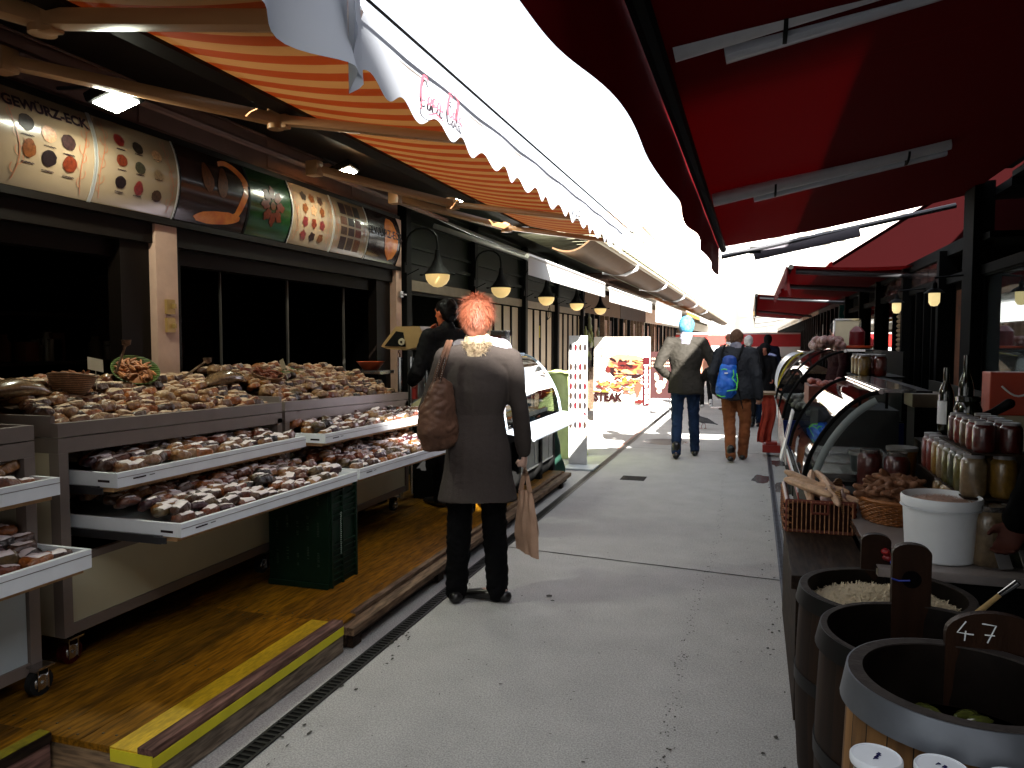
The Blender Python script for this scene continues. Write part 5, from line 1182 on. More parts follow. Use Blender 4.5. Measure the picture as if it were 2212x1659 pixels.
# slicing machine / scale on a stand, left of the dark customer
def slicer():
    e=thing('slicing_machine','cream slicing machine with a round white wheel, on a tall stand behind the spice heap','machine',(-2.85,6.1,.15)); mc=mat('cream_machine',(.36,.26,.13),.35,var=.08)
    b=MB(); b.prism([(-3.02,1.45),(-3.0,1.48),(-2.88,1.62),(-2.66,1.62),(-2.62,1.52),(-2.68,1.45),(-2.8,1.42),(-2.96,1.43)],1,5.85,6.15); part(e,'housing',b,mc)
    b=MB(); b.prism([(-2.985,1.455),(-2.875,1.58),(-2.81,1.57),(-2.79,1.45)],1,5.842,5.849); part(e,'dark_plate',b,m_black)
    b=MB(); b.loft([(-2.82,5.841,1.49),(-2.82,5.825,1.49)],[.030,.028],20,rnd=False); part(e,'wheel',b,m_cream,True)
    b=MB(); b.loft([(-2.82,5.824,1.49),(-2.82,5.818,1.49)],[.010,.008],12,rnd=False); part(e,'hub',b,m_black,True)
    b=MB(); 
    for y in (5.86,6.08): b.tube([(-2.85,y,.16),(-2.85,y,1.36)],.02,8)
    b.tube([(-2.75,6.2,.16),(-2.75,6.2,1.38)],.025,8); part(e,'stand',b,m_steel,True)
    b=MB(); b.tube([(-2.78,6.0,1.0),(-2.78,6.0,1.27)],.028,10); part(e,'red_bottle',b,mat('red_tube',(.35,.05,.04),.3),True)
slicer()
b=MB(); b.box((-2.72,5.62,.16),(-2.66,5.64,1.1)); b.v=[v+Vector((0,.0,0)) for v in b.v]
M=Matrix.Translation((-2.62,5.62,1.02))@Euler((R(0),R(0),R(0))).to_matrix().to_4x4()
q=MB(); q.add([(-2.62,5.585,.86),(-2.3,5.62,1.12),(-2.3,5.62,1.24),(-2.62,5.585,1.0)],[(0,1,2,3)]); q2=MB(); q2.grid(lambda u,v:(-2.62+.4*u,5.585+.05*u,.86+.26*u+.13*v),3,3,0,.02); single('side_board',q2,mat('olive_cream_board',(.42,.40,.25),.5),'slanting pale olive board closing the far end of the second trolley','board',(-2.5,5.6,.9))
# narrow standing sign
e=thing('standing_sign','tall narrow white sign with rows of small ovals on a flat foot plate','sign',(-1.97,8.85,.007))
p=MB(); p.bbox((-2.10,8.86,.03),(-1.88,8.90,1.56),.006); part(e,'board',p,mat('sign_white',(.50,.50,.50),.4))
p=MB(); p.bbox((-2.10,8.55,.008),(-1.74,8.92,.028),.004); part(e,'foot_plate',p,mat('foot_plate',(.42,.46,.50),.4))
p=MB(); 
for r_ in range(9):
    for c in range(4):
        p.lathe((0,0,0),[(.0,0)],3) if False else None
        z=1.42-r_*.115; x=-2.075+c*.057; n=14; vs=[(x,8.857,z)]+[(x+.019*math.cos(2*PI*k/n),8.857,z+.042*math.sin(2*PI*k/n)) for k in range(n)]
        if not(r_==1 or (r_==3 and c>2)): p.add(vs,[(0,1+k,1+(k+1)%n) for k in range(n)],(r_+c)%3)
part(e,'picture',p,[mat('oval_grey',(.035,.028,.03),.7),mat('oval_red',(.10,.012,.018),.7),mat('oval_brown',(.05,.028,.02),.7)])
p=MB(); p.box((-2.1,8.8565,.36),(-1.88,8.8568,.42)); part(e,'band',p,m_cream)
# green tarpaulins
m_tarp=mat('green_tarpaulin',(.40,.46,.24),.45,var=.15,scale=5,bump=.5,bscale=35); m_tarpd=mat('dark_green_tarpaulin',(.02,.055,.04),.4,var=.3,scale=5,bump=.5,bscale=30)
def tarp(x0,x1,y0,y1,z1,mt,lab,sd):
    m=MB()
    def fn(u,v):
        a=u*PI*1.5; x=(x0+x1)/2+(x1-x0)/2*math.cos(a+.3)*(.55+.5*v**1.3); y=(y0+y1)/2-(y1-y0)/2*math.sin(a+.3)*(.6+.45*v); z=z1*(1-v)+.012
        nz=noise.noise(Vector((u*9+sd,v*3,sd)))*.05*(.3+v); return (x+nz,y+nz,max(.012,z+noise.noise(Vector((u*5,sd,0)))*.06*(1-v)))
    m.grid(fn,44,22); m.grid(lambda u,v:(x0+(x1-x0)*(.2+.6*u)+.02,y0+(y1-y0)*(.2+.6*v),z1+.03*noise.noise(Vector((u*6,v*6,sd)))),8,8)
    single('tarpaulin',m,mt,lab,'tarpaulin',((x0+x1)/2,(y0+y1)/2,0),smooth=True)
tarp(-2.85,-2.02,9.3,10.6,1.08,m_tarp,'large yellow-green tarpaulin draped over goods, reaching out onto the paving',1.3)
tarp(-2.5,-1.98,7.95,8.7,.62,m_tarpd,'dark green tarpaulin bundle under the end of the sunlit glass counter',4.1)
m=MB(); m.grid(lambda u,v:(-2.75+.35*u,8.15+.3*v*u,1.28-.9*v+.03*math.sin(u*9)),12,14,0,.01); single('tarpaulin',m,mat('blue_grey_tarp',(.10,.14,.17),.5,bump=.4,bscale=40),'blue-grey sheet hanging just past the curved end of the sunlit glass counter','tarpaulin',(-2.6,8.2,.8),smooth=True)
p=MB(); p.bbox((-3.0,12.1,.0),(-2.72,12.2,.95),.006); single('cardboard_sheet',p,mat('brown_card',(.36,.22,.14),.7),'brown cardboard panel leaning left of the food poster','cardboard',(-2.86,12.15,0))
# ---------------- food poster ----------------
def poster():
    e=thing('poster_stand','big food poster with STEAK lettering, glowing in full sun','poster',(-2.3,13.9,.007))
    m_pw=mat('poster_white',(.50,.48,.44),.35,var=.03); y=13.9; x0,x1,z0,z1=-2.82,-1.79,.33,1.57
    p=MB(); p.bbox((x0,y,z0),(x1,y+.05,z1),.006); part(e,'board',p,m_pw)
    p=MB(); p.bbox((x0+.0,y+.01,.03),(x1,y+.045,z0-.001),.004); p.bbox((x0,y-.25,.008),(x1,y+.3,.03),.004); part(e,'stand',p,mat('grey_base',(.45,.47,.48),.4))
    p=MB(); q=random.Random(21); yy=[y-.002]
    def poly(cx,cz,rx,rz,mi,n=11,j=.35,rot=0):
        yy[0]-=.00025; vs=[(cx,yy[0],cz)]
        for k in range(n):
            a=2*PI*k/n; f=1+j*(q.random()-.5)*2; dx=rx*math.cos(a)*f; dz=rz*math.sin(a)*f; vs.append((cx+dx*math.cos(rot)-dz*math.sin(rot),yy[0],cz+dx*math.sin(rot)+dz*math.cos(rot)))
        p.add(vs,[(0,1+k,1+(k+1)%n) for k in range(n)],mi)
    poly(-2.22,1.06,.36,.20,0,16,.15); 
    for i in range(70):
        cx=-2.20+q.gauss(0,.15); cz=1.02+q.gauss(0,.08)
        poly(cx,cz,.03+.08*q.random(),.012+.034*q.random(),q.choice((1,1,2,2,3,4,0)),8,.4,q.uniform(-.6,.6))
    poly(-2.55,.98,.05,.055,2); poly(-2.22,.88,.3,.012,1,14,.1)
    for i in range(90):
        cx=q.uniform(-2.75,-1.95); cz=.62+.14*q.random()+q.gauss(0,.05); poly(cx,cz,.025+.05*q.random(),.010+.020*q.random(),q.choice((3,4,4,5,2,0)),7,.4,q.uniform(-.5,.5))
    poly(-2.0,.62,.06,.12,4); poly(-1.98,.40,.07,.04,2); poly(-2.68,1.36,.05,.012,4,9,.3,-.3); poly(-2.58,1.32,.035,.01,3,9,.3,-.6); poly(-2.76,1.24,.04,.012,2); poly(-2.66,1.24,.018,.02,1)
    part(e,'picture',p,[mat('pf0',(.30,.17,.09),.7),mat('pf1',(.018,.003,.004),.8),mat('pf2',(.09,.012,.010),.8),mat('pf3',(.30,.12,.02),.7),mat('pf4',(.17,.04,.012),.7),mat('pf5',(.14,.14,.03),.7)])
    p=MB(); p.box((-1.91,y-.03,z0+.0),(-1.80,y-.0275,1.20)); part(e,'red_band',p,mat('band_red',(.07,.006,.010),.5))
    textmesh('STEAK',.21,mat('steak_ink',(.02,.002,.002),.9),e,'lettering',lambda a,b:(-2.55+a*.85,y-.045,.46+b),bold=.012)
    textmesh('www.',.12,m_white,e,'lettering',lambda a,b:(-1.855-b*.9,y-.033,.50+a*.95),bold=.01)
    p=MB()
    for k in range(13):
        h=.02+.03*((k*7)%5)/5; p.box((-1.855-h,y-.032,.64+k*.034),(-1.855+h*.8,y-.0315,.662+k*.034))
    part(e,'worn_lettering',p,m_white)
poster()
def chalk(x,y,w_,z0,z1,lab,rz=0.):
    e=thing('standing_sign',lab,'sign',(x,y,.007)); p=MB(); p.bbox((x-w_/2,y,z0),(x+w_/2,y+.03,z1),.005); part(e,'board',p,mat('dark_red_brown_board',(.06,.025,.025),.5))
    p=MB(); p.box((x-w_/2+.03,y+.005,.008),(x-w_/2+.05,y+.025,z0)); p.box((x+w_/2-.05,y+.005,.008),(x+w_/2-.03,y+.025,z0)); part(e,'leg',p,m_dsteel)
    p=MB(); b=MB(); n=16 # pale rooster-like silhouette made of simple blobs
    for cx,cz,rx,rz_ in ((0,.62,.10,.09),(-.07,.76,.045,.06),(.10,.74,.035,.09),(.13,.80,.02,.05),(-.02,.50,.05,.05),(-.09,.83,.03,.03)):
        vs=[(x+cx,y-.002-cx*.001,cz)]+[(x+cx+rx*math.cos(2*PI*k/n),y-.002-cx*.001,cz+rz_*math.sin(2*PI*k/n)) for k in range(n)]; b.add(vs,[(0,1+k,1+(k+1)%n) for k in range(n)])
    part(e,'bird_picture',b,m_cream)
    p=MB()
    for r_,z in enumerate((1.06,1.0,1.14)):
        k=x-w_/2+.05
        while k<x+w_/2-.06: p.box((k,y-.0015,z-.018),(k+.025,y-.001,z+.018)); k+=.04
    part(e,'worn_lettering',p,m_cream)
chalk(-1.78,15.4,.44,.35,1.28,'dark brown sign with a pale bird picture, just behind the food poster')
# ================= RIGHT SIDE =================
m_red=cloth('red_awning_cloth',(.055,.0006,.0018),.08,(1.2,.35,.35))
m_redv=cloth('red_valance_cloth',(.09,.001,.003),.12,(1.0,.35,.4))
m_greyt=mat('grey_tube',(.50,.50,.52),.3)
m_diff=mat('tube_diffuser',(.50,.52,.57),.25,var=.04)
def right_building():
    e=thing('market_stall','dark stall building with black columns and glass doors on the right','stall',(3,6,0))
    p=MB(); m_black=mat('matt_black_front',(.003,.003,.003),.9,spec=.08); p.box((3.3,-3,0),(3.4,16,4.1)); p.box((1.66,-3,2.72),(1.72,6.3,4.1)); p.box((1.72,-3,3.9),(3.3,6.3,4.0)); part(e,'wall',p,m_black); p=MB(); p.box((1.66,4.9,4.101),(2.2,6.3,4.36)); part(e,'added_shade_box',p,m_black)  # unseen box added on the roof to throw a diagonal shadow on the lane
    p=MB(); p.box((1.72,-3,2.66),(3.3,6.3,2.7)); p.box((1.64,6.9,2.31),(3.3,16,2.36)); p.box((1.72,6.3,2.6),(3.3,6.9,2.66)); part(e,'roof',p,m_black)
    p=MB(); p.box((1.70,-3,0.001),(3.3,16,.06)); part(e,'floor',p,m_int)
    p=MB(); p.box((1.62,-3,2.0),(1.68,16,2.07)); p.box((1.62,6.4,2.25),(1.68,16,2.30)); p.box((1.62,-3,.0),(1.68,6.3,1.05)); p.box((1.62,-3,2.071),(1.68,5.3,2.719)); part(e,'header',p,m_black)
    for y,w_ in ((4.7,.9),(6.75,.3),(7.75,.10),(9.5,.10),(11.5,.10),(13.2,.12),(15.2,.12)):
        p=MB(); p.bbox((1.56,y-w_/2,0),(1.70,y+w_/2,2.7 if y<7 else 2.30),.006); part(e,'column',p,m_black)
    for y in (8.15,8.5,8.9,10.3): 
        p=MB(); p.box((1.60,y,.05),(1.66,y+.035,2.0)); part(e,'door_frame',p,m_black)
    for k,(a,b) in enumerate(((7.82,8.6),(8.64,9.43),(9.57,10.5),(10.54,11.43))):
        p=MB(); p.box((1.648,a,2.08),(1.652,b,2.24)); part(e,'clerestory_pane',p,mat('painted_glass%d'%k,(.03,.035,.04),.15,col2=(.10,.06,.05),scale=4,coat=.5))
    for k,(a,b) in enumerate(((7.82,8.14),(8.2,8.49),(8.55,8.88),(8.95,9.43),(10.2,11.4),(11.6,13.1))):
        p=MB(); p.box((1.648,a,.5),(1.652,b,1.99)); part(e,'door_glass',p,m_dglass)
    p=MB(); 
    for i in range(26): p.grid(lambda u,v:(1.63-.02*math.sin(PI*v),9.56+.55*u,.55+i*.055+.05*v),1,4)
    part(e,'roller_shutter',p,mat('beige_shutter',(.34,.27,.17),.4,metal=.2),True)
    p=MB(); p.box((1.66,5.2,1.16),(1.662,6.56,1.98)); part(e,'window_pane',p,mat('mirror_glass',(.35,.40,.42),.03,metal=.9,var=.02))
    p=MB(); p.box((1.64,5.15,1.06),(1.67,6.6,1.15)); p.box((1.64,5.15,1.985),(1.67,6.6,1.999)); p.box((1.64,6.565,1.151),(1.67,6.6,1.984)); part(e,'window_frame',p,m_black)
    # goods behind the door glass, warm light put into their orange
    p=MB(); p.box((3.1,7.5,0.07),(3.25,14,2.5)); part(e,'back_shelf',p,mat('dim_orange_goods',(.20,.07,.02),.7,var=.6,scale=3))
    return e
right_building()
m_globe2=mat('milk_glass_globe',(.95,.74,.34),.4,var=.02,emit=.11)
for x,y,l in ((1.36,6.85,'round-bottomed hanging lamp nearest the mirror-like window on the right'),(1.36,8.55,'second hanging lamp on the right, by the roller shutter')):
    e=thing('wall_lamp',l,'lamp',(x,y,1.8),group='milk glass lamps on the right stall front'); p=MB(); p.lathe((x,y,1.88),[(.048,0),(.075,.0),(.05,.025),(.02,.04),(.018,.08),(0,.08)],18); p.tube([(x,y,1.95),(x,y,2.0),(1.62,y,2.02)],.008,6); part(e,'lamp_shade',p,m_black,True)
    p=MB(); p.lathe((x,y,1.879),[(0,-.105),(.025,-.1),(.04,-.075),(.042,-.03),(.042,0),(0,0)],18); part(e,'globe',p,m_globe2,True)
# ---- red awnings
def red_awning(y0,y1,xf,zf,xb,zb,h,lab,amp=.007,per=.9,arms=(),near=False,tip=0.,stripe=False,vm=None):
    e=thing('awning',lab,'awning',((xf+xb)/2,(y0+y1)/2,zf),group='red awnings along the right side')
    c=MB(); c.grid(lambda u,v:(xf+(xb-xf)*v,y0+(y1-y0)*u,zf+(zb-zf)*v-.025*math.sin(PI*v)),16,10); part(e,'cloth',c,m_red,True)
    k=MB()
    for t in (.28,.52,.76):
        yy=y0+(y1-y0)*t; k.grid(lambda u,v:(xf+(xb-xf)*v,yy+.006*u,zf+(zb-zf)*v-.025*math.sin(PI*v)-.002),1,10)
    part(e,'seam',k,m_redv)
    b=MB(); b.loft([(xf+.02,y0,zf-.02),(xf+.02,y1,zf-.02)],[(.03,.03)]*2,8,rnd=False); part(e,'front_bar',b,m_black)
    n=max(20,int((y1-y0)/.04))
    v=MB(); v.grid(lambda u,t:(xf-.015-.014*t*math.sin(u*(y1-y0)*5)-.01*t,y0+(y1-y0)*u,zf+.01-((h(u) if callable(h) else h)+amp*math.sin(2*PI*u*(y1-y0)/per)-tip*max(0,1-(1-u)*(y1-y0)/.15)*-1)*t),n,6); part(e,'valance',v,vm or m_redv,True)
    if stripe:
        q=MB(); q.grid(lambda u,v:(xf-.02,y0+(y1-y0)*u,zf-h-.08+.08*v),10,1,0,.004); part(e,'yellow_edge',q,cloth('yellow_cloth',(.62,.36,.03),.3))
    for y in arms:
        a=MB(); a.loft([(xf+.08,y,zf-.06),(xb,y,zb-.10)],[(.030,.034)]*2,12,rnd=False); part(e,'arm',a,m_dsteel,True)
    return e
R1=red_awning(1.05,7.1,-.30,2.33,1.62,2.68,lambda u:.235+.125*math.exp(-6.05*u/.7)+.035*u,'big dark red awning overhead, a patch of sun glowing through its cloth',tip=.10)
# tubes under the awning
def tube_fixture(y,x0,x1,z0,z1,lab,pipe=True):
    e=thing('tube_light',lab,'lamp',((x0+x1)/2,y,(z0+z1)/2),group='fluorescent tube fittings under the red awning')
    zf=lambda x:z0+(z1-z0)*(x-x0)/(x1-x0)
    if pipe:
        a=MB(); a.loft([(-.24,y-.02,zf(-.24)+.030),(x1,y-.02,zf(x1)+.030)],[(.038,.038)]*2,14,rnd=False); part(e,'pipe',a,m_greyt,True)
    y=y+.075; a=MB(); a.loft([(x0,y,zf(x0)+.01),(x1,y,zf(x1)+.01)],[(.036,.03)]*2,12,up=(0,1,0),sq=.6,rnd=False); part(e,'diffuser',a,m_diff,True)
    a=MB(); 
    for t in (.12,.8):
        x=x0+(x1-x0)*t; a.loft([(x-.006,y-.045,zf(x)+.02),(x+.006,y-.045,zf(x)+.02)],[(.045,.09)]*2,16,up=(0,0,1),rnd=False)
    part(e,'clip',a,m_black,True)
tube_fixture(2.33,-.10,1.3,2.345,2.62,'bright near tube light fixed to the grey pipe under the red awning')
tube_fixture(4.55,-.02,.95,2.31,2.50,'second dimmer tube light under the red awning')
e=thing('tube_light','dark tube light on the pole just beyond the far edge of the red awning','lamp',(.4,7.3,2.35),group='fluorescent tube fittings under the red awning')
p=MB(); p.tube([(-.30,7.2,2.255),(1.6,7.35,2.64)],.022,8); part(e,'pipe',p,m_dsteel,True)
p=MB(); p.loft([(-.02,7.25,2.27),(.85,7.3,2.45)],[(.05,.035)]*2,10,up=(0,0,1),sq=.5,rnd=False); part(e,'diffuser',p,mat('dull_diffuser',(.14,.13,.15),.4),True)
p=MB(); p.cbox((-.01,7.25,2.31),(.10,.07,.06),bev=.008); part(e,'end_box',p,m_black)
red_awning(9.3,15.5,.36,2.36,1.66,2.32,.19,'second red awning on the right with a folded corner flap',arms=(9.45,12.))
m=MB(); m.grid(lambda u,v:(.34+.05*v-.10*u*v,9.3+.9*u,2.37-.36*v*(1-.55*u)-.02*math.sin(u*14)),16,8); single('loose_flap',m,m_redv,'pleated red flap hanging from the near corner of the second red awning','cloth flap',(.35,9.6,2.3),smooth=True)
red_awning(15.6,23.5,.0,2.40,1.66,2.32,.33,'third red awning with a yellow lower edge',arms=(15.7,),stripe=True,tip=.2)
red_awning(23.6,31,.0,2.45,1.66,2.32,.22,'fourth red awning on the right, small in the distance',arms=(24.4,))
e=side_awning(32,44,.0,2.45,1.6,2.7,.2,m_wcloth,'far cream awning on the right beyond the red ones',grp='far right awnings',side=-1)
e=side_awning(45,60,.0,2.5,1.6,2.8,.2,m_wcloth,'farthest pale awning on the right side',grp='far right awnings',side=-1)
# red seamed roof of the next building with pale verge
e=thing('awning','upper red awning with a pale edge strip rising behind the second one','awning',(1.6,11,2.9),group='red awnings along the right side')
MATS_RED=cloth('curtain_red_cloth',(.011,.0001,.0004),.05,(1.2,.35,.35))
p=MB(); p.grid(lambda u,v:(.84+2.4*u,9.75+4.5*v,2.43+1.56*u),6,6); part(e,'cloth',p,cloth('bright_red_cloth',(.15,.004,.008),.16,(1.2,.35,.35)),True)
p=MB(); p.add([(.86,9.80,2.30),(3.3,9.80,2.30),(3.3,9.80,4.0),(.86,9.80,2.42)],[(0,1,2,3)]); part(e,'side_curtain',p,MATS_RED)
p=MB()
for k in range(6):
    y=10.2+k*.64; p.grid(lambda u,v:(.84+2.4*u,y+.015*v,2.427+1.56*u),1,1)
part(e,'seam',p,m_redv)
p=MB(); p.grid(lambda u,v:(.84+2.4*u,9.68+.05*v,2.43+1.56*u),1,1,0,.02); part(e,'edge_strip',p,mat('pale_verge',(.40,.38,.37),.5))
# row of further right stalls
for k,(y0,y1) in enumerate(((16.05,22),(22.05,29),(29.05,38),(38.05,60))):
    e=thing('market_stall',['dark right stall with teal post and hanging goods','right stall past the third awning','small far right stall beyond','farthest small stall on the right'][k],'stall',(2.4,(y0+y1)/2,0),group='row of further right stalls')
    p=MB(); p.box((3.2,y0,0),(3.3,y1,3)); p.box((1.6,y0,2.32),(3.2,y1,2.4)); p.box((1.7,y1-.08,0),(3.2,y1,2.3)); p.box((1.62,y0,2.2),(1.7,y1,2.31)); part(e,'wall',p,mat('rstall%d'%k,[(.02,.02,.02),(.25,.18,.12),(.5,.44,.38),(.6,.55,.5)][k],.8,var=.3))  # walls past the first stall paled, sun glare put into the colour
    y=y0+.3
    while y<y1-.2:
        p=MB(); p.bbox((1.58,y,0),(1.68,y+.1,2.2),.006); part(e,'post',p,mat('teal_post',(.01,.07,.07),.5) if (k==0 and y<16.6) else m_black)
        if rg.random()<.7:
            p=MB(); z=1.2+rg.random()*.4; p.box((1.60,y+.15,z),(1.63,y+.45,z+.35)); part(e,'notice',p,mat('no%d_%d'%(k,int(y*10)),rg.choice([(.55,.52,.45),(.4,.2,.1),(.3,.3,.3)]),.6))
        y+=.9
    p=MB(); p.box((.7,y0+.1,.85),(1.5,y1-.1,.9)); p.box((.72,y0+.1,.3),(.75,y1-.1,.85)); part(e,'counter',p,m_mwood)
# big red canopy closing the street
e=thing('market_kiosk','long red-fronted kiosk closing the far end of the lane','kiosk',(-.3,31,0))
p=MB(); p.box((-2.9,30,1.30),(-.9,30.1,1.72)); part(e,'fascia',p,mat('kiosk_red_lit',(.42,.04,.03),.5));  # lit copy of the kiosk red, sunlight put into the colour
p=MB(); p.box((-.85,30,1.28),(2.1,30.1,1.74)); part(e,'fascia',p,mat('kiosk_red',(.40,.02,.03),.5))
p=MB(); p.box((-2.9,30.05,.8),(2.1,30.2,1.279)); p.box((-2.9,30.2,1.75),(2.1,32.,1.8)); part(e,'wall',p,m_white)
p=MB(); p.box((-2.9,30.0,0),(-1.6,30.2,.79)); p.box((1.,30.0,0),(2.1,30.2,.79)); part(e,'base',p,m_cream)
# ================= DISPLAY CASES ON THE RIGHT =================
m_blue=mat('cobalt_blue_panel',(.008,.022,.13),.35)
m_redst=mat('red_stripe_panel',(.35,.03,.02),.4)
c1,pf=glass_case('nearest curved glass display case on the right, with a chrome top edge',.27,1,4.55,6.15,.70,1.22,.40,.95,m_black,None,base_h=.3,gm=glass('dark_curved_glass',(.5,.55,.55),.5),panes=1)
p=MB(); p.loft([(.262,4.5,.68),(.232,5.3,.80)],[.01,.01],6); 
p=MB(); p.grid(lambda u,v:(.255-.004*v,4.57+1.56*u,.60+.04*v),1,1,0,.006); part(c1,'red_stripe',p,m_redst); p=MB(); p.grid(lambda u,v:(.252-.002*v,4.57+1.56*u,.645+.035*v),1,1,0,.006); part(c1,'white_stripe',p,m_white)
p=MB(); p.loft([(pf(t/14)[0]+.05,4.50,pf(t/14)[1]-.02) for t in range(0,12)],[(.006,.02)]*12,8,up=(0,1,0),rnd=False); part(c1,'grey_seal',p,mat('grey_seal',(.30,.34,.34),.4),True)
p=MB(); p.bbox((.30,4.32,.655),(.78,4.54,.70),.012); part(c1,'end_tray',p,mat('black_plastic',(.02,.02,.022),.3))
for i in range(3):
    e=thing('food_pan','steel pan lying in the nearest right glass case, %s'%['closest to the glass end','in the middle','farthest in'][i],'pan',(.6,4.8+i*.42,.71),group='steel pans in the nearest right glass case')
    p=MB(); y=4.66+i*.42; p.box((.36,y,.701),(.86,y+.38,.706)); p.box((.36,y,.706),(.37,y+.38,.745)); p.box((.85,y,.706),(.86,y+.38,.745)); p.box((.371,y,.706),(.849,y+.01,.745)); p.box((.371,y+.37,.706),(.849,y+.38,.745))
    for k in range(7): p.box((.38+k*.066,y+.02,.7065),(.40+k*.066,y+.36,.716))
    part(e,'dish',p,m_steel)
c2,_=glass_case('second glass display case on the right with a cobalt blue rounded end',.27,1,7.75,10.3,.76,1.40,.55,1.05,m_steel,m_blue,base_h=.3,gm=glass('dark_curved_glass2',(.6,.65,.65),.5))
q=random.Random(14)
p=MB()
for i in range(60): p.ell((.4+.5*q.random(),7.9+2.2*q.random(),.79+.05*q.random()),(.04,.05,.035),8,6)
single('packed_goods',p,mat('pale_goods',(.55,.50,.45),.4,var=.4,scale=20),'heap of pale wrapped goods inside the second right glass case','goods',(.65,9,.78),kind='stuff',smooth=True)
p=MB()
for i in range(110): p.ell((.62+.22*q.random(),8.3+1.0*q.random(),1.43+.09*q.random()),(.04,.05,.04),8,6)
single('meat_pile',p,mat('pinkish_pile',(.22,.11,.09),.4,var=.4,scale=25),'heap of pink and pale wrapped pieces on top of the second right glass case','food',(.75,8.8,1.42),kind='stuff',smooth=True)
p=MB(); p.lathe((.98,8.6,1.42),[(.16,0),(.18,.01),(.18,.03),(0,.03)],20); single('red_dish',p,mat('orange_red_dish',(.45,.08,.02),.4),'flat orange-red dish on top of the second right glass case','dish',(.98,8.6,1.42),smooth=True)
p=MB(); p.lathe((1.0,8.55,1.452),[(.07,0),(.075,.02),(.075,.14),(.03,.19),(0,.2)],16); single('red_jar',p,mat('dark_red_jar',(.14,.01,.015),.3),'dark red jar standing on the orange-red dish','jar',(1.0,8.55,1.45),smooth=True)
p=MB(); 
for a,b in (((.85,9.4,1.42),(.87,9.42,1.75)),((1.12,9.4,1.42),(1.14,9.42,1.75)),((.85,9.4,1.73),(1.14,9.42,1.75))): p.box(a,b)
p.box((.87,9.41,1.44),(1.12,9.415,1.73),1); single('notice_stand',p,[m_chrome,m_cream],'metal framed notice standing on the second right glass case','frame',(1,9.4,1.42))
c3,_=glass_case('far glass case with a rounded white front edged in yellow',.33,1,11.6,13.1,.8,1.33,.35,.9,m_white,None,base_h=.3,frame=mat('yellow_frame',(.6,.5,.05),.4))
p=MB(); p.grid(lambda u,v:(.325+.35*(1-math.cos(v*PI/2))**.9-.004,11.62+1.46*u,.81+.52*math.sin(v*PI/2)**.75),1,10); part(c3,'front_panel',p,mat('pale_blue_white',(.60,.66,.72),.35),True)
# towel hanging at the second case, shelf
m=MB(); m.grid(lambda u,v:(.08+.17*u+.03*math.sin(v*5),10.42+.05*math.sin(u*12)*v,.80-.62*v),14,14,0,.008); single('towel',m,mat('orange_red_towel',(.42,.075,.04),.9,var=.25,scale=9,bump=.3),'orange-red towel with a pale stripe hanging from the end of the second right glass case','towel',(.16,10.4,.5),smooth=True)
p=MB(); p.bbox((.02,10.36,.80),(.30,10.75,.83),.004); single('wooden_shelf',p,m_endgrain,'small wooden shelf above the orange-red towel','shelf',(.16,10.55,.8))
p=MB(); p.bbox((.12,10.3,.06),(.34,10.55,.16),.01); p.bbox((.16,10.3,.161),(.3,10.5,.2),.01); single('red_box',p,mat('red_plastic',(.35,.03,.02),.4),'low red plastic box on the ground under the towel','box',(.23,10.4,.0))
# things between the two cases
e=thing('crate','reddish brown woven crate with a yellow card between the two right glass cases','crate',(.58,7.15,.82)); 
p=MB(); p.box((.44,6.85,.95),(.90,6.88,1.12)); p.box((.44,7.4,.95),(.90,7.43,1.12)); p.box((.44,6.881,.95),(.47,7.399,1.12)); p.box((.87,6.881,.95),(.90,7.399,1.12)); p.box((.471,6.881,.95),(.869,7.399,.97)); part(e,'side_wall',p,wicker('wicker_red',(.32,.07,.03)))
p=MB(); p.box((.53,6.83,.96),(.63,6.848,1.06)); part(e,'yellow_card',p,mat('yellow_card',(.62,.48,.03),.5))
p=MB()
for i in range(40): p.ell((.48+.38*q.random(),6.9+.48*q.random(),1.10+.05*q.random()),(.035,.04,.03),7,5)
part(e,'contents',p,mat('reddish_contents',(.35,.10,.06),.5,var=.5,scale=30),True)
p=MB(); p.bbox((.50,6.65,.0),(1.1,7.5,.948),.006); single('cabinet',p,mat('dim_grey_cabinet',(.08,.08,.08),.6),'dim grey counter cabinet under the reddish crate','cabinet',(.7,7.1,0))
M=Matrix.Translation((.27,6.72,.72))@Euler((R(0),R(12),R(0))).to_matrix().to_4x4(); p=MB(); p.cbox((0,0,0),(.012,.26,.42),0,M); p.cbox((-.008,0.02,.03),(.003,.09,.12),1,M); single('white_notice',p,[m_white,mat('purple_print',(.15,.08,.2),.5)],'tilted white notice board with a dark purple mark beside the nearest right glass case','notice',(.27,6.72,.7))
# jars with gold labels behind the near case
PALJ=[('olive green',(.10,.085,.012)),('red pepper',(.17,.015,.006)),('yellow',(.26,.14,.02)),('brown',(.09,.038,.012)),('dark green',(.028,.038,.01)),('beige',(.22,.15,.08)),('dark red',(.075,.008,.006))]
m_pick=mat('pickled_content',(.3,.3,.1),.35,use_obj=True,var=.3,scale=35,coat=.9,bump=.3)
m_lidw=mat('white_lid',(.30,.29,.30),.35); m_lidg=mat('silver_lid',(.35,.34,.33),.25,metal=.8)
def jar_proto(r,h,lid):
    e=bpy.data.objects.new('jar',None); C.objects.link(e)
    b=MB(); b.lathe((0,0,0),[(r*.85,0),(r,.012),(r,h*.78),(r*.92,h*.85),(r*.72,h*.92)],20); part(e,'content',b,m_pick,True,world=False)
    b=MB(); b.lathe((0,0,0),[(r*.74,h*.9),(r*.8,h*.92),(r*.8,h*.995),(r*.74,h),(0,h)],20); part(e,'lid',b,lid,True,world=False)
    return e
JP={'small':jar_proto(.038,.115,m_lidw),'mid':jar_proto(.045,.16,m_lidw),'big':jar_proto(.062,.22,m_lidg)}
used=set()
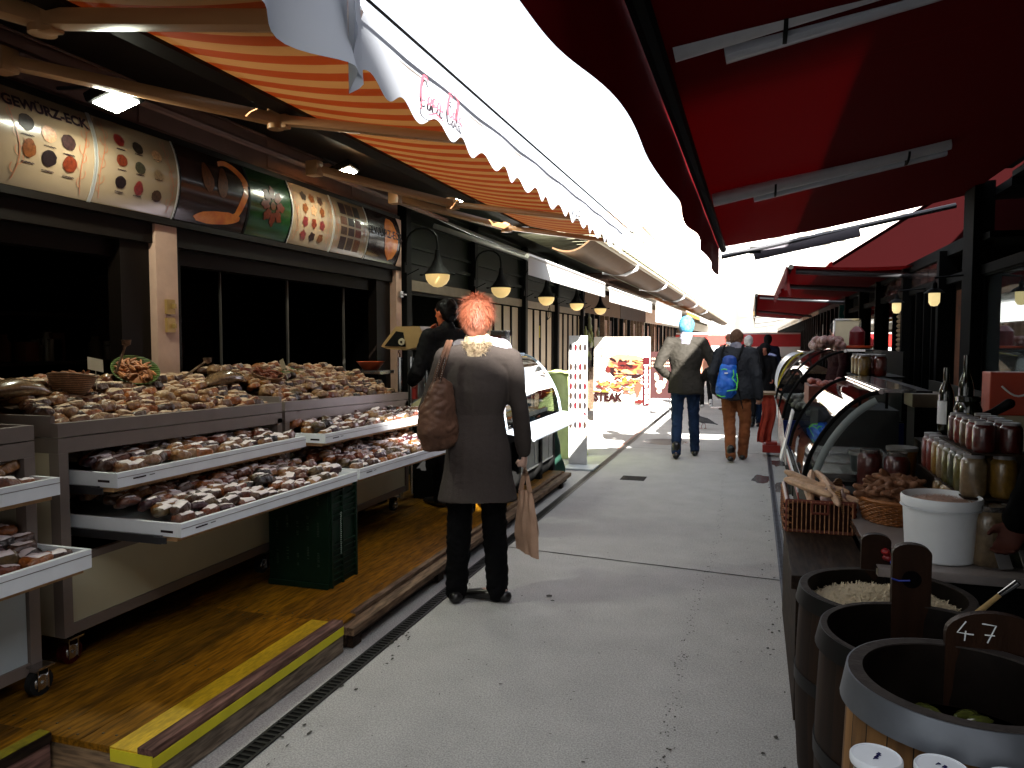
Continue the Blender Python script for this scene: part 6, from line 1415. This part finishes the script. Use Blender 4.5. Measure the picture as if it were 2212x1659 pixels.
def jar(kind,x,y,z,ci,lab,grp):
    nm,col=PALJ[ci]; src=JP[kind]; c4=col+(1,)
    if kind not in used:
        used.add(kind); o=src; o.location=(x,y,z)
        for ch in o.children: ch.color=c4
    else: o=copy_thing(src,(x,y,z),random.Random(x*y*99).random()*.8-.3,None,c4)
    tag(o,lab%nm,'jar',grp); return o
G='pickle jars stacked on the right counter'
k=0
for i in range(4):
    for j,x in enumerate((.98,1.075)):
        jar('big',.83+(x-.98),3.16+i*.17+.03*j,.682,[5,4,0,3,5,4,2,0][k],'tall jar of %s pickles in the bottom row beside the white bucket' if j==0 else 'tall jar of %s pickles in the back bottom row',G); k+=1
p=MB(); p.box((.76,3.22,.905),(.98,4.05,.912)); single('jar_board',p,m_dwood,'thin dark board between the layers of pickle jars','board',(.87,3.6,.905))
k=0
for i in range(8):
    for j,x in enumerate((.80,.90)):
        jar('mid',x,3.27+i*.10,.912,[5,0,2,0,4,2,1,6,5,2,0,6,1,5,0,2][(k*5)%16],'jar of %s pickles in the second layer of the jar stack' if j==0 else 'jar of %s pickles in the back of the second layer',G); k+=1
p=MB(); p.box((.78,3.22,1.0735),(.98,3.75,1.08)); single('jar_board',p,m_dwood,'thin dark board under the topmost pickle jars','board',(.87,3.6,1.07))
for i in range(5):
    for j,x in enumerate((.83,.92)):
        jar('small',x,3.27+i*.095,1.08,[6,6,1,6,3,6,1,6,6,3][i*2+j],'small jar of %s preserve in the top layer' if j==0 else 'small jar of %s preserve at the back of the top layer',G)
for i in range(5): jar('mid',.98+.03*i,4.3+i*.11,.95,[3,0,2,0,4][i],'jar of %s pickles in the row behind the near glass case',G)
p=MB(); p.bbox((.88,4.2,.70),(1.25,4.85,.949),.006); single('jar_shelf',p,m_dwood,'dark low shelf carrying a row of jars behind the near glass case','shelf',(1.05,4.5,.7))
for i in range(9): jar('mid',.80+.02*(i%2)+(i//5)*.09,7.6+.11*(i%5) if False else 6.35+.11*(i%5),1.235,[2,5,2,5,2,1,1,3,2][i],'honey-coloured jar of %s preserve on the shelf above the near glass case','row of gold jars above the near glass case')
p=MB(); p.box((.74,6.2,1.222),(1.06,6.95,1.234)); p.box((.76,6.3,.95),(.78,6.32,1.222)); p.box((1.02,6.8,.95),(1.04,6.82,1.222)); single('jar_shelf',p,m_black,'thin shelf carrying the honey-coloured jars','shelf',(.9,6.5,1.22))
p=MB(); p.bbox((1.0,5.6,1.06),(1.28,5.9,1.15),.01); p.box((1.02,5.62,.70),(1.26,5.88,1.059),1); single('cream_box',p,[mat('cream_plastic',(.34,.28,.20),.5),m_black],'cream plastic tub standing on a black box behind the near glass case','box',(1.14,5.75,.7))
# olive oil bottles
m_bot=mat('dark_bottle_glass',(.012,.016,.008),.12,coat=.8)
for i,(x,y,z,h) in enumerate(((.86,4.02,1.075,.30),(.92,3.93,1.075,.36))):
    e=thing('oil_bottle',['tall dark oil bottle with white label behind the jar stack','taller dark oil bottle with a round gold label'][i],'bottle',(x,y,z)); p=MB(); p.lathe((x,y,z),[(.03,0),(.033,.01),(.033,h*.58),(.026,h*.68),(.013,h*.78),(.012,h),(0,h)],18); part(e,'glass',p,m_bot,True)
    p=MB(); p.grid(lambda u,v:(x-.0345*math.cos((u-.5)*1.6+.7),y-.0345*math.sin((u-.5)*1.6+.7),z+h*(.12+.36*v)),8,1); part(e,'label_sticker',p,m_white if i==0 else m_cream,True)
e=thing('olive_jug','black jar with a yellow label and a spout-like arm on the jar stack','jug',(.90,3.78,1.08)); p=MB(); p.lathe((.90,3.80,1.08),[(.05,0),(.056,.01),(.056,.12),(.045,.15),(.05,.155),(.05,.175),(0,.178)],20); part(e,'pot',p,m_bot,True); p=MB(); p.grid(lambda u,v:(.90-.0575*math.cos((u-.5)*1.3+.8),3.80-.0575*math.sin((u-.5)*1.3+.8),1.095+.09*v),8,1); part(e,'label_sticker',p,mat('yellow_label',(.45,.36,.08),.5),True); p=MB(); p.loft([(.95,3.8,1.16),(1.0,3.79,1.19),(1.05,3.77,1.23)],[.02,.018,.022],10); part(e,'handle',p,m_black,True)
e=thing('orange_crate','glowing orange plastic crate seen behind the jar stack','crate',(1.30,4.4,.95)); p=MB(); p.bbox((1.15,4.45,1.12),(1.40,4.6,1.34),.008); part(e,'side_wall',p,mat('orange_plastic',(.45,.07,.02),.45)); p=MB(); p.tube([(1.2+.15*t,4.44,1.27-.05*math.sin(PI*t)) for t in [i/8 for i in range(9)]],.005,6); part(e,'handle',p,m_white); p=MB(); p.bbox((1.41,4.4,.95),(1.45,4.6,1.40),.004); p.box((1.1,4.45,.70),(1.40,4.6,1.119)); part(e,'side_post',p,m_cream)
# ================= COUNTERS, BARRELS, BASKETS =================
p=MB(); p.bbox((.15,3.08,.545),(.445,4.42,.6),.006); p.bbox((.17,3.12,.01),(.19,4.4,.544),.003); p.box((.20,3.2,.01),(.43,4.38,.5),1); single('dark_table',p,[m_dwood,m_black],'low dark wooden table beside the right gutter carrying the square basket','table',(.3,3.7,0))
p=MB(); p.bbox((.44,3.0,.645),(1.6,4.54,.68),.006); p.box((.47,3.02,.0),(1.5,4.5,.644),1); p.box((.434,2.995,.655),(.4395,4.5,.679),2); single('white_counter',p,[mat('scratched_white_top',(.30,.27,.26),.4,var=.1),m_black,m_steel],'pale counter top with metal edge carrying the bucket, jars and round basket','counter',(.9,3.7,0))
def bucket():
    e=thing('bucket','big white plastic bucket filled with grated horseradish-like shreds','bucket',(.66,3.22,.68)); x,y=.68,3.2
    p=MB(); p.lathe((x,y,.682),[(.112,0),(.118,.006),(.130,.20),(.130,.202),(.137,.203),(.138,.232),(.134,.238),(.129,.232),(.126,.19),(.11,.17),(0,.17)],40); part(e,'tub',p,m_whitep,True)
    p=MB(); p.lathe((x,y,.682),[(.1395,.196),(.1395,.199),(.130,.199)],40,cap=False); part(e,'rim_ring',p,m_whitep,True)
    p=MB(); p.grid(lambda u,v:(x+.127*v*math.cos(u*2*PI),y+.127*v*math.sin(u*2*PI),.682+.205+.022*(1-v*v)+.010*noise.noise(Vector((v*math.cos(u*6.28)*9,v*math.sin(u*6.28)*9,1)))),40,10)
    qq=random.Random(3)
    for i in range(500):
        a=qq.random()*6.28; d=qq.random()**.5*.12; c=Vector((x+d*math.cos(a),y+d*math.sin(a),.682+.212+.022*(1-(d/.127)**2))); dr=Vector((qq.gauss(0,1),qq.gauss(0,1),qq.random()*.6)).normalized()*.012; n_=Vector((-dr.y,dr.x,0))*.12; p.add([c-dr+n_,c-dr-n_,c+dr],[(0,1,2)])
    part(e,'shreds',p,mat('pale_pink_shreds',(.50,.36,.30),.7,var=.25,scale=60),True)
bucket()
def square_basket():
    e=thing('basket','square brown wicker basket with a leather-look latch, holding bread sticks, on the dark table','basket',(.30,3.9,.6)); x0,x1,y0,y1,z0,z1=.16,.45,3.80,4.28,.602,.75
    for nm,a,b in (('front',(x0+.01,y0,z0),(x1-.01,y0+.02,z1)),):
        p=MB(); t=.016
        def wall(P0,P1,n=12):
            d=(Vector(P1)-Vector(P0)); L=d.length; d.normalize()
            for r_ in range(9):
                z=z0+.008+r_*.0158; pts=[]
                for k in range(n+1):
                    q_=Vector(P0)+d*L*k/n; nrm=Vector((-d.y,d.x,0)); pts.append(q_+nrm*(.009*math.cos(PI*(k+r_)))+Vector((0,0,z)))
                p.tube(pts,.0078,6,mi=r_%2)
        wall((x0,y0,0),(x1,y0,0)); wall((x1,y0,0),(x1,y1,0),20); wall((x1,y1,0),(x0,y1,0)); wall((x0,y1,0),(x0,y0,0),20)
        p.box((x0+.006,y0+.006,z0),(x1-.006,y1-.006,z0+.01)); p.box((x0+.01,y0+.008,z0+.011),(x1-.01,y0+.010,z1-.01),1)
        for k in range(15): xx=x0+.02*k+.005; p.tube([(xx,y0-.010,z0),(xx,y0-.010,z1)],.0028,5,mi=2)
        part(e,'woven_wall',p,[mat('wicker_cane',(.34,.15,.06),.5,var=.5,scale=60),mat('wicker_cane_shade',(.06,.02,.01),.6),mat('wicker_stake',(.42,.24,.12),.5,var=.4,scale=50)],True)  # dark rows and backing put the weave's shade into the cane colour
    p=MB(); 
    for a,b in (((x0,y0),(x1,y0)),((x1,y0),(x1,y1)),((x1,y1),(x0,y1)),((x0,y1),(x0,y0))):
        for z in (z1-.004,z0+.004): p.tube([(a[0],a[1],z),(b[0],b[1],z)],.009,8)
    for a in ((x0,y0),(x1,y0),(x1,y1),(x0,y1)): p.tube([(a[0],a[1],z0),(a[0],a[1],z1)],.008,8)
    part(e,'rim',p,mat('red_brown_cane',(.20,.05,.025),.45),True)
    p=MB(); cx=(x0+x1)/2+.0; 
    for a,b in (((cx-.035,z1-.008),(cx+.035,z1-.008)),((cx-.035,z1-.055),(cx+.035,z1-.055)),((cx-.035,z1-.055),(cx-.035,z1-.008)),((cx+.035,z1-.055),(cx+.035,z1-.008))): p.tube([(a[0],y0-.012,a[1]),(b[0],y0-.012,b[1])],.006,6)
    part(e,'handle_loop',p,mat('red_brown_cane2',(.20,.05,.025),.45),True)
    q=random.Random(6)
    mb_=mat('bread_stick_paper',(.55,.38,.27),.55,var=.3,scale=25)
    for i in range(13):
        s_=MB(); a=R(110+q.uniform(-22,22)); c=Vector((.24+.12*q.random(),3.90+.16*q.random(),.75+.035*q.random()+.01*(i//5))); d=Vector((math.cos(a),.25*math.sin(a)+q.uniform(-.1,.3),.12+q.uniform(-.08,.08))).normalized()*(.12+.04*q.random()); s_.loft([c-d,c-d*.8,c,c+d*.8,c+d],[.010,.018,.020,.018,.012],8)
        single('bread_stick',s_,mb_,'long pale bread stick among others in the square wicker basket','bread','%s'%'' or tuple(c),'bread sticks in the square basket',smooth=True)
    for i in range(3):
        s_=MB(); c=Vector((.335+.035*i,3.86+.03*(i%2),.755)); s_.lathe(c,[(.0,-.03),(.022,-.02),(.028,0),(.018,.022),(.006,.035),(.005,.05)],12); single('garlic_bulb',s_,mat('garlic%d'%i,(.55,.45,.42),.5,col2=(.30,.18,.18),scale=20),'striped pale garlic bulb in the right corner of the square basket','garlic',tuple(c),'garlic bulbs in the square basket',smooth=True)
square_basket()
def round_basket():
    e=thing('basket','round golden wicker basket full of knobbly ginger roots on the pale counter','basket',(.62,3.85,.68)); x,y=.63,3.83
    p=MB()
    for r_ in range(11):
        z=.686+r_*.009; rr=.135+.028*r_/10; pts=[(x+(rr+.004*math.cos(PI*(k+r_)))*math.cos(2*PI*k/44),y+(rr+.004*math.cos(PI*(k+r_)))*math.sin(2*PI*k/44)*1.15,z) for k in range(45)]; p.tube(pts,.0046,5)
    p.lathe((x,y,.682),[(.13,0),(.13,.01),(0,.01)],24,sy=1.15); part(e,'woven_wall',p,mat('golden_cane',(.30,.13,.035),.5,var=.45,scale=40),True)
    p=MB(); p.tube([(x+.166*math.cos(2*PI*k/40),y+.19*math.sin(2*PI*k/40),.787) for k in range(41)],.009,7); part(e,'rim',p,mat('golden_cane2',(.34,.15,.04),.5),True)
    q=random.Random(17); mg=mat('ginger_skin',(.24,.12,.06),.7,var=.3,scale=40,bump=.4,bscale=120)
    data=[]
    for vi in range(5):
        s_=MB(); pts=[]; c=Vector((-.05,0,0))
        for k in range(5): pts.append(c.copy()); c+=Vector((.025,q.uniform(-.009,.009),q.uniform(-.006,.006)))
        s_.loft(pts,[.011+.005*(k%2)+.003*q.random() for k in range(5)],9); 
        if vi%2: s_.loft([pts[2],pts[2]+Vector((.008,.03,.006))],[.011,.008],8)
        o=organic(s_,'ginger_root',mg,None,.004,2); data.append(o.data); bpy.data.objects.remove(o)
    for i in range(95):
        a=q.random()*6.28; d=q.random()**.55; h=.78+.085*(1-d*d)+.01*q.random(); o=bpy.data.objects.new('ginger_root',data[i%5]); C.objects.link(o)
        o.location=(x+.14*d*math.cos(a),y+.165*d*math.sin(a),h); o.rotation_euler=(q.uniform(-.7,.7),q.uniform(-.5,.5),q.uniform(0,6.28)); s_=q.uniform(.75,1.05); o.scale=(s_,s_,s_); tag(o,'knobbly brown ginger root among many in the round basket','ginger root','ginger roots in the round basket')
    f=MB(); f.ell((x,y,.76),(.14,.16,.06)); part(e,'filling',f,mg,True)
round_basket()
p=MB(); p.grid(lambda u,v:(.50+.13*math.cos(2.0+1.9*u)-.02*v,3.95+.22*math.sin(2.0+1.9*u),.69+.11*v+.01*math.sin(u*20)),16,3,0,.008); single('wicker_strip',p,m_wickr,'pale loose wicker rim of an older basket behind the round one','basket',(.45,4,.7),smooth=True)
# jars and tubs inside/beside the near case
for i,(x,y,k,ci,l) in enumerate(((.72,4.38,'big',6,'wide jar of %s beets standing behind the ginger basket'),(.60,4.46,'big',6,'wide jar of %s beets left of its twin behind the ginger basket'),(.88,4.12,'mid',2,'jar of %s peppers low beside the ginger basket'))): jar(k,x,y,.701 if y>4.3 else .682,ci,l,None)
for i,(x,y,z,r,h,l) in enumerate(((.62,4.78,.75,.085,.11,'translucent grey plastic tub inside the near glass case'),(.80,4.72,.75,.08,.16,'clear tub with orange-yellow contents and a pale lid inside the near glass case'))):
    e=thing('plastic_tub',l,'tub',(x,y,z)); p=MB(); p.lathe((x,y,z),[(r*.85,0),(r*.98,h*.85)],24); part(e,'tub',p,mat('tubm%d'%i,[(.16,.17,.17),(.45,.22,.04)][i],.3,var=.3)); p=MB(); p.lathe((x,y,z+h*.85),[(r,0),(r*1.05,.003),(r*1.05,.02),(0,.024)],24); part(e,'lid',p,mat('tublid%d'%i,(.40,.38,.36),.35),True)
e=thing('red_bundle','bundle of red net and chillies with a blue string by the wooden tub handle','bundle',(.48,3.05,.68)); p=MB(); q=random.Random(4)
for i in range(16): p.ell((.49+q.gauss(0,.018),3.06+q.gauss(0,.018),.70+q.random()*.035),(.016,.014,.013),8,6)
part(e,'chilli',p,mat('chilli_red',(.30,.02,.025),.35,var=.5,scale=40),True); p=MB(); p.tube([(.485,3.04,.70),(.50,2.98,.66),(.53,2.93,.62)],.003,6); part(e,'string',p,mat('blue_string',(.03,.12,.5),.5))
for i,(x,y) in enumerate(((.86,3.1),(.93,3.06))):
    M=Matrix.Translation((x,y,.725))@Euler((R(-30),0,R(20))).to_matrix().to_4x4(); p=MB(); p.cbox((0,0,0),(.05,.004,.085),0,M); single('price_card',p,mat('grey_card%d'%i,(.28,.27,.26),.5),['grey price card leaning by the bucket','grey price card leaning against the jar nearest the edge'][i],'price card',(x,y,.69))
# wooden tubs / barrels
m_stave=bpy.data.materials.new('barrel_staves')
def stave_mat(name,c1,c2,n=26):
    m=bpy.data.materials.new(name); m.use_nodes=True; t=m.node_tree; b=t.nodes['Principled BSDF']; b.inputs['Roughness'].default_value=.6; b.inputs['Specular IOR Level'].default_value=.15
    tc=t.nodes.new('ShaderNodeTexCoord'); sp=t.nodes.new('ShaderNodeSeparateXYZ'); t.links.new(tc.outputs['Object'],sp.inputs[0])
    at=t.nodes.new('ShaderNodeMath'); at.operation='ARCTAN2'; t.links.new(sp.outputs[1],at.inputs[0]); t.links.new(sp.outputs[0],at.inputs[1])
    mu=t.nodes.new('ShaderNodeMath'); mu.operation='MULTIPLY'; mu.inputs[1].default_value=n/6.283; t.links.new(at.outputs[0],mu.inputs[0])
    fr=t.nodes.new('ShaderNodeMath'); fr.operation='FRACT'; t.links.new(mu.outputs[0],fr.inputs[0]); fl=t.nodes.new('ShaderNodeMath'); fl.operation='FLOOR'; t.links.new(mu.outputs[0],fl.inputs[0])
    wn=t.nodes.new('ShaderNodeTexWhiteNoise'); wn.noise_dimensions='1D'; t.links.new(fl.outputs[0],wn.inputs['W'])
    mp=t.nodes.new('ShaderNodeMapping'); mp.inputs['Scale'].default_value=(40,40,5); t.links.new(tc.outputs['Object'],mp.inputs[0]); nz=t.nodes.new('ShaderNodeTexNoise'); nz.inputs['Scale'].default_value=1; nz.inputs['Detail'].default_value=5; t.links.new(mp.outputs[0],nz.inputs['Vector'])
    ad=t.nodes.new('ShaderNodeMath'); ad.operation='MULTIPLY_ADD'; ad.inputs[1].default_value=.45; t.links.new(wn.outputs['Value'],ad.inputs[0]); t.links.new(nz.outputs['Fac'],ad.inputs[2])
    mr=t.nodes.new('ShaderNodeMapRange'); mr.inputs['From Min'].default_value=.3; mr.inputs['From Max'].default_value=1.05; t.links.new(ad.outputs[0],mr.inputs['Value'])
    mx=t.nodes.new('ShaderNodeMix'); mx.data_type='RGBA'; mx.inputs[6].default_value=c1+(1,); mx.inputs[7].default_value=c2+(1,); t.links.new(mr.outputs[0],mx.inputs[0])
    gp=t.nodes.new('ShaderNodeMath'); gp.operation='GREATER_THAN'; gp.inputs[1].default_value=.05; t.links.new(fr.outputs[0],gp.inputs[0])
    m2=t.nodes.new('ShaderNodeMix'); m2.data_type='RGBA'; m2.inputs[6].default_value=(.01,.006,.004,1); t.links.new(mx.outputs[2],m2.inputs[7]); t.links.new(gp.outputs[0],m2.inputs[0]); t.links.new(m2.outputs[2],b.inputs['Base Color'])
    bp=t.nodes.new('ShaderNodeBump'); bp.inputs['Distance'].default_value=.004; bp.inputs['Strength'].default_value=.5; t.links.new(gp.outputs[0],bp.inputs['Height']); t.links.new(bp.outputs[0],b.inputs['Normal']); return m
m_oak=stave_mat('oak_staves',(.07,.035,.015),(.30,.15,.05)); m_oakd=stave_mat('dark_staves',(.005,.003,.002),(.026,.012,.006))
m_inner=mat('dark_inner_staves',(.012,.008,.006),.45,var=.5,scale=12)  # inner side of the staves, darker than the outside
m_hoop=mat('galvanised_hoop',(.22,.235,.26),.42,metal=.75,var=.2,scale=5)
m_hoopd=mat('dark_hoop',(.007,.006,.006),.5,metal=.5)
m_rimw=mat('rim_wood',(.06,.05,.045),.75,var=.3,scale=25,bump=.3)
def barrel(x,y,r,z,lab,body,hoop,hw,th=.03,fill=None,fillz=.1,fillm=None,stavy=True):
    e=thing('barrel',lab,'barrel',(x,y,.01)); P=(x,y,0)
    bulge=lambda t:r*(1+.05*math.sin(PI*min(1,t)))  
    b=MB(); prof=[(bulge(k/12)*(.97),.012+(z-.024)*k/12) for k in range(13)]; b.lathe(P,prof+[(r*.97,z-.002),(r-th+.002,z-.002),],52,cap=False); b.lathe(P,[(r-th+.002,z-.002),(r-th,z-.04),(r-th-.006,.2)],52,1,cap=False); b.lathe(P,[(0,.013),(r*.97,.0125)],52,1); part(e,'staves',b,[body,m_inner],True)
    b=MB(); b.lathe(P,[(r*.975,z-.0018),(r*.975,z+.002),(r-th,z+.002),(r-th,z-.0018),(r*.975,z-.0018)],52,cap=False); part(e,'rim',b,m_rimw,True)
    tt=(z-hw)/z
    b=MB(); b.lathe(P,[(r*.97+.0125*(tt<1)+.004,z-hw),(r*.97+.0165,z-hw),(r*.97+.005,z+.001),(r*.97+.001,z+.001),(r*.97+.001,z-hw)],52,cap=False); part(e,'hoop',b,hoop,True)
    b=MB(); zz=z*.5; b.lathe(P,[(r*1.02,zz),(r*1.033,zz),(r*1.033,zz+.045),(r*1.02,zz+.045)],52,cap=False); part(e,'hoop',b,hoop,True)
    b=MB()
    if fill=='kraut':
        b.grid(lambda u,v:(x+(r-th)*v*math.cos(u*2*PI),y+(r-th)*v*math.sin(u*2*PI),z-fillz+.05*(1-v*v)+.014*noise.noise(Vector((v*math.cos(u*6.28)*8,v*math.sin(u*6.28)*8,1)))),50,12)
        qq=random.Random(3)
        for i in range(2600):
            a=qq.random()*6.28; d=qq.random()**.5*(r-th-.01); c=Vector((x+d*math.cos(a),y+d*math.sin(a),z-fillz+.006+.05*(1-(d/(r-th))**2)+.008*qq.random())); dr=Vector((qq.gauss(0,1),qq.gauss(0,1),qq.random()*.5)).normalized()*.016; n_=Vector((-dr.y,dr.x,0)).normalized()*.0016; b.add([c-dr+n_,c-dr-n_,c+dr-n_,c+dr+n_],[(0,1,2,3)])
    else: b.lathe(P,[(0,z-fillz),(r-th-.003,z-fillz)],40)
    part(e,'contents',b,fillm,fill is not None)
    return e
m_brine=mat('dark_brine',(.010,.013,.010),.06,var=.3,scale=6)
b1=barrel(.425,1.75,.226,.80,'nearest oak barrel with a wide galvanised hoop and dark brine, at the bottom right',m_oak,m_hoop,.062,.034,fillz=.14,fillm=m_brine)
qb=random.Random(5); p=MB()
for i in range(26):
    a=qb.random()*6.28; d=qb.random()**.5*.15; c=Vector((.425+d*math.cos(a),1.75+d*math.sin(a),.655+.012*qb.random())); dr=Vector((math.cos(a*3),math.sin(a*3),qb.uniform(-.2,.2)))*.035; p.loft([c-dr,c-dr*.6,c,c+dr*.6,c+dr],[.006,.013,.016,.013,.006],10)
single('pickled_cucumbers',p,mat('pickle_green',(.10,.11,.02),.2,var=.4,scale=30,coat=.6),'dull green pickled cucumbers floating in the nearest oak barrel','pickles',(.425,1.75,.65),kind='stuff',smooth=True)
b2=barrel(.445,2.24,.262,.715,'dark wooden tub between the nearest barrel and the sauerkraut tub',m_oakd,m_hoopd,.05,.022,fillz=.14,fillm=m_brine)
b3=barrel(.435,2.80,.275,.655,'dark wooden tub heaped with pale sauerkraut, furthest of the three',m_oakd,m_hoopd,.05,.03,fill='kraut',fillz=.07,fillm=mat('sauerkraut',(.62,.52,.38),.6,var=.22,scale=50))
def ear(e,x,y,z0,z1,w_,th,m,hole,body):
    b=MB(); n=12; R_=w_/2; pts=[(x-R_,z0)]+[(x-R_*math.cos(PI*k/n),z1-R_*.55+R_*.55*math.sin(PI*k/n)) for k in range(n+1)]+[(x+R_,z0)]
    b.prism([(p[0],p[1]) for p in pts],1,y,y+th); o=part(e,'handle_stave',b,body)
    if hole: h=MB(); h.loft([(x,y-.0015,z1-.105),(x,y+.002,z1-.105)],[.026,.026],20,rnd=False); part(o,'hole',h,m_int)
    return o
m_earw=mat('dark_varnished_stave',(.032,.014,.007),.5,var=.3,scale=6,stretch=(4,4,.6),bump=.2)
ear(b2,.455,2.475,.48,.90,.105,.03,None,True,m_earw); ear(b3,.44,3.045,.45,.79,.10,.03,None,False,m_earw)
ear(b1,.53,1.94,.55,.885,.20,.022,None,False,m_earw)
# chalk price on the front handle
fb=lambda pts:[(.498+px*1.0,1.938,.862+pz) for px,pz in pts]
p=MB(); p.tube(fb([(-.028,.0),(-.045,-.027),(-.02,-.029),(-.012,-.029)]),.0017,5); p.tube(fb([(-.028,-.022),(-.030,-.045)]),.0017,5); p.tube(fb([(.004,-.002),(.032,-.004),(.016,-.045)]),.0017,5); p.tube(fb([(.010,-.027),(.030,-.027)]),.0015,5); o=part(b1,'chalk_price',p,mat('chalk',(.75,.78,.78),.9),label='chalk number 47')
# blue string round the tub handle
p=MB(); p.tube([(.400,2.47,.795),(.42,2.472,.789),(.45,2.472,.792)],.0025,6); single('blue_string',p,mat('blue_string2',(.02,.06,.35),.5),'thin blue string tied round the tub handle with a hole','string',(.42,2.47,.79))
# white jar lids at the very bottom
m_mark=mat('blue_marker',(.02,.02,.12),.6)
for i,(x,y,z) in enumerate(((.218,1.447,.768),(.322,1.450,.764),(.432,1.451,.758))):
    e=thing('lidded_jar',['white-lidded jar, leftmost of three at the bottom edge, with scribbled blue marks','white-lidded jar, middle of three at the bottom edge, with a small blue scribble','white-lidded jar, rightmost of three at the bottom edge, plain lid'][i],'jar',(x,y,z-.14),group='white-lidded jars before the nearest barrel')
    p=MB(); p.lathe((x,y,z-.14),[(.034,0),(.038,.008),(.038,.10),(.034,.12),(.034,.125)],28); part(e,'pot',p,mat('jarbody%d'%i,(.10,.09,.07),.15,coat=.8),True)
    p=MB(); p.lathe((x,y,z-.016),[(.0425,0),(.0435,.003),(.0435,.012),(.041,.0155),(.039,.015),(.0385,.0138),(0,.0138)],40); part(e,'lid',p,m_whitep,True)
    if i<2:
        p=MB(); qq=random.Random(i); zz=z-.001
        for s_ in range(4):
            c=Vector((x-.005+.012*qq.random(),y+.008-.006*s_,zz)); p.tube([c+Vector((.005*math.sin(k*2.3),.004*math.cos(k*1.7),0)) for k in range(6)],.0007,4)
        part(e,'scribble',p,m_mark)
p=MB(); p.bbox((.15,1.33,.56),(.60,1.495,.60),.005); p.box((.17,1.38,.01),(.58,1.42,.559)); single('jar_bench',p,m_dwood,'narrow dark bench carrying the three white-lidded jars','bench',(.4,1.43,0))
# ladle
e=thing('ladle','steel and wood handled ladle slanting into the sauerkraut tub at the right edge','ladle',(.72,2.7,.7)); p=MB(); p.loft([(.640,2.52,.700),(.69,2.50,.765)],[(.010,.004),(.008,.004)],8,rnd=False); part(e,'wooden_handle',p,mat('pale_handle',(.50,.36,.18),.5),True)
p=MB(); p.loft([(.69,2.50,.765),(.73,2.485,.81)],[(.009,.004),(.012,.005)],8,rnd=False); part(e,'steel_shank',p,m_chrome,True)
# ================= FAR BUILDINGS =================
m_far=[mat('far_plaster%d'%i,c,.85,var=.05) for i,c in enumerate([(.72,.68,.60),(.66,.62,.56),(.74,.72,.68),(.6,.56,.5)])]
m_fwin=mat('far_window',(.62,.62,.62),.3)  # panes paled, bright haze put into their colour
def house(x0,x1,y,h,k,lab,fl=5,roof=3.):
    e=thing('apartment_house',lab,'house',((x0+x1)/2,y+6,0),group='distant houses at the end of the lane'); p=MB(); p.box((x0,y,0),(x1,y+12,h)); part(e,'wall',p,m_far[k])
    p=MB(); p.prism([(y-.4,h),(y+12.4,h),(y+6,h+roof)],0,x0-.2,x1+.2); part(e,'roof',p,mat('far_roof%d'%k,(.35,.28,.24),.8))
    n=int((x1-x0)/2.4)
    for f in range(fl):
        for i in range(n):
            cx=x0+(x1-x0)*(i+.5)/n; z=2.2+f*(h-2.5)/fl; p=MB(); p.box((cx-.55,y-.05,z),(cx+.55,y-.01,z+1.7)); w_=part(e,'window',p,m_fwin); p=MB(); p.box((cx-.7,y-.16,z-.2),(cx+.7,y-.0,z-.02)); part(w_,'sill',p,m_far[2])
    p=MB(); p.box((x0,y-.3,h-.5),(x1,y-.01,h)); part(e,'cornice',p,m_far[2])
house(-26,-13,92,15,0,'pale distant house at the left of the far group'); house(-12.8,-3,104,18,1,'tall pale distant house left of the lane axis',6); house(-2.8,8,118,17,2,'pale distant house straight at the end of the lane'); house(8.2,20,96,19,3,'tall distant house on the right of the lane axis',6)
# tall house behind the photographer and street side stalls closing the market (they shade the near lane)
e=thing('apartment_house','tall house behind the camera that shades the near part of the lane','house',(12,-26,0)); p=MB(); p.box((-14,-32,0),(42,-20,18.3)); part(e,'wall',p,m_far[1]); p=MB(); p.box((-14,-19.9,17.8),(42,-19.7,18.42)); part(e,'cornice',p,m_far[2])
for i in range(14):
    for f in range(5):
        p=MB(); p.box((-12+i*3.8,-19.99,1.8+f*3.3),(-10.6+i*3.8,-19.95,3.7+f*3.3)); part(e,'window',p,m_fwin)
for o in S.objects:
    if o.parent is None and 'label' in o and len(o['label'].split())>16: print('LONG',len(o['label'].split()),o['label'])
    if o.parent is None and o.type in('MESH','EMPTY') and 'label' not in o and 'kind' not in o: print('NOLABEL',o.name)
